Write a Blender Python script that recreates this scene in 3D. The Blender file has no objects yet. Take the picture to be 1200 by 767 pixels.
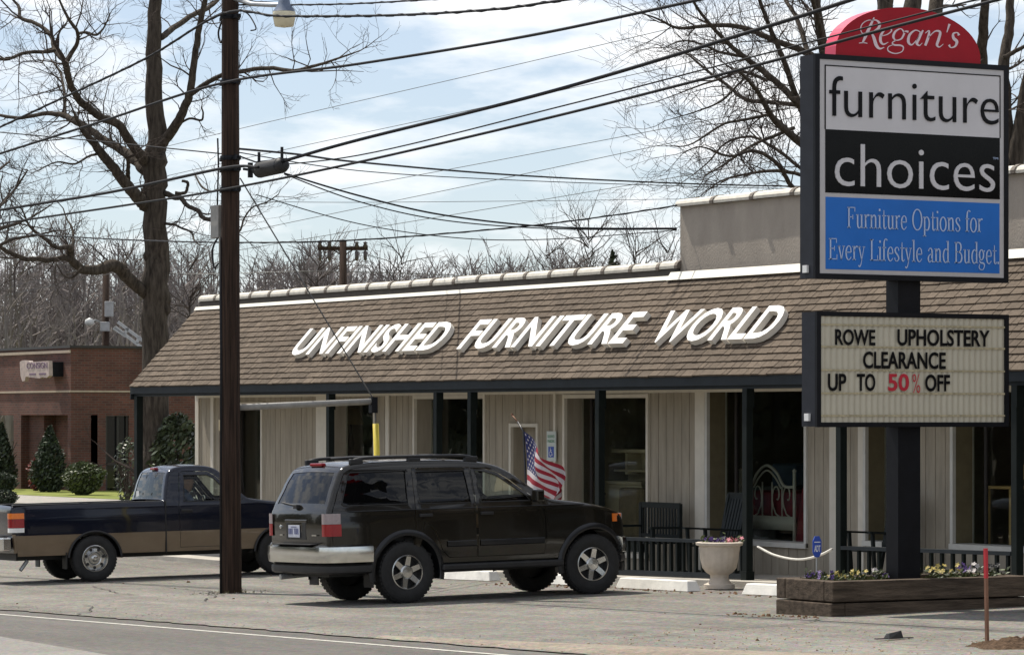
import bpy, bmesh, math, random
from mathutils import Vector, Matrix, noise
R = math.radians
scene = bpy.context.scene
COL = scene.collection

# ------------------------------------------------------------------ camera, sky, sun, exposure
F, CX, HY, CZ = 4017.0, 600.0, 488.0, 2.29
cam_d = bpy.data.cameras.new("camera"); cam = bpy.data.objects.new("camera", cam_d); COL.objects.link(cam)
cam.location = (0, 0, CZ); cam.rotation_euler = (R(90), 0, R(60))
cam_d.sensor_fit = 'HORIZONTAL'; cam_d.sensor_width = 36; cam_d.lens = 36 * F / 1200
cam_d.shift_y = (HY - 383.5) / 1200
cam_d.clip_end = 3000; scene.camera = cam
scene.view_settings.view_transform = 'Standard'; scene.view_settings.look = 'None'
scene.view_settings.exposure = 0.28; scene.view_settings.gamma = 1.0
SUN = Vector((.58, .12, -1.0)).normalized()
SUN_EL = math.asin(-SUN.z); SUN_AZ = math.atan2(-SUN.x, -SUN.y)
sd = bpy.data.lights.new("sun", 'SUN'); sd.energy = 4.7; sd.angle = R(.5); sd.color = (1, .94, .84)
so = bpy.data.objects.new("sun", sd); COL.objects.link(so)
so.rotation_euler = SUN.to_track_quat('-Z', 'Y').to_euler()
W = bpy.data.worlds.new("World"); scene.world = W; W.use_nodes = True
nt = W.node_tree; nt.nodes.clear(); L = nt.links
out = nt.nodes.new('ShaderNodeOutputWorld'); bg = nt.nodes.new('ShaderNodeBackground'); L.new(bg.outputs[0], out.inputs[0])
bg.inputs[1].default_value = .074
sky = nt.nodes.new('ShaderNodeTexSky'); sky.sky_type = 'NISHITA'; sky.sun_disc = False
sky.sun_elevation = SUN_EL; sky.sun_rotation = SUN_AZ; sky.air_density = 1.0; sky.dust_density = .3; sky.ozone_density = 2.5
tc = nt.nodes.new('ShaderNodeTexCoord'); mp = nt.nodes.new('ShaderNodeMapping'); mp.inputs['Scale'].default_value = (13, 13, 46)
mp.inputs['Location'].default_value = (2.3, 0.4, 1.2)
L.new(tc.outputs['Generated'], mp.inputs[0])
nz = nt.nodes.new('ShaderNodeTexNoise'); nz.inputs['Scale'].default_value = 1.0; nz.inputs['Detail'].default_value = 7; nz.inputs['Roughness'].default_value = .55
L.new(mp.outputs[0], nz.inputs[0])
rp = nt.nodes.new('ShaderNodeValToRGB'); rp.color_ramp.elements[0].position = .45; rp.color_ramp.elements[1].position = .64
rp.color_ramp.elements[0].color = (.30, .30, .30, 1)
L.new(nz.outputs[0], rp.inputs[0])
mx = nt.nodes.new('ShaderNodeMix'); mx.data_type = 'RGBA'
hs = nt.nodes.new('ShaderNodeMix'); hs.data_type = 'RGBA'; hs.blend_type = 'MULTIPLY'; hs.inputs[0].default_value = 1
hs.inputs[7].default_value = (.96, 1.04, 1.18, 1)
L.new(sky.outputs[0], hs.inputs[6])
L.new(rp.outputs[0], mx.inputs[0]); L.new(hs.outputs[2], mx.inputs[6]); mx.inputs[7].default_value = (13.0, 13.1, 13.2, 1)
L.new(mx.outputs[2], bg.inputs[0])

# ------------------------------------------------------------------ measuring helpers (survey of the site)
c60, s60 = .5, math.sqrt(3) / 2
def ray(px, py):
    r = (px - CX) / F; return (c60 * r - s60, s60 * r + c60, (HY - py) / F)
def at(px, py, d): a = ray(px, py); return Vector((a[0] * d, a[1] * d, CZ + a[2] * d))
def on_u(px, py, u): return at(px, py, u / ray(px, py)[0])
def on_v(px, py, v): return at(px, py, v / ray(px, py)[1])
def gz(u, v):
    a = max(u, -52); z = .02 * (a + 37) + .002 * min(0, u + 52)
    return z + .016 * (min(max(v, 10), 27) - 19.88)
def on_g(px, py):
    lo, hi = 5, 400
    for _ in range(50):
        m = (lo + hi) / 2; p = at(px, py, m)
        if p.z > gz(p.x, p.y): lo = m
        else: hi = m
    return at(px, py, lo)

# ------------------------------------------------------------------ object helpers
def tag(o, label=None, cat=None, group=None, kind=None):
    if label: o["label"] = label
    if cat: o["category"] = cat
    if group: o["group"] = group
    if kind: o["kind"] = kind
    return o
ORG = {}
def empty(name, loc=(0, 0, 0), rot=(0, 0, 0)):
    o = bpy.data.objects.new(name, None); o.location = loc; o.rotation_euler = rot; o.empty_display_size = .2
    COL.objects.link(o); ORG[o] = Vector(loc); return o
class MB:
    def __init__(s): s.v = []; s.f = []; s.m = []
    def add(s, vs, fs, mi=0):
        b = len(s.v); s.v += [Vector(p) for p in vs]
        for f in fs: s.f.append(tuple(b + i for i in f)); s.m.append(mi)
        return s
    def box(s, x0, x1, y0, y1, z0, z1, mi=0):
        return s.add([(x, y, z) for x in (x0, x1) for y in (y0, y1) for z in (z0, z1)],
                     [(0, 1, 3, 2), (4, 6, 7, 5), (0, 4, 5, 1), (2, 3, 7, 6), (0, 2, 6, 4), (1, 5, 7, 3)], mi)
    def obox(s, c, ax, ay, az, mi=0):        # oriented box, half-axes
        c = Vector(c); ax, ay, az = Vector(ax), Vector(ay), Vector(az)
        return s.add([c + i * ax + j * ay + k * az for i in (-1, 1) for j in (-1, 1) for k in (-1, 1)],
                     [(0, 1, 3, 2), (4, 6, 7, 5), (0, 4, 5, 1), (2, 3, 7, 6), (0, 2, 6, 4), (1, 5, 7, 3)], mi)
    def bar(s, a, b, w, h, up=(0, 0, 1), mi=0):
        a, b = Vector(a), Vector(b); d = (b - a); l = d.length; d.normalize()
        x = d.cross(Vector(up))
        if x.length < 1e-4: x = d.cross(Vector((1, 0, 0)))
        x.normalize(); y = x.cross(d)
        return s.obox((a + b) / 2, d * l / 2, x * w / 2, y * h / 2, mi)
    def tube(s, pts, rad, n=6, caps=True, mi=0):
        pts = [Vector(p) for p in pts]; k = len(pts)
        if not hasattr(rad, '__len__'): rad = [rad] * k
        b = len(s.v); prev = None
        for i, p in enumerate(pts):
            t = (pts[min(i + 1, k - 1)] - pts[max(i - 1, 0)])
            if t.length < 1e-9: t = Vector((0, 0, 1))
            t.normalize()
            if prev is None:
                x = t.cross(Vector((0, 0, 1)))
                if x.length < .05: x = t.cross(Vector((1, 0, 0)))
            else: x = prev - t * prev.dot(t)
            if x.length < 1e-6: x = t.orthogonal()
            x.normalize(); prev = x; y = t.cross(x)
            for j in range(n):
                a = 2 * math.pi * j / n; s.v.append(p + (x * math.cos(a) + y * math.sin(a)) * rad[i])
        for i in range(k - 1):
            for j in range(n):
                s.f.append((b + i * n + j, b + i * n + (j + 1) % n, b + (i + 1) * n + (j + 1) % n, b + (i + 1) * n + j)); s.m.append(mi)
        if caps and n > 3:
            s.f.append(tuple(b + j for j in range(n))[::-1]); s.m.append(mi)
            s.f.append(tuple(b + (k - 1) * n + j for j in range(n))); s.m.append(mi)
        return s
    def lathe(s, prof, c=(0, 0, 0), axis='z', n=24, mi=0):
        b = len(s.v); c = Vector(c)
        for r, h in prof:
            for j in range(n):
                a = 2 * math.pi * j / n; p = (r * math.cos(a), r * math.sin(a), h)
                if axis == 'y': p = (p[0], p[2], p[1])
                if axis == 'x': p = (p[2], p[0], p[1])
                s.v.append(c + Vector(p))
        for i in range(len(prof) - 1):
            for j in range(n):
                s.f.append((b + i * n + j, b + i * n + (j + 1) % n, b + (i + 1) * n + (j + 1) % n, b + (i + 1) * n + j)); s.m.append(mi)
        return s
    def grid(s, fn, nu, nv, mi=0):
        b = len(s.v)
        for i in range(nu + 1):
            for j in range(nv + 1): s.v.append(Vector(fn(i / nu, j / nv)))
        for i in range(nu):
            for j in range(nv):
                s.f.append((b + i * (nv + 1) + j, b + (i + 1) * (nv + 1) + j, b + (i + 1) * (nv + 1) + j + 1, b + i * (nv + 1) + j + 1)); s.m.append(mi)
        return s
    def build(s, name, mat, parent=None, smooth=False, local=False, bevel=0, attr=None, autosm=None):
        off = Vector((0, 0, 0))
        org = off
        if parent is not None:
            org = ORG.get(parent, off)
            if not local: off = org
        me = bpy.data.meshes.new(name)
        me.from_pydata([tuple(p - off) for p in s.v], [], s.f)
        mats = mat if isinstance(mat, (list, tuple)) else [mat]
        for m in mats: me.materials.append(m)
        if len(mats) > 1: me.polygons.foreach_set('material_index', s.m)
        if smooth: me.polygons.foreach_set('use_smooth', [True] * len(me.polygons))
        if attr:
            at_ = me.attributes.new('tone', 'FLOAT', 'FACE'); at_.data.foreach_set('value', attr)
        me.update()
        o = bpy.data.objects.new(name, me); COL.objects.link(o)
        if parent is not None: o.parent = parent
        ORG[o] = org
        if autosm:
            bm = bmesh.new(); bm.from_mesh(me); bmesh.ops.remove_doubles(bm, verts=bm.verts, dist=1e-5)
            bmesh.ops.recalc_face_normals(bm, faces=bm.faces)
            for f in bm.faces: f.smooth = True
            for e in bm.edges:
                if len(e.link_faces) == 2 and e.calc_face_angle(0) > R(autosm): e.smooth = False
            bm.to_mesh(me); bm.free()
        if bevel:
            md = o.modifiers.new('bevel', 'BEVEL'); md.width = bevel; md.segments = 2; md.limit_method = 'ANGLE'
        return o
def copy_tree(o, parent=None):
    c = o.copy(); COL.objects.link(c); ORG[c] = Vector(o.location) if parent is None else ORG.get(parent, Vector())
    if parent is not None: c.parent = parent
    for ch in list(o.children): copy_tree(ch, c)
    return c
def catmull(pts, n=6):
    pts = [tuple(p) for p in pts]; o = []
    P = [pts[0]] + pts + [pts[-1]]
    for i in range(1, len(P) - 2):
        for k in range(n):
            t = k / n; o.append(tuple(.5 * (2 * b + (c - a) * t + (2 * a - 5 * b + 4 * c - d) * t * t + (3 * b - a - 3 * c + d) * t ** 3)
                                      for a, b, c, d in zip(P[i - 1], P[i], P[i + 1], P[i + 2])))
    o.append(pts[-1]); return o
def chaikin(p, it=1, closed=False):
    for _ in range(it):
        q = [] if closed else [p[0]]
        m = len(p)
        for i in range(m if closed else m - 1):
            a, b = p[i], p[(i + 1) % m]
            q.append(tuple(.75 * x + .25 * y for x, y in zip(a, b))); q.append(tuple(.25 * x + .75 * y for x, y in zip(a, b)))
        if not closed: q.append(p[-1])
        p = q
    return p

# ------------------------------------------------------------------ materials
def nmat(name):
    m = bpy.data.materials.new(name); m.use_nodes = True
    n = m.node_tree.nodes; return m, n, m.node_tree.links, n['Principled BSDF']
def pm(name, col, rough=.6, metal=0, var=.18, scale=6, detail=5, bump=0, bscale=40, spec=.5, coat=0, col2=None, stretch=(1, 1, 1), tone=0, alpha=None):
    m, n, l, b = nmat(name)
    b.inputs['Roughness'].default_value = rough; b.inputs['Metallic'].default_value = metal
    b.inputs['Specular IOR Level'].default_value = spec
    if coat: b.inputs['Coat Weight'].default_value = coat; b.inputs['Coat Roughness'].default_value = .04
    t = n.new('ShaderNodeTexCoord'); mpn = n.new('ShaderNodeMapping'); mpn.inputs['Scale'].default_value = stretch
    l.new(t.outputs['Object'], mpn.inputs[0])
    z = n.new('ShaderNodeTexNoise'); z.inputs['Scale'].default_value = scale; z.inputs['Detail'].default_value = detail; z.inputs['Roughness'].default_value = .6
    l.new(mpn.outputs[0], z.inputs[0])
    r = n.new('ShaderNodeValToRGB'); r.color_ramp.elements[0].position = .3; r.color_ramp.elements[1].position = .7
    lo = [c * (1 - var) for c in col]; hi = [min(1, c * (1 + var)) for c in (col2 or col)]
    r.color_ramp.elements[0].color = (*lo, 1); r.color_ramp.elements[1].color = (*hi, 1)
    l.new(z.outputs[0], r.inputs[0]); last = r.outputs[0]
    if tone:
        a = n.new('ShaderNodeAttribute'); a.attribute_name = 'tone'
        mm = n.new('ShaderNodeMix'); mm.data_type = 'RGBA'; mm.blend_type = 'MULTIPLY'; mm.inputs[0].default_value = 1
        l.new(last, mm.inputs[6]); l.new(a.outputs['Fac'], mm.inputs[7]); last = mm.outputs[2]
    l.new(last, b.inputs['Base Color'])
    if bump:
        z2 = n.new('ShaderNodeTexNoise'); z2.inputs['Scale'].default_value = bscale; z2.inputs['Detail'].default_value = 4
        l.new(mpn.outputs[0], z2.inputs[0])
        bp = n.new('ShaderNodeBump'); bp.inputs['Strength'].default_value = bump; bp.inputs['Distance'].default_value = .02
        l.new(z2.outputs[0], bp.inputs['Height']); l.new(bp.outputs[0], b.inputs['Normal'])
    return m
def glass(name, tint, mixf=.5, refl=.9, ior=1.35, rough=.01):
    m, n, l, b = nmat(name); n.remove(b)
    o = n['Material Output']; tr = n.new('ShaderNodeBsdfTransparent'); tr.inputs[0].default_value = (*tint, 1)
    g = n.new('ShaderNodeBsdfGlossy'); g.inputs['Roughness'].default_value = rough; g.inputs['Color'].default_value = (refl, refl, refl, 1)
    f0 = ((ior - 1) / (ior + 1)) ** 2
    lw = n.new('ShaderNodeLayerWeight'); lw.inputs[0].default_value = .5
    p5 = n.new('ShaderNodeMath'); p5.operation = 'POWER'; p5.inputs[1].default_value = 5; l.new(lw.outputs['Facing'], p5.inputs[0])
    fr = n.new('ShaderNodeMath'); fr.operation = 'MULTIPLY_ADD'; fr.inputs[1].default_value = 1 - f0; fr.inputs[2].default_value = f0; l.new(p5.outputs[0], fr.inputs[0])
    t = n.new('ShaderNodeTexCoord'); z = n.new('ShaderNodeTexNoise'); z.inputs['Scale'].default_value = 1.5
    l.new(t.outputs['Object'], z.inputs[0]); bp = n.new('ShaderNodeBump'); bp.inputs['Strength'].default_value = .04; bp.inputs['Distance'].default_value = .05
    l.new(z.outputs[0], bp.inputs['Height']); l.new(bp.outputs[0], g.inputs['Normal'])
    x = n.new('ShaderNodeMixShader'); l.new(fr.outputs[0], x.inputs[0]); l.new(tr.outputs[0], x.inputs[1]); l.new(g.outputs[0], x.inputs[2])
    l.new(x.outputs[0], o.inputs[0]); return m
M = {}
M['siding'] = pm('siding', (.33, .292, .232), .75, var=.2, scale=2.0, stretch=(4, 4, .6), spec=.25)
M['trim'] = pm('cream_trim', (.62, .58, .50), .6, var=.08, scale=4)
M['shingle'] = pm('shingle', (.131, .103, .078), .92, var=.15, scale=14, bump=.5, bscale=160, spec=.2, tone=1)
M['slate'] = pm('dark_slate_paint', (.016, .021, .025), .6, var=.2, scale=5, spec=.25)
M['post'] = pm('dark_post_paint', (.007, .011, .010), .6, var=.25, scale=6, spec=.2)
M['cap'] = pm('ridge_cap_cream', (.56, .53, .46), .7, var=.16, scale=9, bump=.2)
M['capdark'] = pm('ridge_joint', (.055, .048, .042), .8)
M['flash'] = pm('flashing_cream', (.80, .76, .66), .5, var=.06, scale=5)
M['stucco'] = pm('stucco', (.35, .31, .265), .9, var=.13, scale=2.5, bump=.4, bscale=50, spec=.2, stretch=(1, 1, .5))
M['soffit'] = pm('soffit', (.55, .5, .4), .8, var=.08)
M['frame'] = pm('window_frame_paint', (.55, .54, .5), .5, var=.08)
M['reveal'] = pm('olive_reveal', (.15, .125, .07), .7, var=.12)
M['glass'] = glass('shop_glass', (.86, .88, .85), ior=1.35)
M['inwall'] = pm('shop_inner_wall', (.20, .17, .12), .9, var=.3, scale=2)
M['infloor'] = pm('shop_floor', (.12, .09, .06), .7, var=.2)
M['asphalt'] = None
M['concrete'] = pm('porch_concrete', (.42, .39, .34), .9, var=.15, scale=3, bump=.3, bscale=60)
M['stop'] = pm('parking_stop_paint', (.74, .72, .67), .8, var=.1, scale=6, bump=.3, bscale=60, col2=(.78, .76, .70))
M['polewood'] = pm('creosote_wood', (.040, .0235, .016), .9, var=.75, scale=5, stretch=(7, 7, .22), bump=.9, bscale=22, spec=.3)
M['steel'] = pm('galvanised_steel', (.42, .43, .43), .45, metal=.8, var=.15, scale=12)
M['greybox'] = pm('grey_utility_box', (.27, .26, .24), .6, var=.15, scale=9)
M['blackrub'] = pm('black_rubber', (.012, .012, .012), .6, var=.3, scale=20)
M['wire'] = pm('cable_sheath', (.014, .014, .016), .6, var=.3, scale=9, spec=.2)
M['wirelight'] = pm('bare_cable', (.10, .10, .10), .45, metal=.3, var=.2, scale=9)
M['yellow'] = pm('yellow_guard', (.58, .46, .04), .5, var=.12)
M['signblack'] = pm('sign_black_steel', (.006, .0065, .009), .5, var=.25, scale=7, spec=.2)
M['signside'] = pm('sign_side_steel', (.018, .020, .027), .5, var=.2, scale=7, spec=.25)
M['signwhite'] = pm('sign_white_acrylic', (.58, .56, .57), .3, var=.04, scale=3, spec=.25)
M['signinkblack'] = pm('sign_black_acrylic', (.004, .004, .004), .2, var=.2, spec=.12)
M['signink'] = pm('black_letters', (.004, .004, .005), .5, var=.1, spec=.15)
M['signblue'] = pm('sign_blue_acrylic', (.020, .150, .52), .3, var=.06, scale=3, spec=.25)
M['signletter'] = pm('pale_blue_lettering', (.42, .52, .72), .4, var=.05)
M['signred'] = pm('sign_red_acrylic', (.33, .008, .018), .3, var=.08, scale=3, spec=.15)
M['signpink'] = pm('red_sign_edge', (.68, .06, .12), .35, var=.08)
M['regan'] = pm('pale_pink_lettering', (.70, .56, .60), .4, var=.05)
M['redletter'] = pm('red_letters', (.50, .02, .04), .4, var=.1)
M['track'] = pm('letter_track', (.42, .36, .23), .5, var=.3, scale=22)
M['roofletter'] = pm('white_channel_letter', (.80, .79, .76), .5, var=.04)
M['lettersgrey'] = pm('letter_return', (.74, .70, .62), .6, var=.08)
M['bark'] = pm('oak_bark', (.055, .044, .035), .95, var=.5, scale=5, stretch=(3, 3, .5), bump=.9, bscale=16, spec=.15, col2=(.07, .058, .046))
M['twig'] = pm('bare_twig', (.06, .047, .04), .9, var=.3, scale=5, spec=.15)
M['farwood_hazed'] = pm('hazed_far_bark', (.205, .18, .168), .95, var=.35, scale=.4, spec=.1)  # bark paled and greyed: distance haze is put into the colour
M['leafdark'] = pm('evergreen_leaf', (.030, .045, .020), .6, var=.5, scale=3, tone=1)
M['leafmid'] = pm('shrub_leaf', (.060, .080, .022), .55, var=.4, scale=3, tone=1)
M['leafpale'] = pm('glossy_leaf', (.055, .072, .032), .4, var=.5, scale=3, tone=1)
M['leafred'] = pm('red_leaf', (.20, .035, .03), .6, var=.4, tone=1)
M['grass'] = pm('dry_spring_grass', (.14, .18, .04), .95, var=.3, scale=1.2, col2=(.20, .21, .06), bump=.6, bscale=30, spec=.1)
M['urn'] = pm('urn_stone', (.56, .49, .41), .85, var=.13, scale=6, bump=.25, bscale=60)
M['timber'] = pm('weathered_timber', (.085, .064, .047), .9, var=.55, scale=2.2, stretch=(6, 1, 9), bump=.7, bscale=12, spec=.2)
M['soil'] = pm('mulch_soil', (.085, .055, .035), .95, var=.6, scale=20, bump=.8, bscale=50, spec=.1)
M['purple'] = pm('pansy_purple', (.07, .028, .16), .6, var=.4, scale=30)
M['petalyellow'] = pm('pansy_yellow', (.40, .31, .07), .6, var=.3, scale=30)
M['petalwhite'] = pm('pansy_white', (.46, .42, .40), .6, var=.1, scale=30)
M['petalpink'] = pm('petal_pink', (.55, .18, .22), .6, var=.3, scale=30)
M['greenchair'] = pm('dark_green_chair', (.010, .014, .014), .6, spec=.25, var=.3, scale=9)
M['rope'] = pm('white_rope', (.70, .68, .62), .8, var=.1, scale=40)
M['stakewood'] = pm('stake_wood', (.20, .10, .06), .8, var=.3, scale=8, stretch=(3, 3, .6))
M['stakered'] = pm('red_paint', (.45, .02, .03), .5, var=.15)
M['adtblue'] = pm('blue_sign_paint', (.03, .08, .42), .4, var=.1)
M['white'] = pm('white_paint', (.75, .75, .74), .5, var=.05)
M['hutch'] = pm('unfinished_pine', (.50, .44, .31), .7, var=.1, scale=3, stretch=(1, 1, 4))
M['pine'] = pm('honey_pine', (.62, .42, .18), .55, var=.15, scale=3)
M['ironwhite'] = pm('white_iron', (.62, .60, .53), .45, var=.06)
M['redcloth'] = pm('crimson_cloth', (.20, .018, .03), .9, var=.25, scale=6)
M['bluecloth'] = pm('slate_blue_cloth', (.06, .10, .16), .8, var=.2)
M['lampshade'] = pm('lampshade_linen', (.30, .22, .11), .8, var=.1)
M['blackiron'] = pm('black_iron', (.012, .012, .014), .4, var=.2)

# brick
def brickmat(name, c1, c2, mortar):
    m, n, l, b = nmat(name); t = n.new('ShaderNodeTexCoord'); sx = n.new('ShaderNodeSeparateXYZ'); l.new(t.outputs['Object'], sx.inputs[0])
    a = n.new('ShaderNodeMath'); l.new(sx.outputs[0], a.inputs[0]); l.new(sx.outputs[1], a.inputs[1])
    cb = n.new('ShaderNodeCombineXYZ'); l.new(a.outputs[0], cb.inputs[0]); l.new(sx.outputs[2], cb.inputs[1])
    br = n.new('ShaderNodeTexBrick'); br.inputs['Scale'].default_value = 1; br.inputs['Brick Width'].default_value = .26; br.inputs['Row Height'].default_value = .085
    br.inputs['Mortar Size'].default_value = .011; br.inputs['Color1'].default_value = (*c1, 1); br.inputs['Color2'].default_value = (*c2, 1); br.inputs['Mortar'].default_value = (*mortar, 1)
    l.new(cb.outputs[0], br.inputs[0])
    z = n.new('ShaderNodeTexNoise'); z.inputs['Scale'].default_value = .9; z.inputs['Detail'].default_value = 8; l.new(t.outputs['Object'], z.inputs[0])
    mm = n.new('ShaderNodeMix'); mm.data_type = 'RGBA'; mm.blend_type = 'OVERLAY'; mm.inputs[0].default_value = .7
    l.new(br.outputs[0], mm.inputs[6]); l.new(z.outputs[0], mm.inputs[7]); l.new(mm.outputs[2], b.inputs['Base Color'])
    b.inputs['Roughness'].default_value = .9; return m
M['brick'] = brickmat('red_brick', (.135, .047, .032), (.082, .032, .025), (.11, .08, .065))
M['stone'] = pm('cast_stone', (.42, .34, .26), .8, var=.1)
M['darkglass'] = pm('dark_window_glass', (.008, .010, .012), .05, var=.2)
M['darkframe'] = pm('dark_frame', (.02, .016, .014), .5)

# ground materials
def groundmat(name, cols, scales, bump=.4, bscale=70, rough=.95, specks=.25, stretch=(1, 1, 1), streak=0, stain=0):
    m, n, l, b = nmat(name); t = n.new('ShaderNodeTexCoord')
    mpn = n.new('ShaderNodeMapping'); mpn.inputs['Scale'].default_value = stretch; l.new(t.outputs['Object'], mpn.inputs[0])
    last = None
    for i, (c, sc) in enumerate(zip(cols, scales)):
        z = n.new('ShaderNodeTexNoise'); z.inputs['Scale'].default_value = sc; z.inputs['Detail'].default_value = 9; z.inputs['Roughness'].default_value = .65
        l.new(mpn.outputs[0], z.inputs[0])
        r = n.new('ShaderNodeValToRGB'); r.color_ramp.elements[0].position = .35; r.color_ramp.elements[1].position = .65
        r.color_ramp.elements[0].color = (*c[0], 1); r.color_ramp.elements[1].color = (*c[1], 1); l.new(z.outputs[0], r.inputs[0])
        if last is None: last = r.outputs[0]
        else:
            mm = n.new('ShaderNodeMix'); mm.data_type = 'RGBA'; mm.blend_type = 'MULTIPLY'; mm.inputs[0].default_value = 1
            l.new(last, mm.inputs[6]); l.new(r.outputs[0], mm.inputs[7]); last = mm.outputs[2]
    m2 = n.new('ShaderNodeMapping'); m2.inputs['Scale'].default_value = (.10, 1.7, 1); l.new(t.outputs['Object'], m2.inputs[0])
    for vec, sc, p0, p1, dk in ((m2.outputs[0], 1.0, .42, .60, streak), (t.outputs['Object'], .75, .63, .70, stain)):
        if dk <= 0: continue
        z = n.new('ShaderNodeTexNoise'); z.inputs['Scale'].default_value = sc; z.inputs['Detail'].default_value = 6; l.new(vec, z.inputs[0])
        r = n.new('ShaderNodeValToRGB'); r.color_ramp.elements[0].position = p0; r.color_ramp.elements[1].position = p1
        c0, c1 = (1 - dk, 1) if dk == streak else (1, 1 - dk)
        r.color_ramp.elements[0].color = (c0, c0, c0, 1); r.color_ramp.elements[1].color = (c1, c1, c1, 1); l.new(z.outputs[0], r.inputs[0])
        mm = n.new('ShaderNodeMix'); mm.data_type = 'RGBA'; mm.blend_type = 'MULTIPLY'; mm.inputs[0].default_value = 1
        l.new(last, mm.inputs[6]); l.new(r.outputs[0], mm.inputs[7]); last = mm.outputs[2]
    vo = n.new('ShaderNodeTexVoronoi'); vo.inputs['Scale'].default_value = 28; l.new(t.outputs['Object'], vo.inputs[0])
    mm = n.new('ShaderNodeMix'); mm.data_type = 'RGBA'; mm.blend_type = 'OVERLAY'; mm.inputs[0].default_value = specks
    l.new(last, mm.inputs[6]); l.new(vo.outputs['Color'], mm.inputs[7])
    hsv = n.new('ShaderNodeHueSaturation'); hsv.inputs['Saturation'].default_value = .68; l.new(mm.outputs[2], hsv.inputs['Color'])
    l.new(hsv.outputs[0], b.inputs['Base Color']); b.inputs['Roughness'].default_value = rough; b.inputs['Specular IOR Level'].default_value = .2
    bp = n.new('ShaderNodeBump'); bp.inputs['Strength'].default_value = bump; bp.inputs['Distance'].default_value = .03
    z3 = n.new('ShaderNodeTexNoise'); z3.inputs['Scale'].default_value = bscale; z3.inputs['Detail'].default_value = 3; l.new(t.outputs['Object'], z3.inputs[0])
    l.new(z3.outputs[0], bp.inputs['Height']); l.new(bp.outputs[0], b.inputs['Normal']); return m
M['lot'] = groundmat('worn_gravelly_asphalt', [((.225, .205, .165), (.285, .262, .215)), ((.82, .82, .82), (1, 1, 1)), ((.82, .80, .78), (1, 1, 1))], [.35, 2.2, 11], bump=.8, bscale=45, specks=.38, streak=.16, stain=.30)
M['road'] = groundmat('road_asphalt', [((.135, .122, .104), (.165, .15, .13)), ((.85, .85, .85), (1, 1, 1))], [.5, 9], bump=.35, bscale=90, stretch=(.35, 1, 1), streak=.14, stain=.12)
M['roadlight'] = groundmat('pale_road', [((.215, .20, .17), (.255, .238, .208)), ((.88, .88, .88), (1, 1, 1))], [.5, 9], bump=.3, bscale=90)
M['ground'] = groundmat('dry_ground', [((.14, .12, .075), (.20, .165, .11)), ((.75, .75, .75), (1, 1, 1))], [.2, 5])
M['dirt'] = groundmat('sandy_dirt', [((.26, .20, .135), (.36, .29, .20)), ((.72, .72, .72), (1, 1, 1))], [1.2, 9], bump=.9, bscale=40)
M['drive'] = groundmat('pale_drive', [((.30, .27, .22), (.38, .34, .28)), ((.85, .85, .85), (1, 1, 1))], [.5, 6])
M['paintline'] = pm('road_paint', (.44, .425, .375), .85, var=.4, scale=16)

# ------------------------------------------------------------------ ground, lot, road
def sheet(name, u0, u1, v0, v1, mat, dz, step=2.0, edge=None):
    us = sorted({u0, u1, *[x for x in (-52,) if u0 < x < u1]} | {u0 + i * step for i in range(int((u1 - u0) / step) + 1)})
    vs = sorted({v0, v1, *[x for x in (10, 27) if v0 < x < v1]} | {v0 + i * step for i in range(int((v1 - v0) / step) + 1)})
    b = MB(); k = len(vs)
    for u in us:
        for j, v in enumerate(vs):
            vv = v + (edge(u) if edge and j == 0 else 0)
            b.v.append(Vector((u, vv, gz(u, vv) + dz)))
    for i in range(len(us) - 1):
        for j in range(k - 1): b.f.append((i * k + j, (i + 1) * k + j, (i + 1) * k + j + 1, i * k + j + 1)); b.m.append(0)
    o = b.build(name, mat, smooth=True); tag(o, kind='structure'); return o
sheet('ground', -900, 200, -200, 900, M['ground'], -.012, 20)
sheet('road', -300, 60, 3, 16.6, M['road'], -.004, 4)
rng = random.Random(3)
EDGE = {}
def ragged(u):
    k = round(u, 2)
    if k not in EDGE: EDGE[k] = rng.uniform(-.05, .05)
    return EDGE[k]
sheet('parking_lot', -72, -8, 15.98, 37.5, M['lot'], .008, .25, ragged)
sheet('white_edge_line', -300, 40, 15.47, 15.55, M['paintline'], 0, 4)
# paler pavement of the through lane
a, b_ = on_g(0, 745), on_g(150, 770.5)
dirv = (b_ - a); sl = dirv.y / dirv.x
o = MB().grid(lambda s_, t: (lambda u, v: (u, v, gz(u, v)))(-60 + 45 * s_, (a.y + sl * (-60 + 45 * s_ - a.x)) * (1 - t) + 3.05 * t), 30, 8).build('through_lane', M['roadlight'], smooth=True)
tag(o, kind='structure')
sheet('grass_verge', -190, -58, 42.4, 64, M['grass'], .02, 3)
sheet('driveway', -160, -58, 38.2, 42.4, M['drive'], .012, 3)
sheet('grass_strip', -160, -72.3, 37.5, 38.2, M['ground'], .01, 3)
# sandy dirt at lower right
o = MB().grid(lambda s_, t: (lambda u, v: (u, v, gz(u, v) + .004 + .020 * math.sin(math.pi * min(1, t * 1.0)) ))(-30.5 + 12 * s_, 16.0 + (.25 + 3.6 * s_ ** 1.3) * t + .12 * math.sin(9 * s_) * t), 40, 10).build('dirt_verge', M['dirt'], smooth=True)
tag(o, kind='structure')
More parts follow.
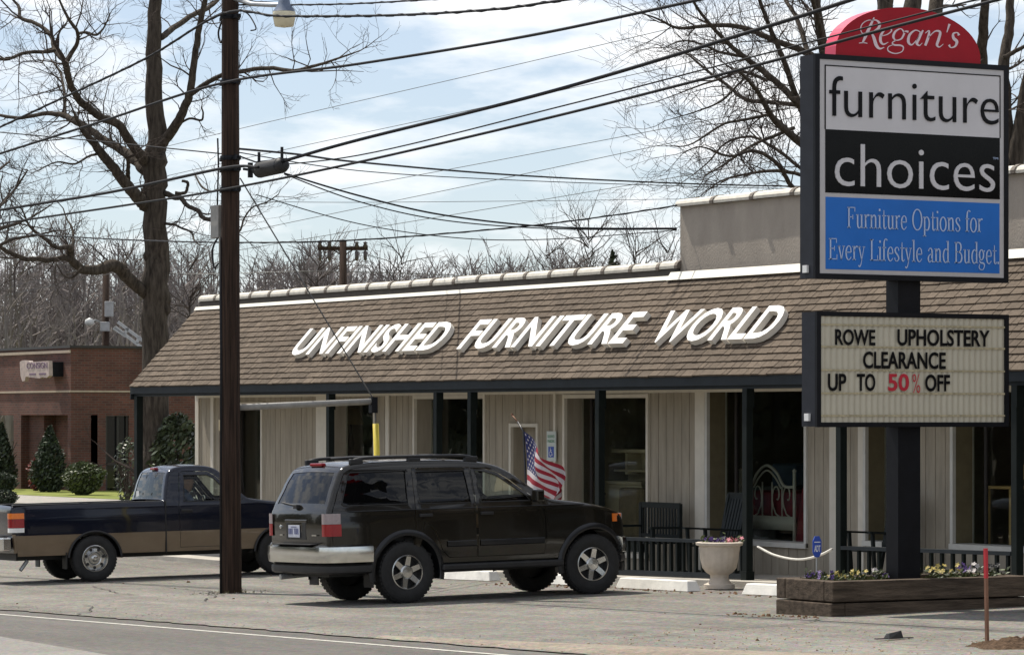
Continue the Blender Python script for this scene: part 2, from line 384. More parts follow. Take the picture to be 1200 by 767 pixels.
# mulch heap at far right
mc = on_g(1205, 757)
def mulch(s_, t):
    a_ = 2 * math.pi * s_; r_ = t; x = mc.x + .62 * r_ * math.cos(a_) * (1 + .15 * math.sin(3 * a_)); y = mc.y + .55 * r_ * math.sin(a_) * (1 + .12 * math.cos(5 * a_))
    return (x, y, gz(x, y) + .004 + .07 * (1 - r_ * r_) * (1 + .25 * math.sin(5 * a_ + 9 * r_)) + (.016 * noise.noise((x * 21, y * 21, 3)) + .014 * noise.noise((x * 55, y * 55, 7))) * (1 if r_ < .97 else .3))
o = MB().grid(mulch, 120, 44).build('mulch_heap', M['soil'], smooth=True); tag(o, 'low dark heap of mulch beside the red-topped stake', 'mulch', kind='stuff')
# gravel and litter on the lot
def scatter_stones(name, mat, pts, smin, smax, seed, label, cat):
    r = random.Random(seed); b = MB()
    for (u, v) in pts:
        s = r.uniform(smin, smax) * r.choice((.6, .8, 1, 1.4)); z = gz(u, v) + .006
        p = [Vector((r.uniform(.6, 1) * s * math.cos(k * 1.2566 + r.uniform(-.3, .3)), r.uniform(.6, 1) * s * math.sin(k * 1.2566), 0)) for k in range(5)]
        top = [q * .55 + Vector((0, 0, s * r.uniform(.4, .8))) for q in p]
        o_ = Vector((u, v, z))
        b.add([o_ + q for q in p] + [o_ + q for q in top], [(5, 6, 7, 8, 9)] + [(i, (i + 1) % 5, 5 + (i + 1) % 5, 5 + i) for i in range(5)])
    o = b.build(name, mat); tag(o, label, cat, kind='stuff'); return o
r = random.Random(11)
pts = [(r.uniform(-62, -22), 16.05 + abs(r.gauss(0, .45))) for _ in range(1500)] + [(r.uniform(-60, -24), r.uniform(16, 25)) for _ in range(500)]
M['stone_gravel'] = pm('gravel_stone', (.27, .24, .20), .9, var=.35, scale=3)
scatter_stones('gravel', M['stone_gravel'], pts, .004, .012, 5, 'small loose gravel scattered over the grey parking lot', 'gravel')
pts = [(r.uniform(-29, -20), r.uniform(16.0, 19.8)) for _ in range(1300)]
scatter_stones('dirt_gravel', pm('tan_gravel', (.33, .25, .17), .9, var=.4, scale=3), pts, .005, .016, 6, 'tan grit and pebbles along the dirt verge at lower right', 'gravel')
M['leaflitter'] = pm('dry_leaf', (.16, .085, .04), .9, var=.4, scale=8)
pts = [(-33 - r.uniform(0, 8), 23.6 + r.gauss(0, .18)) for _ in range(240)] + [(-29.6 - r.uniform(0, 1.6), 20.9 - abs(r.gauss(0, .15))) for _ in range(50)] + [(r.uniform(-55, -25), r.uniform(16.2, 24.5)) for _ in range(25)]
scatter_stones('leaf_litter', M['leaflitter'], pts, .012, .03, 8, 'brown dry leaf litter along the parking stops', 'leaf litter')
# dark cracks and patches on the lot
M['crack'] = pm('tar_crack', (.05, .045, .04), .9)
b = MB()
for k in range(16):
    u, v = r.uniform(-56, -28), r.uniform(17, 24); pts = []
    ang = r.choice((0, 0, 1.57)) + r.uniform(-.25, .25)
    for i in range(14):
        pts.append((u, v)); ang += r.uniform(-.25, .25); u += .3 * math.cos(ang); v += .3 * math.sin(ang)
    for i in range(13):
        (x0, y0), (x1, y1) = pts[i], pts[i + 1]; w = r.uniform(.006, .014)
        if not (15.9 < y0 < 25 and 15.9 < y1 < 25): continue
        d = Vector((x1 - x0, y1 - y0, 0)).normalized(); nn = Vector((-d.y, d.x, 0)) * w
        b.add([Vector((x0, y0, gz(x0, y0) + .022)) + nn, Vector((x0, y0, gz(x0, y0) + .022)) - nn, Vector((x1, y1, gz(x1, y1) + .022)) - nn, Vector((x1, y1, gz(x1, y1) + .022)) + nn], [(0, 1, 2, 3)])
tag(b.build('lot_cracks', M['crack']), kind='structure')

# ------------------------------------------------------------------ lettering helpers
def text_geo(body, bold=0.0, res=4):
    cu = bpy.data.curves.new('t', 'FONT'); cu.body = body; cu.size = 1; cu.offset = bold; cu.resolution_u = res; cu.fill_mode = 'BOTH'
    ob = bpy.data.objects.new('t', cu); COL.objects.link(ob)
    dg = bpy.context.evaluated_depsgraph_get(); me = bpy.data.meshes.new_from_object(ob.evaluated_get(dg))
    bm = bmesh.new(); bm.from_mesh(me); bmesh.ops.remove_doubles(bm, verts=bm.verts, dist=1e-5)
    bm.verts.ensure_lookup_table(); vs = [(v.co.x, v.co.y) for v in bm.verts]; fs = [tuple(v.index for v in f.verts) for f in bm.faces]
    be = [(e.verts[0].index, e.verts[1].index) for e in bm.edges if len(e.link_faces) == 1]
    bm.free(); bpy.data.objects.remove(ob); bpy.data.curves.remove(cu); bpy.data.meshes.remove(me)
    return vs, fs, be
def put_text(mb, body, x0, x1, y0, y1, mapf, depth, bold=0.0, side=0, face=0, ref=None, clipx=None):
    vs, fs, be = text_geo(body, bold)
    xs = [v[0] for v in vs]; ys = [v[1] for v in vs] if ref is None else [v[1] for v in text_geo(ref, bold)[0]]
    ax, bx, ay, by = min(xs), max(xs), min(ys), max(ys)
    P = [(x0 + (v[0] - ax) / (bx - ax) * (x1 - x0), y0 + (v[1] - ay) / (by - ay) * (y1 - y0)) for v in vs]
    mb.add([mapf(x, y, depth) for x, y in P], fs, face)
    n = len(P); base = len(mb.v)
    mb.v += [Vector(mapf(x, y, depth)) for x, y in P] + [Vector(mapf(x, y, 0)) for x, y in P]
    for i, j in be: mb.f.append((base + i, base + j, base + n + j, base + n + i)); mb.m.append(side)
    return mb
def ribbon(mb, pts, mapf, depth, smooth=True, n=8):
    P = catmull(pts, n) if smooth and len(pts) > 2 else pts
    V = []
    for i, (x, y, w) in enumerate(P):
        a, b = P[max(i - 1, 0)], P[min(i + 1, len(P) - 1)]
        dx, dy = b[0] - a[0], b[1] - a[1]; l = math.hypot(dx, dy) or 1
        nx, ny = -dy / l * w / 2, dx / l * w / 2
        V += [mapf(x + nx, y + ny, depth), mapf(x - nx, y - ny, depth)]
    mb.add(V, [(2 * i, 2 * i + 1, 2 * i + 3, 2 * i + 2) for i in range(len(P) - 1)])
def facade(v): return lambda x, y, h: (x, v - h, y)        # x along the building, facing the road
def eastface(u): return lambda x, y, h: (u + h, x, y)      # x into the lot, facing along the building

# ------------------------------------------------------------------ the furniture store
VP, VW, VG = 25.0, 26.2, 26.48           # porch posts, wall face, shop glass
UL, UR = -56.85, -20.0
store = empty('furniture_store', ((UL + UR) / 2, VW, 0))
tag(store, 'long low furniture store with brown shingled mansard over a porch', 'store')
OPEN = [  # u0,u1,z0,z1,kind
    (-55.55, -54.13, -.18, 2.50, 'door'), (-51.47, -49.89, .25, 2.52, 'window'), (-48.48, -46.23, .30, 2.58, 'window'),
    (-45.38, -44.61, -.04, 2.14, 'door'), (-43.78, -41.50, .32, 2.57, 'window'), (-39.92, -37.56, .60, 2.68, 'window'),
    (-36.18, -35.20, .68, 2.58, 'window'), (-34.33, -32.30, .70, 2.60, 'window'), (-30.9, -28.6, .70, 2.60, 'window'), (-27, -25.8, .25, 2.4, 'door')]
ZT = 2.72
wall = MB(); boards = MB(); rr = random.Random(7)
def board_run(u0, u1, z0, z1):
    wall.box(u0, u1, VW + .012, VW + .16, z0, z1)
    k = math.floor(u0 / .203)
    while k * .203 < u1:
        a, b = max(u0, k * .203 + .006), min(u1, (k + 1) * .203 - .006)
        if b - a > .02:
            zz = z0
            boards.box(a, b, VW - rr.uniform(0, .003), VW + .012, zz, z1)
        k += 1
x = UL
for (u0, u1, z0, z1, kd) in OPEN:
    board_run(x, u0, -.5, ZT); board_run(u0, u1, z1, ZT)
    if z0 > .2: board_run(u0, u1, -.5, z0)
    x = u1
board_run(x, UR, -.5, ZT)
wall.box(UL, UL + .16, VW + .16, 38, -.6, 4.2); wall.box(UR - .16, UR, VW + .16, 38, -.6, 4.2); wall.box(UL + .16, UR - .16, 37.84, 38, -.6, 4.2)
w_ = wall.build('wall', M['siding'], store)
boards.build('siding_boards', M['siding'], w_)
tr = MB()
for (a, b) in ((-56.86, -56.72), (-56.2, -56.08), (-51.98, -51.60), (-49.47, -49.35), (-44.10 - .0, -44.04), (-40.22, -39.98), (-36.98, -36.80), (-36.34, -36.22)):
    tr.box(a, b, VW - .028, VW - .004, -.3, ZT - .003)
tr.box(UL, UR, VW - .034, VW - .006, ZT - .09, ZT - .004)
tr.build('trim', M['trim'], store)
for i, (u0, u1, z0, z1, kd) in enumerate(OPEN):
    f = MB(); t = .05
    f.box(u0 - t, u0 + .006, VW - .03, VG + .03, z0 - t, z1 + t); f.box(u1 - .006, u1 + t, VW - .03, VG + .03, z0 - t, z1 + t)
    f.box(u0 + .006, u1 - .006, VW - .028, VG + .028, z1 - .006, z1 + t - .003); f.box(u0 - t, u1 + t, VW - .05, VG + .028, z0 - .062, z0 + .006)
    nm = 'shop_window' if kd == 'window' else 'shop_door'
    fo = f.build(nm, M['trim'] if i < 5 else M['frame'], store)
    rv = MB(); rv.box(u0 + .007, u0 + .010, VW + .02, VG - .004, z0 + .01, z1 - .01); rv.box(u1 - .010, u1 - .007, VW + .02, VG - .004, z0 + .01, z1 - .01)
    rv.box(u0 + .011, u1 - .011, VW + .02, VG - .004, z1 - .012, z1 - .009)
    rv.build('reveal', M['siding'] if i < 5 else M['reveal'], fo)
    g = MB().box(u0 + .008, u1 - .008, VG, VG + .006, z0 + .008, z1 - .008)
    g.build('pane', M['glass'], fo)
    mu = MB()
    if kd == 'window' and u1 - u0 > 1.8:
        mu.box(u0 + .28, u0 + .33, VG - .03, VG - .003, z0, z1)
    if kd == 'door':
        for a, b, c, d in ((u0, u0 + .09, z0, z1), (u1 - .09, u1, z0, z1)): mu.box(a, b, VG - .04, VG - .003, c, d)
        mu.box(u0 + .09, u1 - .09, VG - .04, VG - .003, z0, z0 + .25); mu.box(u0 + .09, u1 - .09, VG - .04, VG - .003, z1 - .1, z1)
    if len(mu.v): mu.build('mullion', M['darkframe'], fo)
# grey leaf of the small door behind the flag
MB().box(-45.37, -45.03, VG - .06, VG - .045, -.04, 2.13).build('door_leaf', M['siding'], store)
# interior shell
inn = MB(); inn.box(UL + .2, UR - .2, 31.5, 31.6, -.3, 2.8); inn.box(UL + .2, UR - .2, VG + .1, 31.5, 2.74, 2.8)
for u in (-52.6 - .6, -44.3, -37.2, -31.6): inn.box(u, u + .1, VG + .5, 31.5, -.3, 2.74)
inn.build('interior_walls', M['inwall'], store)
MB().box(UL + .2, UR - .2, VG + .1, 31.5, .05, .12).build('interior_floor', M['infloor'], store)
MB().box(UL, UR, VW + .3, 38, 4.05, 4.2).build('flat_roof', M['capdark'], store)
# porch slab and soffit
po = MB().grid(lambda s, t: (lambda u, v: (u, v, gz(u, v) + .085))(UL + (UR - UL) * s, 24.72 + (VW - 24.72) * t), 40, 1)
po.grid(lambda s, t: (lambda u: (u, 24.72, gz(u, 24.72) + .085 - .12 * t))(UL + (UR - UL) * s), 40, 1)
po.build('porch_slab', M['concrete'], store)
MB().box(UL, UR, VP - .01, VW - .036, ZT, ZT + .02).build('soffit', M['soffit'], store)
fa = MB().box(UL - .02, UR, VP - .09, VP - .03, 2.70, 2.835); fa.box(UL - .02, UR, VP - .03, VP + .08, 2.655, 2.73); fa.box(UL - .05, UL - .021, VP - .09, VP + .1, 2.60, 2.83)
fa.build('fascia_beam', M['slate'], store)
# mansard shingles
E0 = Vector((0, VP - .10, 2.835)); E1 = Vector((0, 26.19, 4.215)); SL = (E1 - E0).length; EV = (E1 - E0) / SL; NV = Vector((0, -EV.z, EV.y))
def rp_(u, s, h): return Vector((u, 0, 0)) + E0 + EV * s + NV * h
rf = MB(); rf.add([rp_(UL, 0, 0), rp_(UR, 0, 0), rp_(UR, SL, 0), rp_(UL, SL, 0)], [(0, 1, 2, 3)])
rf.add([rp_(UL, 0, 0), rp_(UL, SL, 0), Vector((UL, 26.19, 2.835)), ], [(0, 1, 2)])
roof = rf.build('mansard_roof', M['capdark'], store)
NC = 15; ex = SL / NC; sh = MB(); tones = []
rs = random.Random(21)
for cI in range(NC):
    u = UL - .02 - rs.uniform(0, .2); s0 = cI * ex
    while u < UR:
        w = rs.choice((.12, .15, .18, .22, .27)); a, b = max(u, UL - .02), min(u + w - .012, UR); u += w
        if b <= a: continue
        dj = rs.choice((0, 0, 0, .004, .009)); hb = rs.uniform(.022, .030); h2 = .004
        sb = s0 - .012 - dj; st = min(SL, s0 + ex + .01)
        skew = rs.uniform(-.004, .004)
        v = [rp_(a, sb, hb), rp_(b, sb + skew, hb), rp_(b, st, h2), rp_(a, st, h2), rp_(a, sb, 0), rp_(b, sb + skew, 0), rp_(b, st, 0), rp_(a, st, 0)]
        t = rs.choice((.84, .92, .97, 1, 1.03, 1.08, 1.15)) * (1 + .16 * noise.noise((a * .55, cI * .22, 4)) + .10 * noise.noise((a * 2.1, cI * .08, 9)))
        sh.add(v, [(0, 1, 2, 3), (0, 4, 5, 1), (1, 5, 6, 2), (0, 3, 7, 4)]); tones += [t] * 4
sh.build('shingles', M['shingle'], roof, attr=tones)
# ridge: flashing strip, fascia band, rounded cap tiles with ribs
UP = on_v(795, 320, 26.25).x
fl = MB(); fl.add([rp_(UL - .02, SL - .02, .03), rp_(UP, SL - .02, .03), rp_(UP, SL + .05, .045), rp_(UL - .02, SL + .05, .045)], [(0, 1, 2, 3)])
fl.box(UL - .02, UP, 26.185, 26.24, 4.235, 4.258)
ua = UP - .12
fl.add([rp_(ua, SL - .05, .055), rp_(UR, SL - .05, .055), rp_(UR, SL + .09, .075), rp_(ua, SL + .09, .075)], [(0, 1, 2, 3)])
fl.add([rp_(ua, SL - .05, .055), rp_(ua, SL + .09, .075), rp_(ua, SL + .09, 0), rp_(ua, SL - .05, 0)], [(0, 1, 2, 3)])
fl.build('flashing', M['flash'], store)
MB().box(UL, UP, 26.25, 26.55, 4.2, 4.385).build('ridge_band', M['capdark'], store)
def captiles(u0, u1, zc, vc, rad, pitch, name, rz=None):
    rz = rz or rad
    cp = MB(); ribs = []; rq = random.Random(int(zc * 100)); u = u0; i = 0
    prof = [(-1.0, -.45), (-1.02, .0), (-.86, .45), (-.5, .78), (0, .9), (.5, .78), (.9, .4), (1, -.45)]
    while u < u1:
        e = min(u1, u + pitch * rq.uniform(.94, 1.06)); dz = rq.uniform(-.007, .007)
        sec = lambda uu, k: [Vector((uu, vc + p[0] * rad * k, zc + dz + p[1] * rz * k)) for p in prof]
        m = len(prof); a = sec(u + .02, 1.0); b = sec(e - .02, .97)
        cp.add(a + b, [(j, j + 1, m + j + 1, m + j) for j in range(m - 1)] + [tuple(range(m)), tuple(range(m, 2 * m))])
        a = sec(e - .045, 1.12); b = sec(e + .03, 1.12)
        ribs.append(MB()); ribs[-1].add(a + b, [(j, j + 1, m + j + 1, m + j) for j in range(m - 1)] + [tuple(range(m)), tuple(range(m, 2 * m))])
        u = e; i += 1
    o = cp.build(name, M['cap'], store); mrib = pm('cap_rib_brown', (.16, .135, .11), .8)
    for q in ribs: q.build('cap_rib', mrib, o)
captiles(UL, UP, 4.42, 26.34, .12, .74, 'ridge_cap', .088)
PZ = 5.255
MB().box(UP, UR, 26.28, 26.5, 4.2, PZ).build('parapet', M['stucco'], store)
MB().box(UP, UP + .22, 26.5, 37, 4.2, PZ).build('parapet_return', M['stucco'], store)
captiles(UP - .04, UR, PZ + .04, 26.37, .16, .95, 'parapet_cap', .085)
# porch posts
for px in (387, 513, 553, 703, 876, 986, 1192):
    u = on_v(px, 488, VP).x; g = gz(u, VP)
    p = MB().box(u - .05, u + .05, VP - .05, VP + .05, g, 2.655); p.box(u - .065, u + .065, VP - .065, VP + .065, g + .08, g + .2)
    p.bar((u + .04, VP + .0, 2.40), (u + .04, VP + .0, 2.655), .12, .06)
    p.build('post', M['post'], store)
u = UL + .12
MB().box(u - .06, u + .06, VP - .06, VP + .06, gz(u, VP), 2.655).build('post', M['post'], store)
u = -26.0
MB().box(u - .05, u + .05, VP - .05, VP + .05, gz(u, VP), 2.655).build('post', M['post'], store)

# the raised lettering on the roof
sg = empty('roof_sign', (-44, VP + .4, 3.3)); tag(sg, 'white raised capital letters spelling the store name along the shingled roof', 'sign')
def roofmap(x, y, h): return rp_(x, y, .03 + h)
for word, u0, u1 in (('UNFINISHED', -51.06, -46.02), ('FURNITURE', -45.32, -40.55), ('WORLD', -39.95, -37.02)):
    # one mesh per letter, set out at the font's own spacing
    vs, fs, be = text_geo(word, .017); X0 = min(v[0] for v in vs); X1 = max(v[0] for v in vs); Y0 = 0; 
    par = list(range(len(vs)))
    def find(i):
        while par[i] != i: par[i] = par[par[i]]; i = par[i]
        return i
    for f in fs:
        for k in f[1:]: par[find(k)] = find(f[0])
    groups = {}
    for i in range(len(vs)): groups.setdefault(find(i), []).append(i)
    ym, yM = min(v[1] for v in vs), max(v[1] for v in vs)
    for root, ids in sorted(groups.items(), key=lambda kv: min(vs[i][0] for i in kv[1])):
        idx = {i: k for k, i in enumerate(ids)}; n = len(ids)
        P = [(u0 + (vs[i][0] - X0) / (X1 - X0) * (u1 - u0), .54 + (vs[i][1] - ym) / (yM - ym) * .62) for i in ids]
        b = MB(); b.add([roofmap(x, y, .085) for x, y in P], [tuple(idx[i] for i in f) for f in fs if f[0] in idx], 0)
        base = len(b.v); b.v += [roofmap(x, y, .085) for x, y in P] + [roofmap(x, y, 0) for x, y in P]
        for i, j in be:
            if i in idx: b.f.append((base + idx[i], base + idx[j], base + n + idx[j], base + n + idx[i])); b.m.append(1)
        b.build('letter', [M['roofletter'], M['lettersgrey']], sg)

# ------------------------------------------------------------------ brick building at the left
BU, BV = on_v(83, 490, 46.2).x, 46.2
g0 = gz(BU, BV); bz = g0 - .3; BT = on_v(83, 407.5, 46.2).z
bb = empty('brick_building', (BU, BV, g0)); tag(bb, 'low red brick building with flat roof and a recessed entrance', 'building')
uo0 = on_v(-14, 480, BV).x; uo1 = on_v(16, 480, BV).x; up1 = on_v(41, 480, BV).x; uw = on_v(62, 480, BV).x
zl = on_v(30, 486, BV).z
b = MB()
b.box(BU - 16, BU - 9.5, BV + .02, BV + .3, bz, BT - .1)
b.box(BU - 9.5, BU, BV, BV + .3, zl, BT)                # upper wall
b.box(uo0 - 1.2, uo0, BV, BV + .3, bz, zl)
b.box(uo1, uo1 + (up1 - uo1) * .35, BV, BV + .3, bz, zl)       # pier
b.box(up1 + .1, BU, BV + .75, BV + 1.0, bz, zl)             # recessed wall
b.box(uo1, up1 + .1, BV + .3, BV + 1.0, bz, zl) 
b.box(uo0 - 2, uo1, BV + 3.4, BV + 3.6, bz, zl)
b.box(BU - .28, BU, BV, BV + .298, bz, zl)
# east wall with a tall window
v1 = on_u(124, 500, BU).y; v2 = on_u(151, 500, BU).y; zt = on_u(137, 487, BU).z
b.box(BU - .3, BU, BV + .3, v1, bz, BT); b.box(BU - .3, BU, v1, v2, zt, BT); b.box(BU - .3, BU, v2, BV + 14, bz, BT)
b.box(BU - 9.5, BU - .3, BV + 13.7, BV + 14, bz, BT)
wb = b.build('wall', M['brick'], bb)
MB().box(BU - 16, BU - .31, BV + .31, BV + 13.6, BT - .5, BT - .45).build('roof', M['capdark'], bb)
cp = MB().box(BU - 9.6, BU + .06, BV - .06, BV + .32, BT, BT + .09); cp.box(BU - .32, BU + .06, BV + .32, BV + 14, BT, BT + .09); cp.build('coping', M['darkframe'], bb)
st = MB(); z = on_v(60, 412.5, BV).z; st.box(BU - 9.5, BU + .0, BV - .05, BV - .003, z - .05, z + .05)
z2 = on_v(60, 458.5, BV).z; st.box(BU - 9.5, BU, BV - .04, BV - .003, z2 - .035, z2 + .035); st.box(BU + .003, BU + .03, BV - .04, BV + 14, z2 - .03, z2 + .03)
st.box(BU - 16, BU - 9.52, BV - .03, BV + .017, z - .1, z); st.build('stone_band', M['stone'], bb)
w1 = MB().box(BU - .2, BU - .15, v1, v2, bz + .4, zt).build('window', M['darkglass'], bb)
fr = MB(); 
for vv in (v1, (v1 + v2) / 2, v2 - .08): fr.box(BU - .15, BU - .06, vv, vv + .08, bz + .3, zt)
fr.box(BU - .15, BU - .06, v1, v2, bz + 1.2, bz + 1.28); fr.build('frame', M['darkframe'], w1)
ua, ub = on_v(46, 500, BV + .75).x, on_v(58, 500, BV + .75).x
w2 = MB().box(ua, ub, BV + .70, BV + .745, g0 + .5, zl - .1).build('window', M['darkglass'], bb)
MB().box(ua - .08, ub + .08, BV + .68, BV + .70, zl - .18, zl - .08).build('frame', M['frame'], w2)
# plaque sign of the brick building
sb = empty('plaque_sign', on_v(44, 433, BV - .5)); tag(sb, 'pinkish white shaped plaque sign on the brick wall', 'sign')
out_ = [(23, 424), (26, 422), (34, 422.5), (35, 424), (57, 422.5), (57.5, 440), (54, 442.5), (50, 441.5), (46, 443), (36, 442), (30, 441), (29, 446), (26, 446.5), (24, 440)]
pv = BV - .55
fr_ = [on_v(x, y, pv) for x, y in out_]; n = len(fr_); b = MB()
b.add(fr_ + [p + Vector((0, .14, 0)) for p in fr_], [tuple(range(n))] + [(i, (i + 1) % n, n + (i + 1) % n, n + i) for i in range(n)])
b.build('plaque', pm('plaque_pinkish_white', (.46, .37, .33), .6), sb)
x0, x1 = on_v(30, 430, pv).x, on_v(57, 430, pv).x
MB().box(x1 - .9, x1 + .02, pv + .141, BV - .01, on_v(50, 441, pv).z, on_v(50, 424, pv).z).build('bracket', M['signblack'], sb)
b = MB(); put_text(b, 'CONSIGN', on_v(31.5, 430, pv).x, on_v(55.5, 430, pv).x, on_v(44, 431.5, pv).z, on_v(44, 424.5, pv).z, facade(pv), .015)
for xa, xb in ((34.5, 42), (46, 54)): b.box(on_v(xa, 437, pv).x, on_v(xb, 437, pv).x, pv - .012, pv - .002, on_v(44, 439, pv).z, on_v(44, 437, pv).z)
b.build('lettering', pm('plum_lettering', (.16, .10, .16), .6), sb)

# ------------------------------------------------------------------ vehicles
def carpaint(name, col, rough=.16, coat=.8, metal=.0, var=.12):
    return pm(name, col, rough, metal, var=var, scale=2.2, coat=coat, spec=.35, bump=.02, bscale=3)
M['suvpaint'] = carpaint('dark_olive_brown_paint', (.012, .0104, .0076), metal=.1, coat=.5)
M['flarepaint'] = carpaint('fender_flare_paint', (.007, .008, .010), .4, .2)
M['truckpaint'] = carpaint('navy_paint', (.0028, .005, .015), metal=.1, coat=.45)
M['tanpaint'] = carpaint('tan_metallic_paint', (.165, .122, .08), .35, .6, .3)
M['chrome'] = pm('chrome', (.62, .62, .60), .16, 1, var=.08, scale=5)
M['alloy'] = pm('alloy_wheel', (.52, .52, .51), .2, .95, var=.1, scale=9)
M['tyre'] = pm('tyre_rubber', (.014, .014, .014), .75, var=.35, scale=14, bump=.25, bscale=60)
M['darkplastic'] = pm('dark_plastic', (.014, .014, .015), .55, var=.25, scale=9)
M['tint'] = glass('dark_tinted_glass', (.055, .055, .06), ior=1.42)
M['clear'] = glass('clear_car_glass', (.74, .80, .76), ior=1.38)
M['rearglass'] = glass('cab_rear_glass', (.45, .47, .46), ior=1.25)
M['taillight'] = pm('red_lens', (.26, .004, .010), .15, coat=.3, var=.12, scale=40)
M['amber'] = pm('amber_lens', (.75, .18, .02), .15, coat=.6, var=.1, scale=40)
M['lampwhite'] = pm('frosted_lens', (.30, .25, .26), .15, coat=.6, var=.12, scale=40)
M['tanseat'] = pm('tan_interior', (.42, .32, .21), .8, var=.12)
M['greyseat'] = pm('grey_interior', (.10, .10, .10), .85, var=.15)
M['plate'] = pm('licence_plate', (.50, .52, .60), .4, var=.06)
M['plateink'] = pm('plate_ink', (.06, .07, .20), .5)

def interp(tab, x):
    if x <= tab[0][0]: return tab[0][1]
    for (a, b), (c, d) in zip(tab, tab[1:]):
        if x <= c: t = (x - a) / (c - a); t = t * t * (3 - 2 * t); return b + (d - b) * t
    return tab[-1][1]
def fill2d(outline, holes=()):
    cu = bpy.data.curves.new('f', 'CURVE'); cu.dimensions = '2D'; cu.fill_mode = 'BOTH'
    for loop in [outline, *holes]:
        sp = cu.splines.new('POLY'); sp.points.add(len(loop) - 1); sp.use_cyclic_u = True
        for p, q in zip(sp.points, loop): p.co = (q[0], q[1], 0, 1)
    ob = bpy.data.objects.new('f', cu); COL.objects.link(ob)
    me = bpy.data.meshes.new_from_object(ob.evaluated_get(bpy.context.evaluated_depsgraph_get()))
    bm = bmesh.new(); bm.from_mesh(me); bpy.data.objects.remove(ob); bpy.data.curves.remove(cu); bpy.data.meshes.remove(me)
    bmesh.ops.remove_doubles(bm, verts=bm.verts, dist=1e-5)
    return bm
def cutgrid(bm, st=.07, extra=()):
    xs = [v.co.x for v in bm.verts]; ys = [v.co.y for v in bm.verts]
    for lo, hi, ax in ((min(xs), max(xs), 0), (min(ys), max(ys), 1)):
        vals = [lo + st * (i + .5) for i in range(int((hi - lo) / st) + 1)] + ([e for e in extra] if ax == 1 else [])
        for q in vals:
            co = (q, 0, 0) if ax == 0 else (0, q, 0); no = (1, 0, 0) if ax == 0 else (0, 1, 0)
            bmesh.ops.bisect_plane(bm, geom=bm.verts[:] + bm.edges[:] + bm.faces[:], plane_co=co, plane_no=no, dist=1e-6)
def inset_poly(P, d):
    n = len(P); area = sum(P[i][0] * P[(i + 1) % n][1] - P[(i + 1) % n][0] * P[i][1] for i in range(n)); sg_ = 1 if area > 0 else -1
    o = []
    for i in range(n):
        a, b, c = P[i - 1], P[i], P[(i + 1) % n]
        t = Vector((c[0] - a[0], c[1] - a[1])).normalized(); o.append((b[0] - t.y * d * sg_, b[1] + t.x * d * sg_))
    return o
def mesh_parts_from(bm, Wf, sgn, off, classify):
    """2-D sheet (x,z) -> two-sided list per class"""
    out = {}
    for f in bm.faces:
        c = f.calc_center_median(); out.setdefault(classify(c.x, c.y), []).append(f)
    res = {}
    for k, fs in out.items():
        b = MB(); idx = {}
        for f in fs:
            ids = []
            for v in f.verts:
                if v.index not in idx:
                    idx[v.index] = len(b.v); b.v.append(Vector((v.co.x, sgn * (Wf(v.co.x, v.co.y) + off), v.co.y)))
                ids.append(idx[v.index])
            b.f.append(tuple(ids)); b.m.append(0)
        res[k] = b
    return res
def arc(xc, zc, Rr, zs, n=16, front_first=True):
    a0 = math.asin((zs - zc) / Rr); A = [a0 + (math.pi - 2 * a0) * i / n for i in range(n + 1)]
    return [(xc + Rr * math.cos(a), zc + Rr * math.sin(a)) for a in A]
def merge(dst, src):
    dst.add(src.v, src.f)
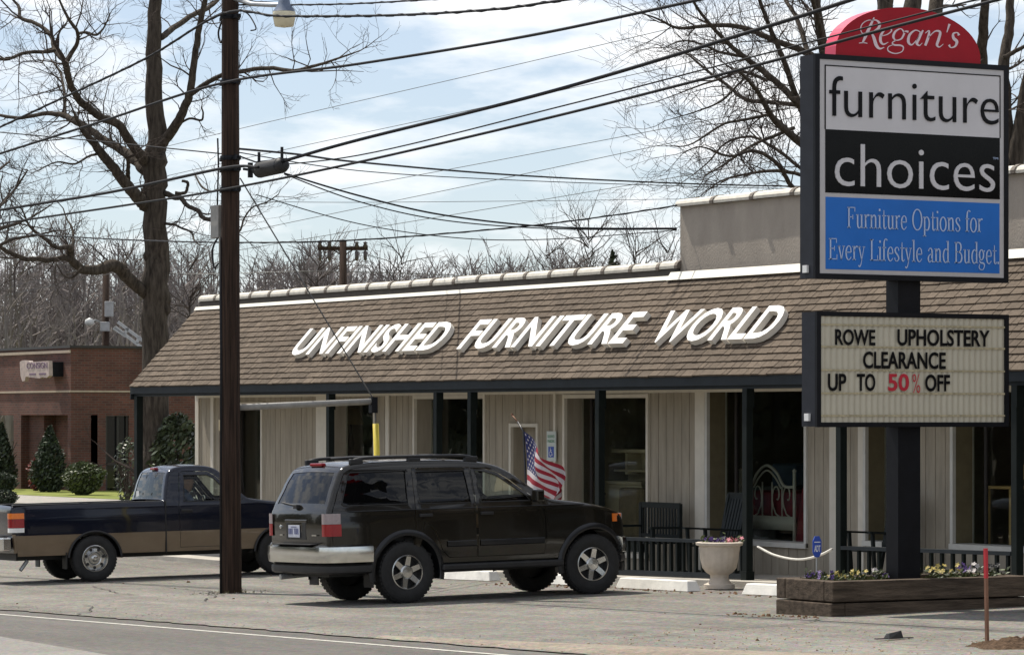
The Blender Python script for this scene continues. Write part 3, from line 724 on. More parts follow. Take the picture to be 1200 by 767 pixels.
def build_vehicle(root, c):
    """silhouette swept across the width, with separate doors, glass, hood and so on"""
    S = chaikin(c['sil'], 2); r = c['r']; n = len(S); Nn = []
    for i in range(n):
        a, b = S[max(i - 1, 0)], S[min(i + 1, n - 1)]; t = Vector((b[0] - a[0], b[1] - a[1])).normalized(); Nn.append((-t.y, t.x))
    Wf = c['W']; inner = [(p[0] - m[0] * r, p[1] - m[1] * r) for p, m in zip(S, Nn)]
    zs = c['sill']
    bottom = []
    for (xc, zc, Rr) in c['arches']: bottom += arc(xc, zc, Rr, zs)
    outline = inner + [(inner[-1][0], zs)] + bottom + [(inner[0][0], zs)]
    parts = {}
    def getp(k): return parts.setdefault(k, MB())
    doors = c.get('doors', {}); 
    for sgn in (1, -1):
        holes = [inset_poly(d, -.004) for d in doors] + [w for k, w in c['holes']]
        bm = fill2d(outline, holes); cutgrid(bm, .07, c.get('zcut', ())); bm.verts.index_update()
        for k, b in mesh_parts_from(bm, Wf, sgn, 0, c['paintclass']).items(): merge(getp(k), b)
        bm.free()
        # rounded ring between side sheet and centre strip
        for i in range(n - 1):
            q = (S[i], S[i + 1]); m_ = (Nn[i], Nn[i + 1]); mid = ((q[0][0] + q[1][0]) / 2, (q[0][1] + q[1][1]) / 2)
            rows = []
            for k in range(5):
                a = k / 4 * math.pi / 2
                rows.append([Vector((p[0] - nn[0] * r * (1 - math.sin(a)), sgn * (Wf(*p) - r * (1 - math.cos(a))), p[1] - nn[1] * r * (1 - math.sin(a)))) for p, nn in zip(q, m_)])
            vs = [p for row in rows for p in row]
            k_ = c['paintclass'](*mid); k_ = 'body' if k_ == 'body' else k_
            getp(k_).add(vs, [(2 * k, 2 * k + 1, 2 * k + 3, 2 * k + 2) for k in range(4)])
    NY = 14
    for i in range(n - 1):
        mid = ((S[i][0] + S[i + 1][0]) / 2, (S[i][1] + S[i + 1][1]) / 2)
        k = c['strip'](*mid)
        if k is None: continue
        kk, crown, gl, pillar = k
        rows = []
        for p, nn in ((S[i], Nn[i]), (S[i + 1], Nn[i + 1])):
            we = Wf(*p) - r; cr = c['crown'](*p)
            ys = [-we] + [(-we + pillar) + (2 * (we - pillar)) * j / (NY - 2) for j in range(NY - 1)] + [we] if pillar else [-we + 2 * we * j / NY for j in range(NY + 1)]
            rows.append([Vector((p[0] + nn[0] * cr * (1 - (y / we) ** 2), y, p[1] + nn[1] * cr * (1 - (y / we) ** 2))) for y in ys])
        m = len(rows[0])
        for j in range(m - 1):
            tgt = kk if not (pillar and j in (0, m - 2)) else 'body'
            vv = [rows[0][j], rows[0][j + 1], rows[1][j + 1], rows[1][j]]
            if gl and tgt == kk: vv = [p - Vector((Nn[i][0], 0, Nn[i][1])) * .006 for p in vv]
            getp(tgt).add(vv, [(0, 1, 2, 3)])
    made = {}
    for k, b in parts.items():
        made[k] = b.build(c['names'].get(k, k), c['mats'][k], root, local=True, autosm=40)
    # doors, window glass
    for sgn in (1, -1):
        for d in doors:
            hs = [w for k, w in c['doorholes'] if k == doors.index(d)]
            bm = fill2d(inset_poly(d, .004), hs); cutgrid(bm, .07, c.get('zcut', ())); bm.verts.index_update(); b = MB(); mi = []
            for k, bb_ in mesh_parts_from(bm, Wf, sgn, 0.001, c['paintclass']).items():
                mm = 0 if k == 'body' else 1
                b.add(bb_.v, bb_.f, mm)
            bm.free()
            do = b.build('door', [c['mats']['body'], c['mats'].get('lower_panel', c['mats']['body'])], root, local=True, autosm=40)
            xs = [p[0] for p in d]; hx = min(xs) + c['handle'][0]; hz = c['handle'][1]; w = Wf(hx, hz)
            hb = MB().box(hx - .09, hx + .09, sgn * (w - .01), sgn * (w + .03), hz - .02, hz + .02); hb.build('handle', M['darkplastic'], do, local=True, bevel=.008)
            for w_, gm in [(w2, g2) for (k, w2), g2 in zip(c['doorholes'], c['doorglass']) if k == doors.index(d)]:
                bm = fill2d(inset_poly(w_, -.01)); cutgrid(bm, .1); bm.verts.index_update()
                g = MB(); 
                for bb_ in mesh_parts_from(bm, Wf, sgn, -.014, lambda x, z: 0).values(): merge(g, bb_)
                bm.free(); g.build('window', M[gm], do, local=True, smooth=True)
                # rubber seal round the glass
                loop = w_ + [w_[0]]
                MB().tube([Vector((x, sgn * (Wf(x, z) + .001), z)) for x, z in loop], .009, 5, caps=False).build('window_seal', M['blackrub'], do, local=True)
        for (nm, w_), gm in zip(c['holes'], c['holeglass']):
            bm = fill2d(inset_poly(w_, -.01)); cutgrid(bm, .1); bm.verts.index_update(); g = MB()
            for bb_ in mesh_parts_from(bm, Wf, sgn, -.012, lambda x, z: 0).values(): merge(g, bb_)
            bm.free(); go = g.build(nm, M[gm], root, local=True, smooth=True)
            MB().tube([Vector((x, sgn * (Wf(x, z) + .001), z)) for x, z in w_ + [w_[0]]], .009, 5, caps=False).build('window_seal', M['blackrub'], go, local=True)
    return made, S, Wf
def wheel(root, x, y, z, Rt, wd, rim_r, style, sgn, steer=0):
    """tyre with a tread shoulder, rim with spokes or dark discs for holes; outer side is sgn*y"""
    def T(b):
        if steer:
            m = Matrix.Rotation(steer, 3, 'Z'); o = Vector((x, y, z)); b.v = [m @ (p - o) + o for p in b.v]
        return b
    h = wd / 2
    prof = [(rim_r * .97, -h * .8), (rim_r + .03, -h * .95), (Rt * .88, -h), (Rt * .97, -h * .86), (Rt, -h * .6), (Rt + .004, 0), (Rt, h * .6), (Rt * .97, h * .86), (Rt * .88, h), (rim_r + .03, h * .97), (rim_r * .99, h * .82), (rim_r * .97, -h * .8)]
    tb = MB().lathe(prof, (x, y, z), 'y', 44)
    for k in range(44):
        a = 2 * math.pi * (k + .5) / 44
        for yy in (-h * .55, 0, h * .55):
            p = Vector((x + math.cos(a) * (Rt - .001), y + yy, z + math.sin(a) * (Rt - .001)))
            tb.obox(p, Vector((math.cos(a), 0, math.sin(a))) * .006, Vector((0, h * .23, 0)), Vector((-math.sin(a), 0, math.cos(a))) * .016)
    wo = T(tb).build('wheel', M['tyre'], root, local=True, autosm=35)
    o = y + sgn * h * .78
    rb = MB().lathe([(rim_r, o - sgn * .16), (rim_r * .985, o), (rim_r * .99, o + sgn * .012), (rim_r * .93, o + sgn * .014), (rim_r * .90, o), (rim_r * .88, o - sgn * .10)], (x, 0, z), 'y', 44)
    dk = MB().lathe([(0.001, o - sgn * .10), (rim_r * .9, o - sgn * .10)], (x, 0, z), 'y', 32)
    if style == 'alloy':
        for k in range(6):
            a = k * math.pi / 3 + .35; u = Vector((math.cos(a), 0, math.sin(a))); t = Vector((-math.sin(a), 0, math.cos(a))); c = Vector((x, o, z)); ny = Vector((0, sgn, 0))
            q = [c + u * .05 + t * .036 - ny * .015, c + u * .05 - t * .036 - ny * .015, c + u * rim_r * .91 - t * .030 - ny * .004, c + u * rim_r * .91 + t * .030 - ny * .004]
            rb.add(q + [p - ny * .06 for p in q], [(0, 1, 2, 3), (0, 4, 5, 1), (1, 5, 6, 2), (2, 6, 7, 3), (3, 7, 4, 0)])
        rb.lathe([(.085, o - sgn * .05), (.085, o - sgn * .004), (.07, o + sgn * .012), (.001, o + sgn * .016)], (x, 0, z), 'y', 24)
        for k in range(6):
            a = k * math.pi / 3; rb.lathe([(.011, o - sgn * .01), (.011, o + sgn * .012), (.001, o + sgn * .013)], (x + .058 * math.cos(a), 0, z + .058 * math.sin(a)), 'y', 8)
    else:
        rb.lathe([(rim_r * .9, o - sgn * .045), (rim_r * .74, o - sgn * .02), (rim_r * .5, o - sgn * .014), (rim_r * .40, o - sgn * .03), (.001, o - sgn * .03)], (x, 0, z), 'y', 36)
        rb.lathe([(.05, o - sgn * .03), (.048, o + sgn * .0), (.03, o + sgn * .012), (.001, o + sgn * .014)], (x, 0, z), 'y', 20)
        for k in range(7):
            a = k * 2 * math.pi / 7 + .2; rad = rim_r * .68
            dk.lathe([(.001, o - sgn * .010), (.024, o - sgn * .010), (.024, o - sgn * .03)], (x + rad * math.cos(a), 0, z + rad * math.sin(a)), 'y', 12)
    T(rb).build('rim', M['alloy'], wo, local=True, autosm=30)
    T(dk).build('rim_shade', M['darkplastic'], wo, local=True)  # dark discs stand for the shade behind the spokes and in the holes
def root_on_slope(name, u, v, head):
    n = Vector((-.02, -.016, 1)).normalized(); fwd = Vector((math.cos(head), math.sin(head), 0)); fwd = (fwd - n * fwd.dot(n)).normalized(); left = n.cross(fwd)
    m = Matrix((fwd, left, n)).transposed()
    o = empty(name, (u, v, gz(u, v) + .018), m.to_euler()); return o
def rbox(name, mat, root, x0, x1, y0, y1, z0, z1, bev=.03):
    return MB().box(x0, x1, y0, y1, z0, z1).build(name, mat, root, local=True, bevel=bev)
def seat(root, x, y, mat, z=.62):
    b = MB(); b.box(x - .05, x + .45, y - .25, y + .25, z, z + .16)
    b.add([Vector((x - .05 - .16 * t, y + s * (.25 - .03 * t), z + .1 + .56 * t)) for t in (0, 1) for s in (-1, 1)] + [Vector((x + .08 - .18 * t, y + s * (.25 - .03 * t), z + .1 + .56 * t)) for t in (0, 1) for s in (-1, 1)],
          [(0, 1, 3, 2), (4, 6, 7, 5), (0, 4, 5, 1), (2, 3, 7, 6), (0, 2, 6, 4), (1, 5, 7, 3)])
    b.box(x - .22, x - .10, y - .13, y + .13, z + .68, z + .86)
    return b.build('seat', mat, root, local=True, bevel=.03)

# ---- the sport utility
suv = root_on_slope('sport_utility_vehicle', -37.82, 19.88, R(90))
tag(suv, 'dark olive brown sport utility parked nose-in before the porch', 'car')
WS = [(.3, .80), (.5, .83), (.7, .855), (.95, .857), (1.12, .845), (1.2, .825), (1.45, .755), (1.62, .70), (1.75, .64)]
def Wsuv(x, z):
    w = interp(WS, z)
    if x < -.55: w -= .055 * ((-.55 - x) / .5) ** 2
    if x > 2.6: w -= .13 * ((x - 2.6) / .62) ** 2
    return w
sil = [(-1.0, .47), (-1.03, .62), (-1.055, .80), (-1.055, 1.10), (-1.02, 1.20), (-.93, 1.40), (-.83, 1.60), (-.74, 1.69), (-.5, 1.725), (.2, 1.74), (.85, 1.73), (1.22, 1.695), (1.50, 1.61), (1.78, 1.41), (2.02, 1.235), (2.12, 1.205), (2.55, 1.155), (2.92, 1.085), (3.10, 1.03), (3.19, .95), (3.225, .8), (3.225, .6), (3.21, .47)]
def strip_suv(x, z):
    if x < -.80 and 1.235 < z < 1.60: return ('rear_window', .03, True, .07)
    if x < -.9 and z <= 1.235: return ('tailgate', .02, False, 0)
    if 1.50 < x < 2.02 and z > 1.24: return ('windshield', .03, True, .06)
    if x >= 2.02 and z > 1.0: return ('hood', .03, False, 0)
    if z >= 1.60: return ('roof', .02, False, 0)
    return ('body', .02, False, 0)
d_rear = chaikin([(.13, .53), (.13, 1.10), (.165, 1.64), (.975, 1.637), (.99, .53), (.60, .53), (.50, .62), (.40, .86), (.26, .98)], 0)
d_front = chaikin([(1.005, .53), (.992, 1.635), (1.20, 1.612), (1.36, 1.562), (1.51, 1.468), (1.86, 1.215), (1.97, 1.08), (1.98, .75), (1.96, .53)], 0)
suvc = dict(sil=sil, r=.055, W=Wsuv, sill=.47, arches=[(2.675, .37, .455), (0, .37, .455)],
            doors=[d_rear, d_front], doorholes=[(0, [(.20, 1.205), (.215, 1.595), (.90, 1.597), (.925, 1.20)]), (1, [(1.065, 1.20), (1.05, 1.592), (1.19, 1.575), (1.335, 1.528), (1.465, 1.442), (1.715, 1.268), (1.775, 1.20)])],
            doorglass=['tint', 'clear'], holes=[('side_window', [(-.86, 1.225), (-.72, 1.58), (-.68, 1.605), (.07, 1.615), (.04, 1.205), (-.83, 1.205)])], holeglass=['tint'],
            paintclass=lambda x, z: 'body', strip=strip_suv, handle=(.14, 1.06),
            crown=lambda x, z: .045 if x > 2.6 and z < 1.0 else (.03 if z > 1.15 else .035),
            names={}, mats=dict(body=M['suvpaint'], rear_window=M['tint'], tailgate=M['suvpaint'], windshield=M['clear'], hood=M['suvpaint'], roof=M['suvpaint']))
made, S_, Wf = build_vehicle(suv, suvc)
for (x, s, stw) in ((0, 1, 0), (0, -1, 0), (2.675, 1, R(-7)), (2.675, -1, R(-7))): wheel(suv, x, s * .735, .372, .375, .255, .215, 'alloy', s, stw)
for xc in (0, 2.675):
    for s in (1, -1):
        A = [R(-12) + (math.pi + R(24)) * k / 28 for k in range(29)]
        b = MB()
        def flp(a, q):
            rr_ = .45 + .075 * q; x = xc + rr_ * math.cos(a); z = .37 + rr_ * math.sin(a)
            return Vector((x, s * (Wf(x, max(z, .5)) + .035 * math.sin(math.pi * min(1, q * 1.0) * .62 + .7) - .012 * q), z))
        b.grid(lambda p, q: flp(A[0] + (A[-1] - A[0]) * p, q), 28, 5)
        b.grid(lambda p, q: (lambda a, v: Vector((v.x, v.y - s * .22 * q, v.z)))(0, flp(A[0] + (A[-1] - A[0]) * p, 0)), 28, 2)
        b.build('fender_flare', M['flarepaint'], suv, local=True, autosm=50)
        # dark liner
        MB().grid(lambda p, q: Vector((xc + .50 * math.cos(math.pi * p), s * (.40 + .36 * q), .37 + .50 * math.sin(math.pi * p))), 14, 1).build('wheel_well', M['blackrub'], suv, local=True)
MB().box(-.95, 3.05, -.60, .60, .34, .56).box(.45, 2.22, -.76, .76, .38, .50).build('chassis', M['blackrub'], suv, local=True)
MB().box(-.85, 2.1, -.74, .74, .56, .60).box(2.02, 2.08, -.72, .72, .6, 1.15).build('floor_pan', M['blackrub'], suv, local=True)
for s in (1, -1):
    rbox('side_step', M['darkplastic'], suv, .46, 2.2, s * .78 if s > 0 else -.92, .92 if s > 0 else -.78, .37, .45, .02)
    # body side moulding
    b = MB()
    for xa, xb in ((.56, .97), (1.03, 1.95)):
        b = MB()
        pts = [xa + (xb - xa) * k / 8 for k in range(9)]
        for p, q in zip(pts, pts[1:]): b.add([Vector((x, s * (Wf(x, z) + o_), z)) for x in (p, q) for z, o_ in ((.66, .003), (.67, .016), (.725, .016), (.735, .003))], [(0, 1, 5, 4), (1, 2, 6, 5), (2, 3, 7, 6)])
        b.build('side_moulding', M['flarepaint'], suv, local=True)
    # thin pinstripe crease along the belt
    pts = [Vector((x / 20, s * (Wf(x / 20, 1.135) + .002), 1.135)) for x in range(-16, 52)]
    MB().tube(pts, .006, 5).build('belt_line', M['flarepaint'], suv, local=True)
    # tail lamp wraps round the corner
    def lamp(z0, z1, x1, off=.012):
        b = MB(); P = []
        for k in range(9):
            t = k / 8
            if t < .45: y = .60 + (Wf(-1.0, .95) - .62) * (t / .45); x = -1.055 - .016 * (1 - t)
            else: q = (t - .45) / .55; y = Wf(-1.0, .95) - .015 + .008 * q + off * q; x = -1.05 + .05 * min(1, q * 3) + (x1 + 1.0) * max(0, q - .0)
            P.append((x - .012 * (t < .45), y))
        P = [(-1.075, .675), (-1.078, .72), (-1.075, .765), (-1.06, .80), (-1.03, .822), (-.99, .838), (x1, .858)]
        b.add([Vector((x, s * (y + .004), z)) for z in (z0, z1) for x, y in P], [(i, i + 1, i + 1 + len(P), i + len(P)) for i in range(len(P) - 1)])
        b.add([Vector((x, s * (y + .004), z0)) for x, y in P] + [Vector((x + .02, s * (y - .06), z0)) for x, y in P], [(i, i + 1, i + 1 + len(P), i + len(P)) for i in range(len(P) - 1)])
        return b
    lo = lamp(.84, .985, -.90).build('tail_light', M['taillight'], suv, local=True, smooth=True)
    lamp(.988, 1.115, -.91).build('reverse_lens', M['lampwhite'], lo, local=True, smooth=True)
    # front corner lamp and headlight
    b = MB(); P = [(2.98, .0), (3.06, .0), (3.12, .0), (3.165, .0)]
    b.add([Vector((x, s * (Wf(x, z) + .006 - (.03 if x > 3.1 else 0)), z)) for z in (.90, 1.0) for x, _ in P], [(i, i + 1, i + 5, i + 4) for i in range(3)])
    b.build('turn_signal', M['amber'], suv, local=True, smooth=True)
    MB().box(3.20, 3.235, s * .34 if s > 0 else -.64, .64 if s > 0 else -.34, .86, 1.0).build('headlight', M['lampwhite'], suv, local=True, bevel=.01)
    # mirror
    mb_ = MB().box(1.74, 1.86, s * .91 if s > 0 else -1.05, 1.05 if s > 0 else -.91, 1.18, 1.34); mb_.bar((1.80, s * .80, 1.20), (1.80, s * .95, 1.24), .05, .06)
    mo = mb_.build('mirror', M['suvpaint'], suv, local=True, bevel=.03)
    # roof rail with feet
    pts = [Vector((x, s * .60, z)) for x, z in catmull([(-.62, 1.735), (-.50, 1.77), (-.2, 1.782), (.7, 1.782), (1.0, 1.77), (1.13, 1.735)], 5)]
    ro = MB().tube(pts, .021, 8).build('roof_rail', M['darkplastic'], suv, local=True, smooth=True)
    for x in (-.55, .25, 1.06): MB().box(x - .09, x + .09, s * .60 - .028, s * .60 + .028, 1.70, 1.77).build('rail_foot', M['darkplastic'], ro, local=True, bevel=.012)
    # mud flap
    MB().box(-.49, -.475, s * .62 if s > 0 else -.86, .86 if s > 0 else -.62, .20, .56).build('mud_flap', M['blackrub'], suv, local=True)
for x in (-.28, .72): MB().tube([Vector((x, -.58, 1.78)), Vector((x, 0, 1.795)), Vector((x, .58, 1.78))], .018, 6).build('cross_bar', M['darkplastic'], suv, local=True)
# bumpers
def bumper(name, mat, pts, z0, z1, th, rnd=.02):
    b = MB(); n = len(pts); prof = [(0, z0), (th * .8, z0 + .02), (th, (z0 + z1) / 2), (th * .9, z1 - .025), (0, z1)]
    P = []
    for i in range(n):
        a, c = pts[max(i - 1, 0)], pts[min(i + 1, n - 1)]; t = Vector((c[0] - a[0], c[1] - a[1])).normalized(); nn = Vector((t.y, -t.x))
        P.append([Vector((pts[i][0] + nn.x * o, pts[i][1] + nn.y * o, z)) for o, z in prof])
    m = len(prof); b.add([p for row in P for p in row], [(i * m + j, i * m + j + 1, (i + 1) * m + j + 1, (i + 1) * m + j) for i in range(n - 1) for j in range(m - 1)])
    b.add([p for p in P[0]] + [p for p in P[-1]], [tuple(range(m)), tuple(range(m, 2 * m))])
    b.add([Vector((p[0], p[1], z)) for p in pts for z in (z1, z1)], [])
    b.add([P[i][-1] for i in range(n)] + [Vector((pts[i][0] * .97, pts[i][1] * .9, z1)) for i in range(n)], [(i, i + 1, n + i + 1, n + i) for i in range(n - 1)])
    return b.build(name, mat, suv if name != 'rear_bumper_t' else suv, local=True, autosm=45)
rb_pts = [(-.50, .85), (-.80, .84), (-.95, .80), (-1.04, .72), (-1.07, .58), (-1.08, 0), (-1.07, -.58), (-1.04, -.72), (-.95, -.80), (-.80, -.84), (-.50, -.85)]
bumper('bumper', M['chrome'], rb_pts, .50, .735, .085)
bumper('bumper_skirt', M['darkplastic'], rb_pts, .38, .50, .04)
MB().box(-1.16, -1.02, -.52, .52, .737, .748).build('step_pad', M['darkplastic'], suv, local=True)
fb_pts = [(3.06, -.80), (3.15, -.74), (3.22, -.60), (3.25, 0), (3.22, .60), (3.15, .74), (3.06, .80)]
bumper('bumper', M['chrome'], fb_pts, .50, .72, .075); bumper('bumper_skirt', M['darkplastic'], fb_pts, .38, .50, .05)
MB().box(3.23, 3.26, -.34, .34, .76, .95).build('grille', M['darkplastic'], suv, local=True)
# tailgate fittings
tg = made['tailgate']
b = MB(); b.box(-1.095, -1.07, -.30, .30, 1.005, 1.045); b.build('tailgate_garnish', M['suvpaint'], tg, local=True, bevel=.01)
b = MB(); b.box(-1.088, -1.074, -.27, .27, .80, 1.005); b.build('plate_recess', M['flarepaint'], tg, local=True, bevel=.004)
pl = MB().box(-1.100, -1.094, -.12, .19, .825, .975).build('licence_plate', M['plate'], tg, local=True, bevel=.003)
b = MB()
for k in range(7):
    if k == 3: continue
    y = .165 - k * .04
    b.box(-1.103, -1.1005, y - .012, y + .010, .865, .935)
b.box(-1.103, -1.1005, -.04, .11, .95, .958); b.build('plate_marks', M['plateink'], pl, local=True)
b = MB(); b.box(-1.095, -1.082, .36, .44, .845, .86); b.box(-1.095, -1.082, -.56, -.44, .845, .86); b.lathe([(.001, -1.10), (.022, -1.095), (.024, -1.08)], (0, .42, .95), 'x', 14); b.build('badge', M['chrome'], tg, local=True)
MB().box(-.80, -.735, -.16, .16, 1.69, 1.728).build('brake_light', M['taillight'], suv, local=True, bevel=.01)
b = MB(); b.tube([Vector((-1.07, -.02, 1.21)), Vector((-1.055, .20, 1.225)), Vector((-1.035, .48, 1.25))], .011, 5); b.box(-1.10, -1.05, -.05, .04, 1.175, 1.225); b.build('rear_wiper', M['darkplastic'], suv, local=True)
MB().tube([Vector((-.6, .42, .36)), Vector((-1.10, .44, .33))], .035, 10).build('exhaust_pipe', M['steel'], suv, local=True)
# cabin
for y in (.38, -.38): seat(suv, 1.0, y, M['tanseat'])
b = MB(); b.box(.10, .55, -.60, .60, .62, .80); b.box(-.02, .12, -.58, .58, .7, 1.22); b.build('rear_seat', M['greyseat'], suv, local=True, bevel=.03)
b = MB(); b.box(1.70, 2.02, -.70, .70, .85, 1.16); b.build('dashboard', M['tanseat'], suv, local=True, bevel=.05)
sw = MB().tube([Vector((1.56 + .07 * math.sin(a), .38 + .18 * math.cos(a), 1.10 + .17 * math.sin(a))) for a in [k * 2 * math.pi / 20 for k in range(21)]], .015, 6, caps=False); sw.bar((1.56, .38, 1.10), (1.72, .38, 1.04), .04, .04)
sw.build('steering_wheel', M['greyseat'], suv, local=True, smooth=True)
MB().box(1.42, 1.47, -.10, .12, 1.50, 1.56).build('inside_mirror', M['darkplastic'], suv, local=True, bevel=.01)

# ---- the pickup
trk = root_on_slope('pickup_truck', -48.855, 20.55, R(84))
tag(trk, 'navy and tan two-tone pickup truck with a long open bed', 'truck')
WT = [(.3, .79), (.45, .82), (.7, .842), (.95, .845), (1.1, .83), (1.18, .815), (1.4, .755), (1.6, .695), (1.72, .64)]
def Wtrk(x, z):
    w = interp(WT, z)
    if x < -1.0: w -= .03 * ((-1.0 - x) / .3) ** 2
    if x > 2.9: w -= .13 * ((x - 2.9) / .8) ** 2
    return w
silt = [(-1.24, .46), (-1.27, .70), (-1.285, 1.0), (-1.28, 1.14), (-1.25, 1.175), (-.5, 1.18), (.6, 1.185), (1.10, 1.187), (1.115, 1.21), (1.14, 1.35), (1.20, 1.58), (1.26, 1.655), (1.38, 1.70), (1.65, 1.715), (1.92, 1.695), (2.06, 1.62), (2.26, 1.40), (2.44, 1.21), (2.54, 1.175), (3.05, 1.11), (3.50, 1.02), (3.66, .94), (3.71, .80), (3.72, .6), (3.70, .46)]
def strip_trk(x, z):
    if -1.26 < x < 1.09 and z > 1.16: return None
    if x < -1.0: return ('tailgate', .01, False, 0)
    if x < 1.24 and 1.22 < z < 1.60: return ('rear_window', .02, True, .08)
    if 2.06 < x < 2.44 and z > 1.215: return ('windshield', .03, True, .06)
    if x >= 2.42 and z > 1.0: return ('hood', .03, False, 0)
    if z >= 1.58: return ('roof', .02, False, 0)
    return ('body', .02, False, 0)
d_t = [(1.36, .47), (1.345, 1.10), (1.40, 1.60), (1.46, 1.625), (1.86, 1.615), (1.98, 1.545), (2.28, 1.22), (2.32, 1.10), (2.32, .47)]
trkc = dict(sil=silt, r=.045, W=Wtrk, sill=.41, arches=[(2.97, .34, .41), (0, .34, .41)], doors=[d_t],
            doorholes=[(0, [(1.43, 1.165), (1.47, 1.565), (1.84, 1.56), (1.95, 1.505), (2.20, 1.23), (2.215, 1.165)])], doorglass=['clear'], holes=[], holeglass=[],
            zcut=(.72,), paintclass=lambda x, z: 'lower_panel' if z < .72 else 'body', strip=strip_trk, handle=(.12, 1.03), crown=lambda x, z: .05 if x > 3.4 and z < .98 else .022,
            names={}, mats=dict(body=M['truckpaint'], lower_panel=M['tanpaint'], tailgate=M['truckpaint'], rear_window=M['rearglass'], windshield=M['clear'], hood=M['truckpaint'], roof=M['truckpaint']))
made, S_, Wf = build_vehicle(trk, trkc)
for (x, s) in ((0, 1), (0, -1), (2.97, 1), (2.97, -1)): wheel(trk, x, s * .735, .345, .345, .215, .205, 'steel', s)
for xc in (0, 2.97):
    for s in (1, -1):
        MB().grid(lambda p, q: Vector((xc + .44 * math.cos(math.pi * p), s * (.42 + .38 * q), .34 + .44 * math.sin(math.pi * p))), 14, 1).build('wheel_well', M['blackrub'], trk, local=True)
        MB().tube([Vector((xc + .415 * math.cos(a), s * (Wf(xc, .7) + .002), .34 + .415 * math.sin(a))) for a in [R(4) + R(172) * k / 20 for k in range(21)]], .018, 6).build('arch_lip', M['darkplastic'], trk, local=True)
b = MB().box(-1.15, 3.6, -.55, .55, .34, .50); b.build('chassis', M['blackrub'], trk, local=True)
b = MB().box(-1.2, 1.08, -.74, .74, .70, .74)
for s in (1, -1): b.box(-1.22, 1.08, s * .70 if s > 0 else -.74, .74 if s > 0 else -.70, .74, 1.165)
b.box(1.05, 1.09, -.74, .74, .74, 1.165); b.box(-1.24, -1.20, -.74, .74, .6, 1.15)
b.build('bed_liner', M['blackrub'], trk, local=True)
for s in (1, -1):
    MB().box(-1.25, 1.09, s * .69 if s > 0 else -.80, .80 if s > 0 else -.69, 1.165, 1.187).build('bed_rail', M['darkplastic'], trk, local=True, bevel=.008)
    b = MB(); b.box(1.118, 1.136, s * .70 if s > 0 else -.848, .848 if s > 0 else -.70, .40, 1.18); b.build('bed_gap', M['blackrub'], trk, local=True)
    P = [(-1.30, .64), (-1.305, .70), (-1.295, .76), (-1.26, .80), (-1.20, .828), (-1.10, .842)]
    def lampt(z0, z1): return MB().add([Vector((x, s * (y + .014), z)) for z in (z0, z1) for x, y in P], [(i, i + 1, i + 1 + len(P), i + len(P)) for i in range(len(P) - 1)])
    lo = lampt(.84, .97).build('tail_light', M['taillight'], trk, local=True, smooth=True); lampt(.975, 1.06).build('amber_lens', M['amber'], lo, local=True, smooth=True); lampt(.77, .836).build('reverse_lens', M['white'], lo, local=True, smooth=True)
    mb_ = MB().box(2.12, 2.22, s * .92 if s > 0 else -1.10, 1.10 if s > 0 else -.92, 1.15, 1.30); mb_.bar((2.17, s * .80, 1.17), (2.17, s * .95, 1.2), .05, .05); mb_.build('mirror', M['darkplastic'], trk, local=True, bevel=.02)
    MB().box(-.455, -.44, s * .62 if s > 0 else -.84, .84 if s > 0 else -.62, .20, .45).build('mud_flap', M['blackrub'], trk, local=True)
    MB().box(3.70, 3.74, s * .42 if s > 0 else -.70, .70 if s > 0 else -.42, .80, .95).build('headlight', M['lampwhite'], trk, local=True)
def tb(name, mat, x0, x1, y, z0, z1): return MB().box(x0, x1, -y, y, z0, z1).build(name, mat, trk, local=True, bevel=.02)
tb('bumper', M['chrome'], -1.44, -1.30, .84, .50, .70); tb('step_pad', M['darkplastic'], -1.43, -1.31, .40, .70, .712); tb('bumper', M['chrome'], 3.74, 3.86, .82, .45, .65)
MB().box(-1.312, -1.296, -.10, .10, .98, 1.03).build('tailgate_handle', M['darkplastic'], trk, local=True)
MB().box(1.20, 1.262, -.11, .11, 1.652, 1.69).build('brake_light', M['taillight'], trk, local=True, bevel=.008)
b = MB();
for y in (.22, -.22): b.box(1.11, 1.125, y - .012, y + .012, 1.22, 1.30); b.add([Vector((1.128, y - .012, 1.26)), Vector((1.128, y + .012, 1.26)), Vector((1.185, y + .012, 1.60)), Vector((1.185, y - .012, 1.60))], [(0, 1, 2, 3)])
b.build('slider_frame', M['blackrub'], trk, local=True)
MB().box(1.115, 1.121, .42, .56, 1.23, 1.33).build('sticker', M['white'], trk, local=True)
MB().tube([Vector((-1.0, -.62, .34)), Vector((-1.12, -.66, .20))], .03, 8).build('exhaust_pipe', M['steel'], trk, local=True)
MB().tube([Vector((2.46, -.70, 1.18)), Vector((2.40, -.71, 1.80))], .004, 4).build('aerial', M['blackrub'], trk, local=True)
b = MB(); b.box(1.40, 1.85, -.66, .66, .60, .82); b.add([Vector((1.40 - .12 * t, y, .82 + .44 * t)) for t in (0, 1) for y in (-.66, .66)] + [Vector((1.55 - .17 * t, y, .82 + .44 * t)) for t in (0, 1) for y in (-.66, .66)], [(0, 1, 3, 2), (4, 6, 7, 5), (0, 4, 5, 1), (2, 3, 7, 6), (0, 2, 6, 4), (1, 5, 7, 3)])
b.build('bench_seat', M['greyseat'], trk, local=True, bevel=.03)
MB().box(2.20, 2.45, -.70, .70, .8, 1.14).build('dashboard', M['greyseat'], trk, local=True, bevel=.05)
sw = MB().tube([Vector((2.08 + .07 * math.sin(a), .36 + .18 * math.cos(a), 1.06 + .17 * math.sin(a))) for a in [k * 2 * math.pi / 20 for k in range(21)]], .015, 6, caps=False); sw.bar((2.08, .36, 1.06), (2.24, .36, 1.0), .04, .04)
sw.build('steering_wheel', M['blackrub'], trk, local=True, smooth=True)
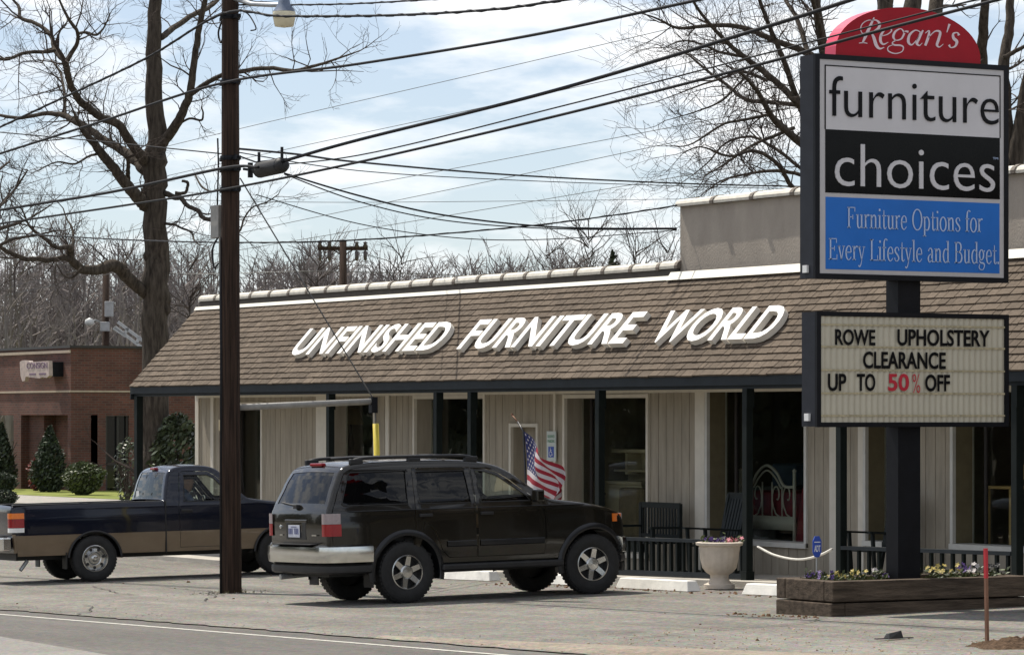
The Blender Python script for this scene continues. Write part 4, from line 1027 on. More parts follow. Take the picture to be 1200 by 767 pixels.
MB().box(1.2, 2.4, -.70, .70, .50, .56).box(2.42, 2.48, -.74, .74, .5, 1.12).build('cab_floor', M['blackrub'], trk, local=True)

# ---- driver in the pickup (left-hand seat)
def skin_person(name, joints, edges, radii, mat, parent=None, sub=2):
    me = bpy.data.meshes.new(name); me.from_pydata(joints, edges, []); o = bpy.data.objects.new(name, me); COL.objects.link(o)
    sk = o.modifiers.new('skin', 'SKIN'); sl_ = me.skin_vertices[0].data
    for i, r_ in enumerate(radii): sl_[i].radius = (r_, r_) if not isinstance(r_, tuple) else r_
    sl_[0].use_root = True
    sb_ = o.modifiers.new('sub', 'SUBSURF'); sb_.levels = sb_.render_levels = sub
    dg = bpy.context.evaluated_depsgraph_get(); m2 = bpy.data.meshes.new_from_object(o.evaluated_get(dg)); o.modifiers.clear(); o.data = m2
    m2.materials.clear(); m2.materials.append(mat); m2.polygons.foreach_set('use_smooth', [True] * len(m2.polygons)); m2.update(); return o
M['skin'] = pm('skin', (.42, .24, .17), .6, var=.08)
M['bluejean'] = pm('blue_shirt', (.05, .075, .14), .9, var=.15)
M['darkhair'] = pm('dark_cap', (.02, .02, .022), .9)
pr = empty('person', trk.matrix_basis @ Vector((1.62, -.34, .80))); pr.rotation_euler = trk.rotation_euler
tag(pr, 'person in dark cap and blue shirt seated in the pickup cab', 'person')
ORG[pr] = Vector((0, 0, 0))
J = [(0, 0, .02), (-.02, 0, .22), (-.03, 0, .42), (-.02, 0, .52), (.0, 0, .58), (-.03, .19, .43), (.10, .24, .22), (.34, .16, .28), (-.03, -.19, .43), (.10, -.24, .22), (.34, -.16, .28), (.40, .11, .04), (.40, -.11, .04), (.52, .11, -.25), (.52, -.11, -.25)]
Ed = [(0, 1), (1, 2), (2, 3), (3, 4), (2, 5), (5, 6), (6, 7), (2, 8), (8, 9), (9, 10), (0, 11), (0, 12), (11, 13), (12, 14)]
bodyo = skin_person('body', J, Ed, [(.15, .12), (.15, .11), (.13, .09), .055, .05, .065, .05, .035, .065, .05, .035, .08, .08, .055, .055], M['bluejean']); bodyo.parent = pr
hd = MB(); hd.lathe([(.001, .50), (.045, .50), (.062, .545), (.078, .60), (.088, .66), (.090, .71), (.078, .76), (.05, .79), (.001, .80)], (.03, 0, 0), 'z', 18)
hd.v = [Vector(((p.x - .03) * 1.15 + .03, p.y * .88, p.z)) for p in hd.v]
hd.add([(.125, -.012, .645), (.125, .012, .645), (.155, 0, .635), (.122, 0, .685)], [(0, 1, 2), (0, 2, 3), (1, 3, 2)])
for s in (1, -1): hd.box(.01, .04, s * .076 - .008, s * .076 + .008, .62, .68)
for s in (.17, -.17): hd.lathe([(.001, .36), (.035, .37), (.045, .40), (.03, .44), (.001, .45)], (0, s, .27), 'x', 10)
ho = hd.build('head', M['skin'], pr, local=True, smooth=True)
ch = MB().lathe([(.098, .70), (.100, .74), (.085, .79), (.05, .815), (.001, .82)], (.025, 0, 0), 'z', 18); ch.box(.10, .20, -.06, .06, .705, .715); ch.build('cap', M['darkhair'], pr, local=True, smooth=True)

# ------------------------------------------------------------------ big utility pole
PU, PV = -42.1, 19.9; pg = gz(PU, PV)
pole = empty('utility_pole', (PU, PV, pg)); tag(pole, 'tall dark brown wooden utility pole standing in the parking lot', 'utility pole')
b = MB(); hs_ = [-.3, 0, .5, 2, 4, 6, 8, 10, 12]
b.tube([(PU + .01 * math.sin(h * 1.7), PV + .008 * math.cos(h * 2.1), pg + h) for h in hs_], [.15 - .0045 * h for h in hs_], 20)
b.build('shaft', M['polewood'], pole, smooth=True)
def pp(px, py): return on_v(px, py, PV)
# lamp arm with hood
lz = pp(333, 14); b = MB(); b.tube([pp(272, 2) + Vector((0, 0, .05)), pp(295, 5), pp(318, 6), Vector((lz.x, lz.y, pp(333, 6).z))], .03, 8)
arm = b.build('lamp_arm', M['steel'], pole, smooth=True)
lx = lz.x; z0, z1, z2 = pp(333, 31).z, pp(333, 14).z, pp(333, -4).z
MB().lathe([(.04, z2), (.075, z2 - .05), (.085, z1 + .10), (.15, z1)], (lx, PV, 0), 'z', 20).build('lamp_housing', pm('lamp_blue_grey', (.10, .13, .19), .5), arm, smooth=True)
MB().lathe([(.15, z1 - .002), (.155, z1 - .05), (.125, z0), (.001, z0 - .02)], (lx, PV, 0), 'z', 20).build('lamp_diffuser', pm('lamp_diffuser', (.72, .66, .48), .3, var=.05), arm, smooth=True)
# box on the left side, conduit, clamps
a, c = pp(249, 242), pp(260, 279)
MB().box(PU - .42, PU - .17, PV - .10, PV + .08, c.z, a.z).build('meter_box', M['greybox'], pole, bevel=.01)
b = MB(); b.tube([(PU + .02, PV - .145, pg + .0), (PU + .02, PV - .14, 3.2), (PU - .02, PV - .14, c.z)], .022, 6)
b.tube(catmull([(PU - .30, PV - .05, a.z), (PU - .26, PV - .06, a.z + .3), (PU - .16, PV - .1, a.z + .55), (PU - .14, PV - .12, a.z + .9)], 6), .012, 5)
b.tube(catmull([(PU - .2, PV - .09, c.z), (PU - .34, PV - .1, c.z - .15), (PU - .3, PV - .1, c.z - .4), (PU - .16, PV - .1, c.z - .35)], 6), .014, 5)
b.tube(catmull([tuple(pp(262, 20)), tuple(pp(256, 38)), tuple(pp(259, 50)), tuple(pp(262, 42))], 6), .014, 5); b.tube(catmull([tuple(pp(276, 12)), tuple(pp(290, 16)), tuple(pp(300, 33)), tuple(pp(294, 36))], 6), .010, 5)
b.build('conduit', M['wire'], pole, smooth=True)
for py in (20, 96, 185, 198, 222):
    z = pp(272, py).z; b = MB(); b.lathe([(.135, z - .03), (.14, z), (.135, z + .03)], (PU, PV, 0), 'z', 16); b.box(PU + .11, PU + .28, PV - .03, PV + .03, z - .03, z + .02); b.box(PU - .28, PU - .11, PV - .03, PV + .03, z - .03, z + .02)
    b.build('clamp', M['signblack'], pole)
MB().box(PU - .05, PU + .03, PV - .148, PV - .14, 2.1, 2.25).build('tag_plate', pm('aluminium_tag', (.4, .33, .2), .5), pole)
# sidewalk guy: strut, guy wire, yellow guard
g1 = on_u(437, 470, PU); g0_ = Vector((PU, PV, on_v(272, 477.5, PV).z))
st = MB().tube([g0_, g1], .045, 10).build('guy_strut', M['greybox'], pole, smooth=True)
b = MB().box(PU - .05, PU + .05, g1.y - .04, g1.y + .05, g1.z - .16, g1.z + .06); b.build('strut_end', M['signblack'], pole)
gtop = Vector((PU + .06, PV + .12, pp(296, 205).z)); ge = Vector((PU, g1.y + .03, g1.z)); gb = Vector((PU + .0, g1.y + .14, gz(PU, g1.y + .14)))
gw = MB().tube([gtop, ge, gb], .010, 5).build('guy_wire', M['wirelight']); tag(gw, 'thin steel guy wire slanting from the pole to the strut end', 'guy wire')
yg = MB().tube([ge + (gb - ge) * .12, ge + (gb - ge) * .985], .042, 10).build('guy_guard', M['yellow'], gw, smooth=True)

# ------------------------------------------------------------------ wires
def wire(label, pts, rad, mat='wire', twist=False, group=None, name='power_line'):
    P = catmull([tuple(p) for p in pts], 10); b = MB(); rad *= .82; b.tube(P, rad, 6)
    if twist:
        q = []
        tot = 0
        for i, p in enumerate(P):
            if i: tot += (Vector(p) - Vector(P[i - 1])).length
        L_ = 0; fine = []
        for i in range(len(P) - 1):
            a, c = Vector(P[i]), Vector(P[i + 1]); l = (c - a).length; k = max(2, int(l / .10))
            for j in range(k): fine.append((a.lerp(c, j / k), L_ + l * j / k))
            L_ += l
        b.tube([p + Vector((0, math.cos(s * 11), math.sin(s * 11))) * rad * .9 for p, s in fine], rad * .6, 4, caps=False)
    o = b.build(name, M[mat], smooth=True); tag(o, label, 'wire', group or 'overhead wires'); return o
def vline(px_pts, v=PV): return [on_v(px, py, v) for px, py in px_pts]
def ext(P, a, z):
    return [P[0] + (P[0] - P[1]).normalized() * a] + P + [P[-1] + (P[-1] - P[-2]).normalized() * z]
wire('uppermost twisted cable touching the utility pole beside the lamp', ext(vline([(0, 149), (60, 121), (170, 69), (262, 16), (330, 19), (460, 18), (580, 11), (655, 1)], PV - .16), 12, 3), .020, twist=True)
wire('thin cable above the lamp running right from the pole top', ext(vline([(276, 6), (400, 5), (515, -1)], PV + .1), 0, 2), .014, twist=True)
wire('cable crossing the pole a quarter down, clear sky on both sides', ext(vline([(0, 180), (120, 142), (262, 97), (420, 75), (620, 42), (819, 0)], PV - .16), 14, 3), .022)
wire('thick cable ending in the black splice case right of the pole', ext(vline([(335, 188), (420, 164), (650, 106), (900, 31), (1010, -4)], PV - .02), 0, 3), .026)
wire('thick cable left of the pole at the splice case height', ext(vline([(0, 246), (130, 225), (262, 197), (300, 196)], PV - .16), 14, 0), .026)
wire('straight cable just under the splice case, passing before the red sign', ext(vline([(0, 262), (150, 240), (262, 222), (420, 190), (660, 134), (900, 73), (972, 52), (1065, 27), (1165, 1)], PV - .17), 14, 2), .020)
wire('thin cable close above the one before the red sign', ext(vline([(280, 196), (420, 182), (660, 124), (900, 62), (1080, 16)], PV + .16), 0, 3), .011)
d0_, d1_ = 46.4, 48.6
def serv(pts): 
    n = pts[-1][0] - pts[0][0]; return [at(x, y, d0_ + (d1_ - d0_) * (x - pts[0][0]) / n) for x, y in pts]
wire('upper drooping service cable from the splice case to the parapet', serv([(333, 203), (420, 229), (520, 252), (650, 266), (793, 267.5)]), .016)
wire('middle drooping service cable from the splice case to the parapet', serv([(333, 204), (420, 236), (520, 258), (650, 268), (793, 268.5)]), .011)
wire('lowest drooping service cable sagging below the two others', serv([(300, 228), (420, 262), (540, 279), (650, 280), (793, 269.5)]), .009)
wire('twisted service cable sagging from left edge to parapet top', [at(-40, 270, 64), at(0, 272, 62), at(130, 280, 56), at(272, 284, 48.5), at(420, 281, 48), at(606, 266, 48), at(720, 252, 48.2), at(797, 240, 48.4)], .014, twist=True)
wire('nearly level dark cable from pole toward the right-hand tree', [at(276, 174, 46.4), at(350, 181, 49), at(420, 190, 52), at(600, 205, 60), at(800, 215, 68), at(960, 219, 74)], .020)
wire('nearly level thin cable just under its darker neighbour', [at(276, 178, 46.4), at(420, 200, 53), at(600, 211, 60), at(800, 218, 68), at(960, 222, 74)], .010)
wire('short thin cable left of the pole sloping down to it', ext(vline([(0, 155), (120, 166), (258, 180)], PV + .12), 10, 0), .012)
for lab, p, q in (('highest faint wire in the sky behind the pole', (280, 150), (748, 42)), ('second faint wire down in the sky', (280, 186), (775, 80)), ('third faint wire down in the sky', (180, 262), (775, 151)), ('fourth faint wire down in the sky', (300, 268), (792, 166)), ('lowest faint wire in the sky above the store roof', (200, 305), (788, 208))):
    s_ = (q[1] - p[1]) / (q[0] - p[0]); f_ = lambda x: p[1] + s_ * (x - p[0])
    wire(lab, [at(-60, f_(-60) + 12, 118), at(200, f_(200) + 2, 108), at(600, f_(600) + 1, 92), at(900, f_(900), 82), at(1260, f_(1260), 76)], .011, 'wirelight', group='faint wires far behind the store')
wire('faint level wire behind the tree trunk on the left', [at(-40, 225, 125), at(300, 236, 128), at(560, 236, 130), at(1000, 230, 134), at(1290, 222, 138)], .014, 'wirelight', group='faint wires far behind the store')
wire('low faint wire passing the far crossarm pole', [at(-40, 298, 118), at(200, 320, 118), at(402, 318, 116), at(700, 330, 120)], .016, 'wirelight', group='faint wires far behind the store')
# splice case
sc_ = empty('splice_case', pp(316, 196)); tag(sc_, 'black ribbed splice case hanging beside the pole', 'splice case')
a, c = pp(301, 200), pp(333, 193); d = (c - a); b = MB(); P = [a, a + d * .06, a + d * .12, a + d * .9, a + d * .97, c]
b.tube(P, [.06, .09, .105, .105, .09, .05], 14); b.build('case', M['blackrub'], sc_, smooth=True)
b = MB()
for t in (.12, .88): q = a + d * t; b.tube([q - d.normalized() * .012, q + d.normalized() * .012], .1065, 14)
b.build('band', M['signblack'], sc_)
b = MB()
for t in (.08, .92): q = a + d * t; b.box(q.x - .015, q.x + .015, q.y - .015, q.y + .015, q.z + .05, q.z + .24)
b.tube([pp(275, 181), pp(300, 190) + Vector((0, 0, 0)), pp(336, 186)], .012, 5); b.box(a.x - .22, a.x - .18, a.y - .03, a.y + .03, a.z - .08, a.z + .12); b.tube([a - d.normalized() * .4 + Vector((0, 0, .06)), a], .02, 6)
b.build('hanger', M['wire'], sc_)

# far poles
def farpole(px, ptop, d, lab, arms):
    t = at(px, ptop, d); g = gz(t.x, t.y); o = empty('utility_pole', (t.x, t.y, g)); tag(o, lab, 'utility pole')
    MB().tube([(t.x, t.y, g - .2), (t.x, t.y, t.z)], [.17, .12], 10).build('shaft', M['polewood'], o, smooth=True)
    return o, t
o, t = farpole(402, 281, 115, 'far utility pole with a crossarm rising behind the store roof', 1)
rx = Vector((c60, s60, 0)); k = 115 / F
b = MB(); c = at(402, 291, 115); b.bar(c - rx * 30 * k, c + rx * 29 * k, .10, .13); b.bar(c - rx * 14 * k - Vector((0, 0, 0)), c - Vector((0, 0, 9 * k)), .04, .04); b.bar(c + rx * 14 * k, c - Vector((0, 0, 9 * k)), .04, .04)
b.build('crossarm', M['polewood'], o)
mins = pm('insulator_brown', (.06, .045, .04), .4)
for x in (-27, -16, 16, 26):
    b = MB(); q = c + rx * x * k; b.lathe([(.03, q.z), (.09, q.z + .06), (.05, q.z + .16), (.08, q.z + .2), (.001, q.z + .24)], (q.x, q.y, 0), 'z', 10); b.lathe([(.03, q.z - .07), (.07, q.z - .12), (.06, q.z - .36), (.02, q.z - .42)], (q.x, q.y, 0), 'z', 8); b.build('insulator', mins, o, smooth=True)
o, t = farpole(124, 318, 126, 'far utility pole with grey boxes behind the brick building', 0)
k = 126 / F; b = MB()
for (xa, xb, ya, yb) in ((123, 132.5, 353, 371), (118, 128, 377, 388)): p, q = at(xa, yb, 125.6), at(xb, ya, 125.6); b.obox((p + q) / 2, rx * (q - p).dot(rx) / 2, Vector((-s60, c60, 0)) * .15, Vector((0, 0, (q.z - p.z) / 2)))
b.build('transformer_box', pm('pale_grey_box', (.36, .36, .36), .5), o, bevel=.02)
b = MB(); p = at(105, 377, 125.6); b.tube([at(123, 380, 126), at(112, 375, 125.8), p], .04, 6); ao = b.build('lamp_arm', M['steel'], o)
MB().lathe([(.001, p.z + .16), (.16, p.z + .08), (.18, p.z - .05), (.10, p.z - .14), (.001, p.z - .16)], (p.x, p.y, 0), 'z', 14).build('lamp_head', pm('lamp_grey_white', (.55, .55, .53), .5), ao, smooth=True)
# white rail frame on the roof beyond
b = MB()
for (xa, ya, xb, yb) in ((138, 377, 170, 401), (135, 383, 166, 407), (133, 384, 148, 394), (150, 384, 146, 391), (164, 394, 160, 402)): b.bar(at(xa, ya, 138), at(xb, yb, 138), .12, .12)
o = b.build('roof_railing', pm('dull_white', (.45, .45, .45), .6)); tag(o, 'white sloping rail frame seen above the brick building', 'railing')

# ------------------------------------------------------------------ pylon sign
SU = -30.1
sy = lambda px, py: (lambda p: (p.y, p.z))(on_u(px, py, SU))
pcu, pcv = -30.3, (on_u(1052, 600, -30.2).y + on_u(1079, 600, -30.2).y) / 2
pyl = empty('pylon_sign', (pcu, pcv, gz(pcu, pcv))); tag(pyl, 'tall black pylon sign with red arch, shop panel and letter board', 'sign')
vL, vR = sy(955.5, 200)[0], sy(1180.5, 200)[0]; zT, zB = sy(1060, 70)[1], sy(1060, 328)[1]
mL, mR = sy(957.5, 430)[0], sy(1181, 430)[0]; mT, mB = sy(1060, 367)[1], sy(1060, 499.3)[1]
TH = .285
post = MB().box(pcu - .12, pcu + .10, pcv - .15, pcv + .15, gz(pcu, pcv) - .1, zB + .02); post.build('post', M['signblack'], pyl)
def cabinet(name, v0, v1, z0, z1, bw):
    b = MB(); b.box(SU - TH, SU - .02, v0, v1, z0, z1); o = b.build(name, M['signside'], pyl)
    f = MB(); f.box(SU - .03, SU + .012, v0 - .008, v0 + bw, z0 - .006, z1 + .006); f.box(SU - .03, SU + .012, v1 - bw, v1 + .008, z0 - .006, z1 + .006)
    f.box(SU - .03, SU + .012, v0 + bw, v1 - bw, z0 - .006, z0 + bw); f.box(SU - .03, SU + .012, v0 + bw, v1 - bw, z1 - bw, z1 + .006)
    f.build('frame', M['signblack'], o); return o
bw = .05
cab = cabinet('cabinet', vL, vR, zB, zT, bw); mcab = cabinet('letter_board', mL, mR, mB, mT, .045)
# small white fittings at the cabinets' lower near corners
for cb, v0, z0 in ((cab, vL, zB), (mcab, mL, mB)): MB().box(SU - .20, SU - .12, v0 - .03, v0 - .001, z0 + .06, z0 + .14).build('fitting', M['white'], cb)
def panel(px0, py0, px1, py1, mat, lay, par, name):   # corners given as left-top and right-bottom
    (va, za), (vb, zb) = sy(px0, py0), sy(px1, py1); return MB().box(SU - .02, SU + .001 + lay, va, vb, zb, za).build(name, M[mat], par)
MB().box(SU - .02, SU + .001, vL + bw, vR - bw, zB + bw, zT - bw).build('panel', pm('panel_grey_white', (.48, .46, .46), .3, var=.04), cab)
va = sy(967.3, 150)[0]; vb = sy(1171, 150)[0]
zw1 = sy(967.7, 77.3)[1]; zw0 = (sy(967.6, 152.7)[1] + sy(1170.5, 160.4)[1]) / 2; zk0 = (sy(967.6, 226.2)[1] + sy(1170.5, 232.9)[1]) / 2; zb1 = (sy(967.6, 231)[1] + sy(1171.6, 238)[1]) / 2; zb0 = (sy(967.6, 315)[1] + sy(1171, 320.4)[1]) / 2
MB().box(SU - .02, SU + .005, va, vb, zw0, zw1).build('white_panel', M['signwhite'], cab)
MB().box(SU - .02, SU + .006, va - .004, vb + .004, zk0, zw0).build('black_panel', M['signinkblack'], cab)
MB().box(SU - .02, SU + .005, va, vb, zb0, zb1).build('blue_panel', M['signblue'], cab)
b = MB(); t = .012; b.box(SU + .002, SU + .009, va - t, va, zw0, zw1 + t); b.box(SU + .002, SU + .009, vb, vb + t, zw0, zw1 + t); b.box(SU + .002, SU + .009, va, vb, zw1, zw1 + t)
b.build('border_line', M['signink'], cab)
ef = eastface(SU + .006)
def avgz(p, q): return (sy(*p)[1] + sy(*q)[1]) / 2
b = MB(); zb_ = avgz((980, 137), (1133, 144.3)); zt_ = sy(982, 89.3)[1]
put_text(b, 'furniture', sy(971.3, 140)[0], sy(1169.6, 140)[0], zb_, zt_, ef, .012, bold=-.010); b.build('lettering', M['signink'], cab)
b = MB(); zb_ = sy(1013, 217.8)[1] - .012; zt_ = sy(1013, 169.3)[1]
put_text(b, 'choices', sy(977.5, 200)[0], sy(1165, 200)[0], zb_, zt_, eastface(SU + .007), .012, bold=-.008); b.build('lettering', M['signwhite'], cab)
# engraved-style serif alphabet drawn with strokes: x in cap heights, y 0..1
T_, t_ = .105, .05
def stem(x, y0, y1, s0=True, s1=True): 
    o = [[(x, y0, T_), (x, y1, T_), 0]]
    if s0: o.append([(x - .13, y0 + .02, t_), (x + .13, y0 + .02, t_), 0])
    if s1: o.append([(x - .13, y1 - .03, t_), (x, y1 - .03, t_), 0])
    return o
XH = .66
def bowl(cx, cy, rx_, ry_, a0=0, a1=360):
    n_ = 10; return [[(cx + rx_ * math.cos(R(a0 + (a1 - a0) * k / n_)), cy + ry_ * math.sin(R(a0 + (a1 - a0) * k / n_)), t_ + (T_ - t_) * abs(math.cos(R(a0 + (a1 - a0) * k / n_)))) for k in range(n_ + 1)] + [1]]
GL = {
 'F': (.66, stem(.16, 0, 1) + [[(.16, .975, t_), (.60, .975, t_), 0], [(.60, 1, t_), (.60, .78, t_), 0], [(.16, .52, t_), (.45, .52, t_), 0], [(.45, .63, t_), (.45, .41, t_), 0]]),
 'E': (.70, stem(.16, 0, 1) + [[(.16, .975, t_), (.60, .975, t_), 0], [(.60, 1, t_), (.60, .78, t_), 0], [(.16, .52, t_), (.45, .52, t_), 0], [(.45, .63, t_), (.45, .41, t_), 0], [(.16, .025, t_), (.64, .025, t_), 0], [(.64, 0, t_), (.64, .24, t_), 0]]),
 'L': (.64, stem(.16, 0, 1) + [[(.03, .98, t_), (.30, .98, t_), 0], [(.16, .025, t_), (.60, .025, t_), 0], [(.60, 0, t_), (.60, .26, t_), 0]]),
 'O': (.84, bowl(.42, .5, .34, .5)), 'o': (.58, bowl(.29, .33, .22, .34)),
 'B': (.70, stem(.16, 0, 1) + [[(.16, .975, t_), (.40, .97, .07), (.52, .86, T_), (.52, .66, T_), (.40, .54, t_), (.16, .53, t_), 1], [(.30, .53, t_), (.50, .48, .08), (.60, .30, T_), (.55, .10, T_), (.40, .02, t_), (.16, .025, t_), 1]]),
 'u': (.60, [[(.15, XH, T_), (.15, .2, T_), (.20, .04, .09), (.30, .01, t_), (.42, .12, t_), 1], [(.03, XH - .03, t_), (.15, XH - .03, t_), 0], [(.45, XH, T_), (.45, 0, T_), 0], [(.33, XH - .03, t_), (.45, XH - .03, t_), 0], [(.45, .02, t_), (.57, .02, t_), 0]]),
 'r': (.44, stem(.15, 0, XH) + [[(.17, .42, t_), (.24, .58, t_), (.34, .65, .08), (.40, .60, .11), 1]]),
 'n': (.62, stem(.15, 0, XH) + [[(.17, .44, t_), (.28, .62, .06), (.40, .62, .09), (.46, .48, T_), (.46, .0, T_), 1], [(.34, .02, t_), (.58, .02, t_), 0]]),
 'i': (.30, stem(.15, 0, XH) + [[(.15, .85, .11), (.15, .96, .11), 0]]), 'l': (.30, stem(.15, 0, 1.04)),
 't': (.38, [[(.17, .90, t_), (.17, .2, T_), (.20, .04, .08), (.28, .01, t_), (.36, .10, t_), 1], [(.03, XH - .03, t_), (.35, XH - .03, t_), 0]]),
 'e': (.54, [[(.09, .36, t_), (.46, .36, t_), 0], [(.46, .36, .08), (.42, .58, .07), (.28, .66, t_), (.13, .54, .09), (.09, .32, T_), (.14, .10, .09), (.29, .0, t_), (.47, .14, t_), 1]]),
 'p': (.60, stem(.14, -.30, XH) + [[(.16, .50, t_), (.28, .65, .05), (.44, .56, .09), (.50, .32, T_), (.44, .08, .09), (.30, .0, t_), (.16, .10, t_), 1]]),
 'd': (.60, [[(.46, 0, T_), (.46, 1.04, T_), 0], [(.33, 1.01, t_), (.46, 1.01, t_), 0], [(.46, .02, t_), (.58, .02, t_), 0], [(.44, .52, t_), (.32, .65, .05), (.16, .56, .09), (.10, .32, T_), (.16, .08, .09), (.29, .0, t_), (.44, .12, t_), 1]]),
 's': (.46, [[(.38, .50, .07), (.34, .62, t_), (.22, .66, t_), (.10, .56, .09), (.14, .42, .10), (.30, .28, .10), (.38, .14, .09), (.27, .01, t_), (.12, .03, t_), (.07, .16, .07), 1]]),
 'f': (.36, [[(.15, 0, T_), (.15, .75, T_), (.19, .96, .08), (.30, 1.04, t_), (.40, .97, .09), 1], [(.02, .02, t_), (.29, .02, t_), 0], [(.03, XH - .03, t_), (.32, XH - .03, t_), 0]]),
 'v': (.54, [[(.08, XH, T_), (.28, 0, .07), 0], [(.28, 0, .06), (.46, XH, t_), 0], [(.0, XH - .03, t_), (.20, XH - .03, t_), 0], [(.36, XH - .03, t_), (.54, XH - .03, t_), 0]]),
 'y': (.54, [[(.08, XH, T_), (.28, .02, .07), 0], [(.46, XH, t_), (.30, .06, .05), (.22, -.20, .06), (.12, -.30, .08), (.05, -.24, .08), 1], [(.0, XH - .03, t_), (.20, XH - .03, t_), 0], [(.36, XH - .03, t_), (.54, XH - .03, t_), 0]]),
 'a': (.54, [[(.10, .52, .08), (.18, .64, t_), (.30, .65, .07), (.38, .52, T_), (.38, .12, T_), (.43, .01, .06), (.51, .05, t_), 1], [(.38, .40, t_), (.18, .33, .06), (.09, .18, T_), (.16, .01, .07), (.28, .04, t_), (.38, .16, t_), 1]]),
 'g': (.56, bowl(.25, .42, .16, .24) + [[(.38, .58, t_), (.52, .62, .08), 0], [(.17, .22, t_), (.11, .12, .06), (.20, .04, .09), (.40, .02, .10), (.48, -.10, .08), (.38, -.27, t_), (.18, -.29, t_), (.06, -.18, .07), (.12, -.02, t_), 1]]),
 '.': (.26, [[(.10, .0, .12), (.10, .11, .12), 0]]), ' ': (.34, []),
}
def serif_line(mb, s, v0, v1, zbase, cap, mapf, depth):
    adv = sum(GL[c][0] for c in s) - .1; k = (v1 - v0) / adv; x = 0
    for c in s:
        w, strokes = GL[c]
        for stt in strokes:
            sm = stt[-1]; ribbon(mb, [(v0 + (x + p[0]) * k, zbase + p[1] * cap, p[2] * k * 1.05) if abs(stt[0][0] - stt[1][0]) < .3 or sm or True else p for p in stt[:-1]], mapf, depth, smooth=bool(sm), n=5)
        x += w
# thin horizontals need thickness from the cap height rather than the squeezed width
b = MB(); ef2 = eastface(SU + .006)
zc = avgz((995, 267.4), (1148, 271.4)); put_text(b, 'TM', sy(1163, 185)[0], sy(1169, 185)[0], sy(1166, 187)[1], sy(1166, 184.5)[1], eastface(SU + .007), .003); serif_line(b, 'Furniture Options for', sy(991.6, 260)[0], sy(1149.4, 260)[0], zc, sy(995, 243)[1] - sy(995, 267.4)[1], ef2, .006)
zc = avgz((975, 304), (1160, 309)); serif_line(b, 'Every Lifestyle and Budget.', sy(970, 300)[0], sy(1170, 300)[0], zc, sy(975, 279)[1] - sy(975, 304)[1], ef2, .006)
b.build('lettering', M['signletter'], cab)
# letter board face
fo = MB(); nw = 64; v0, v1 = mL + .045, mR - .045
fo.grid(lambda s, t: (SU - .004 - .006 * math.cos(s * nw * math.pi) , v0 + (v1 - v0) * s, mB + .045 + (mT - mB - .09) * t), nw * 4, 1)
fo.build('fluted_panel', pm('fluted_cream_panel', (.50, .46, .36), .45, var=.06, scale=2), mcab, smooth=True)
b = MB()
for py in (381.5, 407, 434, 460.7, 486.7): z = sy(1060, py)[1]; b.box(SU + .003, SU + .008, v0, v1, z - .010, z + .010)
b.build('letter_rail', M['track'], mcab)
b = MB(); rl = MB(); em = eastface(SU + .010)
def word(mb, s, xa, xb, yt, yb):
    mb = MB(); put_text(mb, s, sy(xa, 430)[0], sy(xb, 430)[0], sy((xa + xb) / 2, yb)[1], sy((xa + xb) / 2, yt)[1], em, .004, bold=.022); mb.build('red_lettering' if s == '50' else 'lettering', M['redletter'] if s == '50' else M['signink'], mcab)
word(b, 'ROWE', 978, 1025, 385.6, 404.5); word(b, 'UPHOLSTERY', 1051, 1159, 386, 405.5); word(b, 'CLEARANCE', 1010.7, 1107.6, 412, 432); word(b, 'UP', 969.6, 991, 437.5, 458); word(b, 'TO', 1003.5, 1025, 437.5, 458); word(b, 'OFF', 1083.5, 1112.5, 438.5, 458.5)
word(rl, '50', 1040, 1064.5, 437.5, 458)
put_text(rl, '%', sy(1068.6, 430)[0], sy(1077.6, 430)[0], sy(1073, 460)[1], sy(1073, 438)[1], em, .004, bold=-.012)
rl.build('red_lettering', M['redletter'], mcab)
# red arch
aL, aR = sy(980.5, 70)[0], sy(1150.5, 70)[0]; aT = sy(1062, 8.5)[1]; A = []
zbase = zT + .006; half = (aR - aL) / 2; vc = (aL + aR) / 2; hA = aT - zbase
for k in range(33):
    th = math.pi * k / 32; x = math.cos(th); y = math.sin(th)
    A.append((vc + half * x, zbase + .04 * (1 if k not in (0, 32) else 0) + (hA - .04) * (abs(y) ** .95)))
b = MB(); n = len(A)
b.add([Vector((SU - .02, x, z)) for x, z in A] + [Vector((SU - .22, x, z)) for x, z in A], [tuple(range(n)), tuple(range(n, 2 * n))], 0)
b.add([Vector((SU - .02, x, z)) for x, z in A] + [Vector((SU - .22, x, z)) for x, z in A], [(i, i + 1, n + i + 1, n + i) for i in range(n - 1)], 1)
arch = b.build('arch', [M['signred'], M['signpink']], pyl)
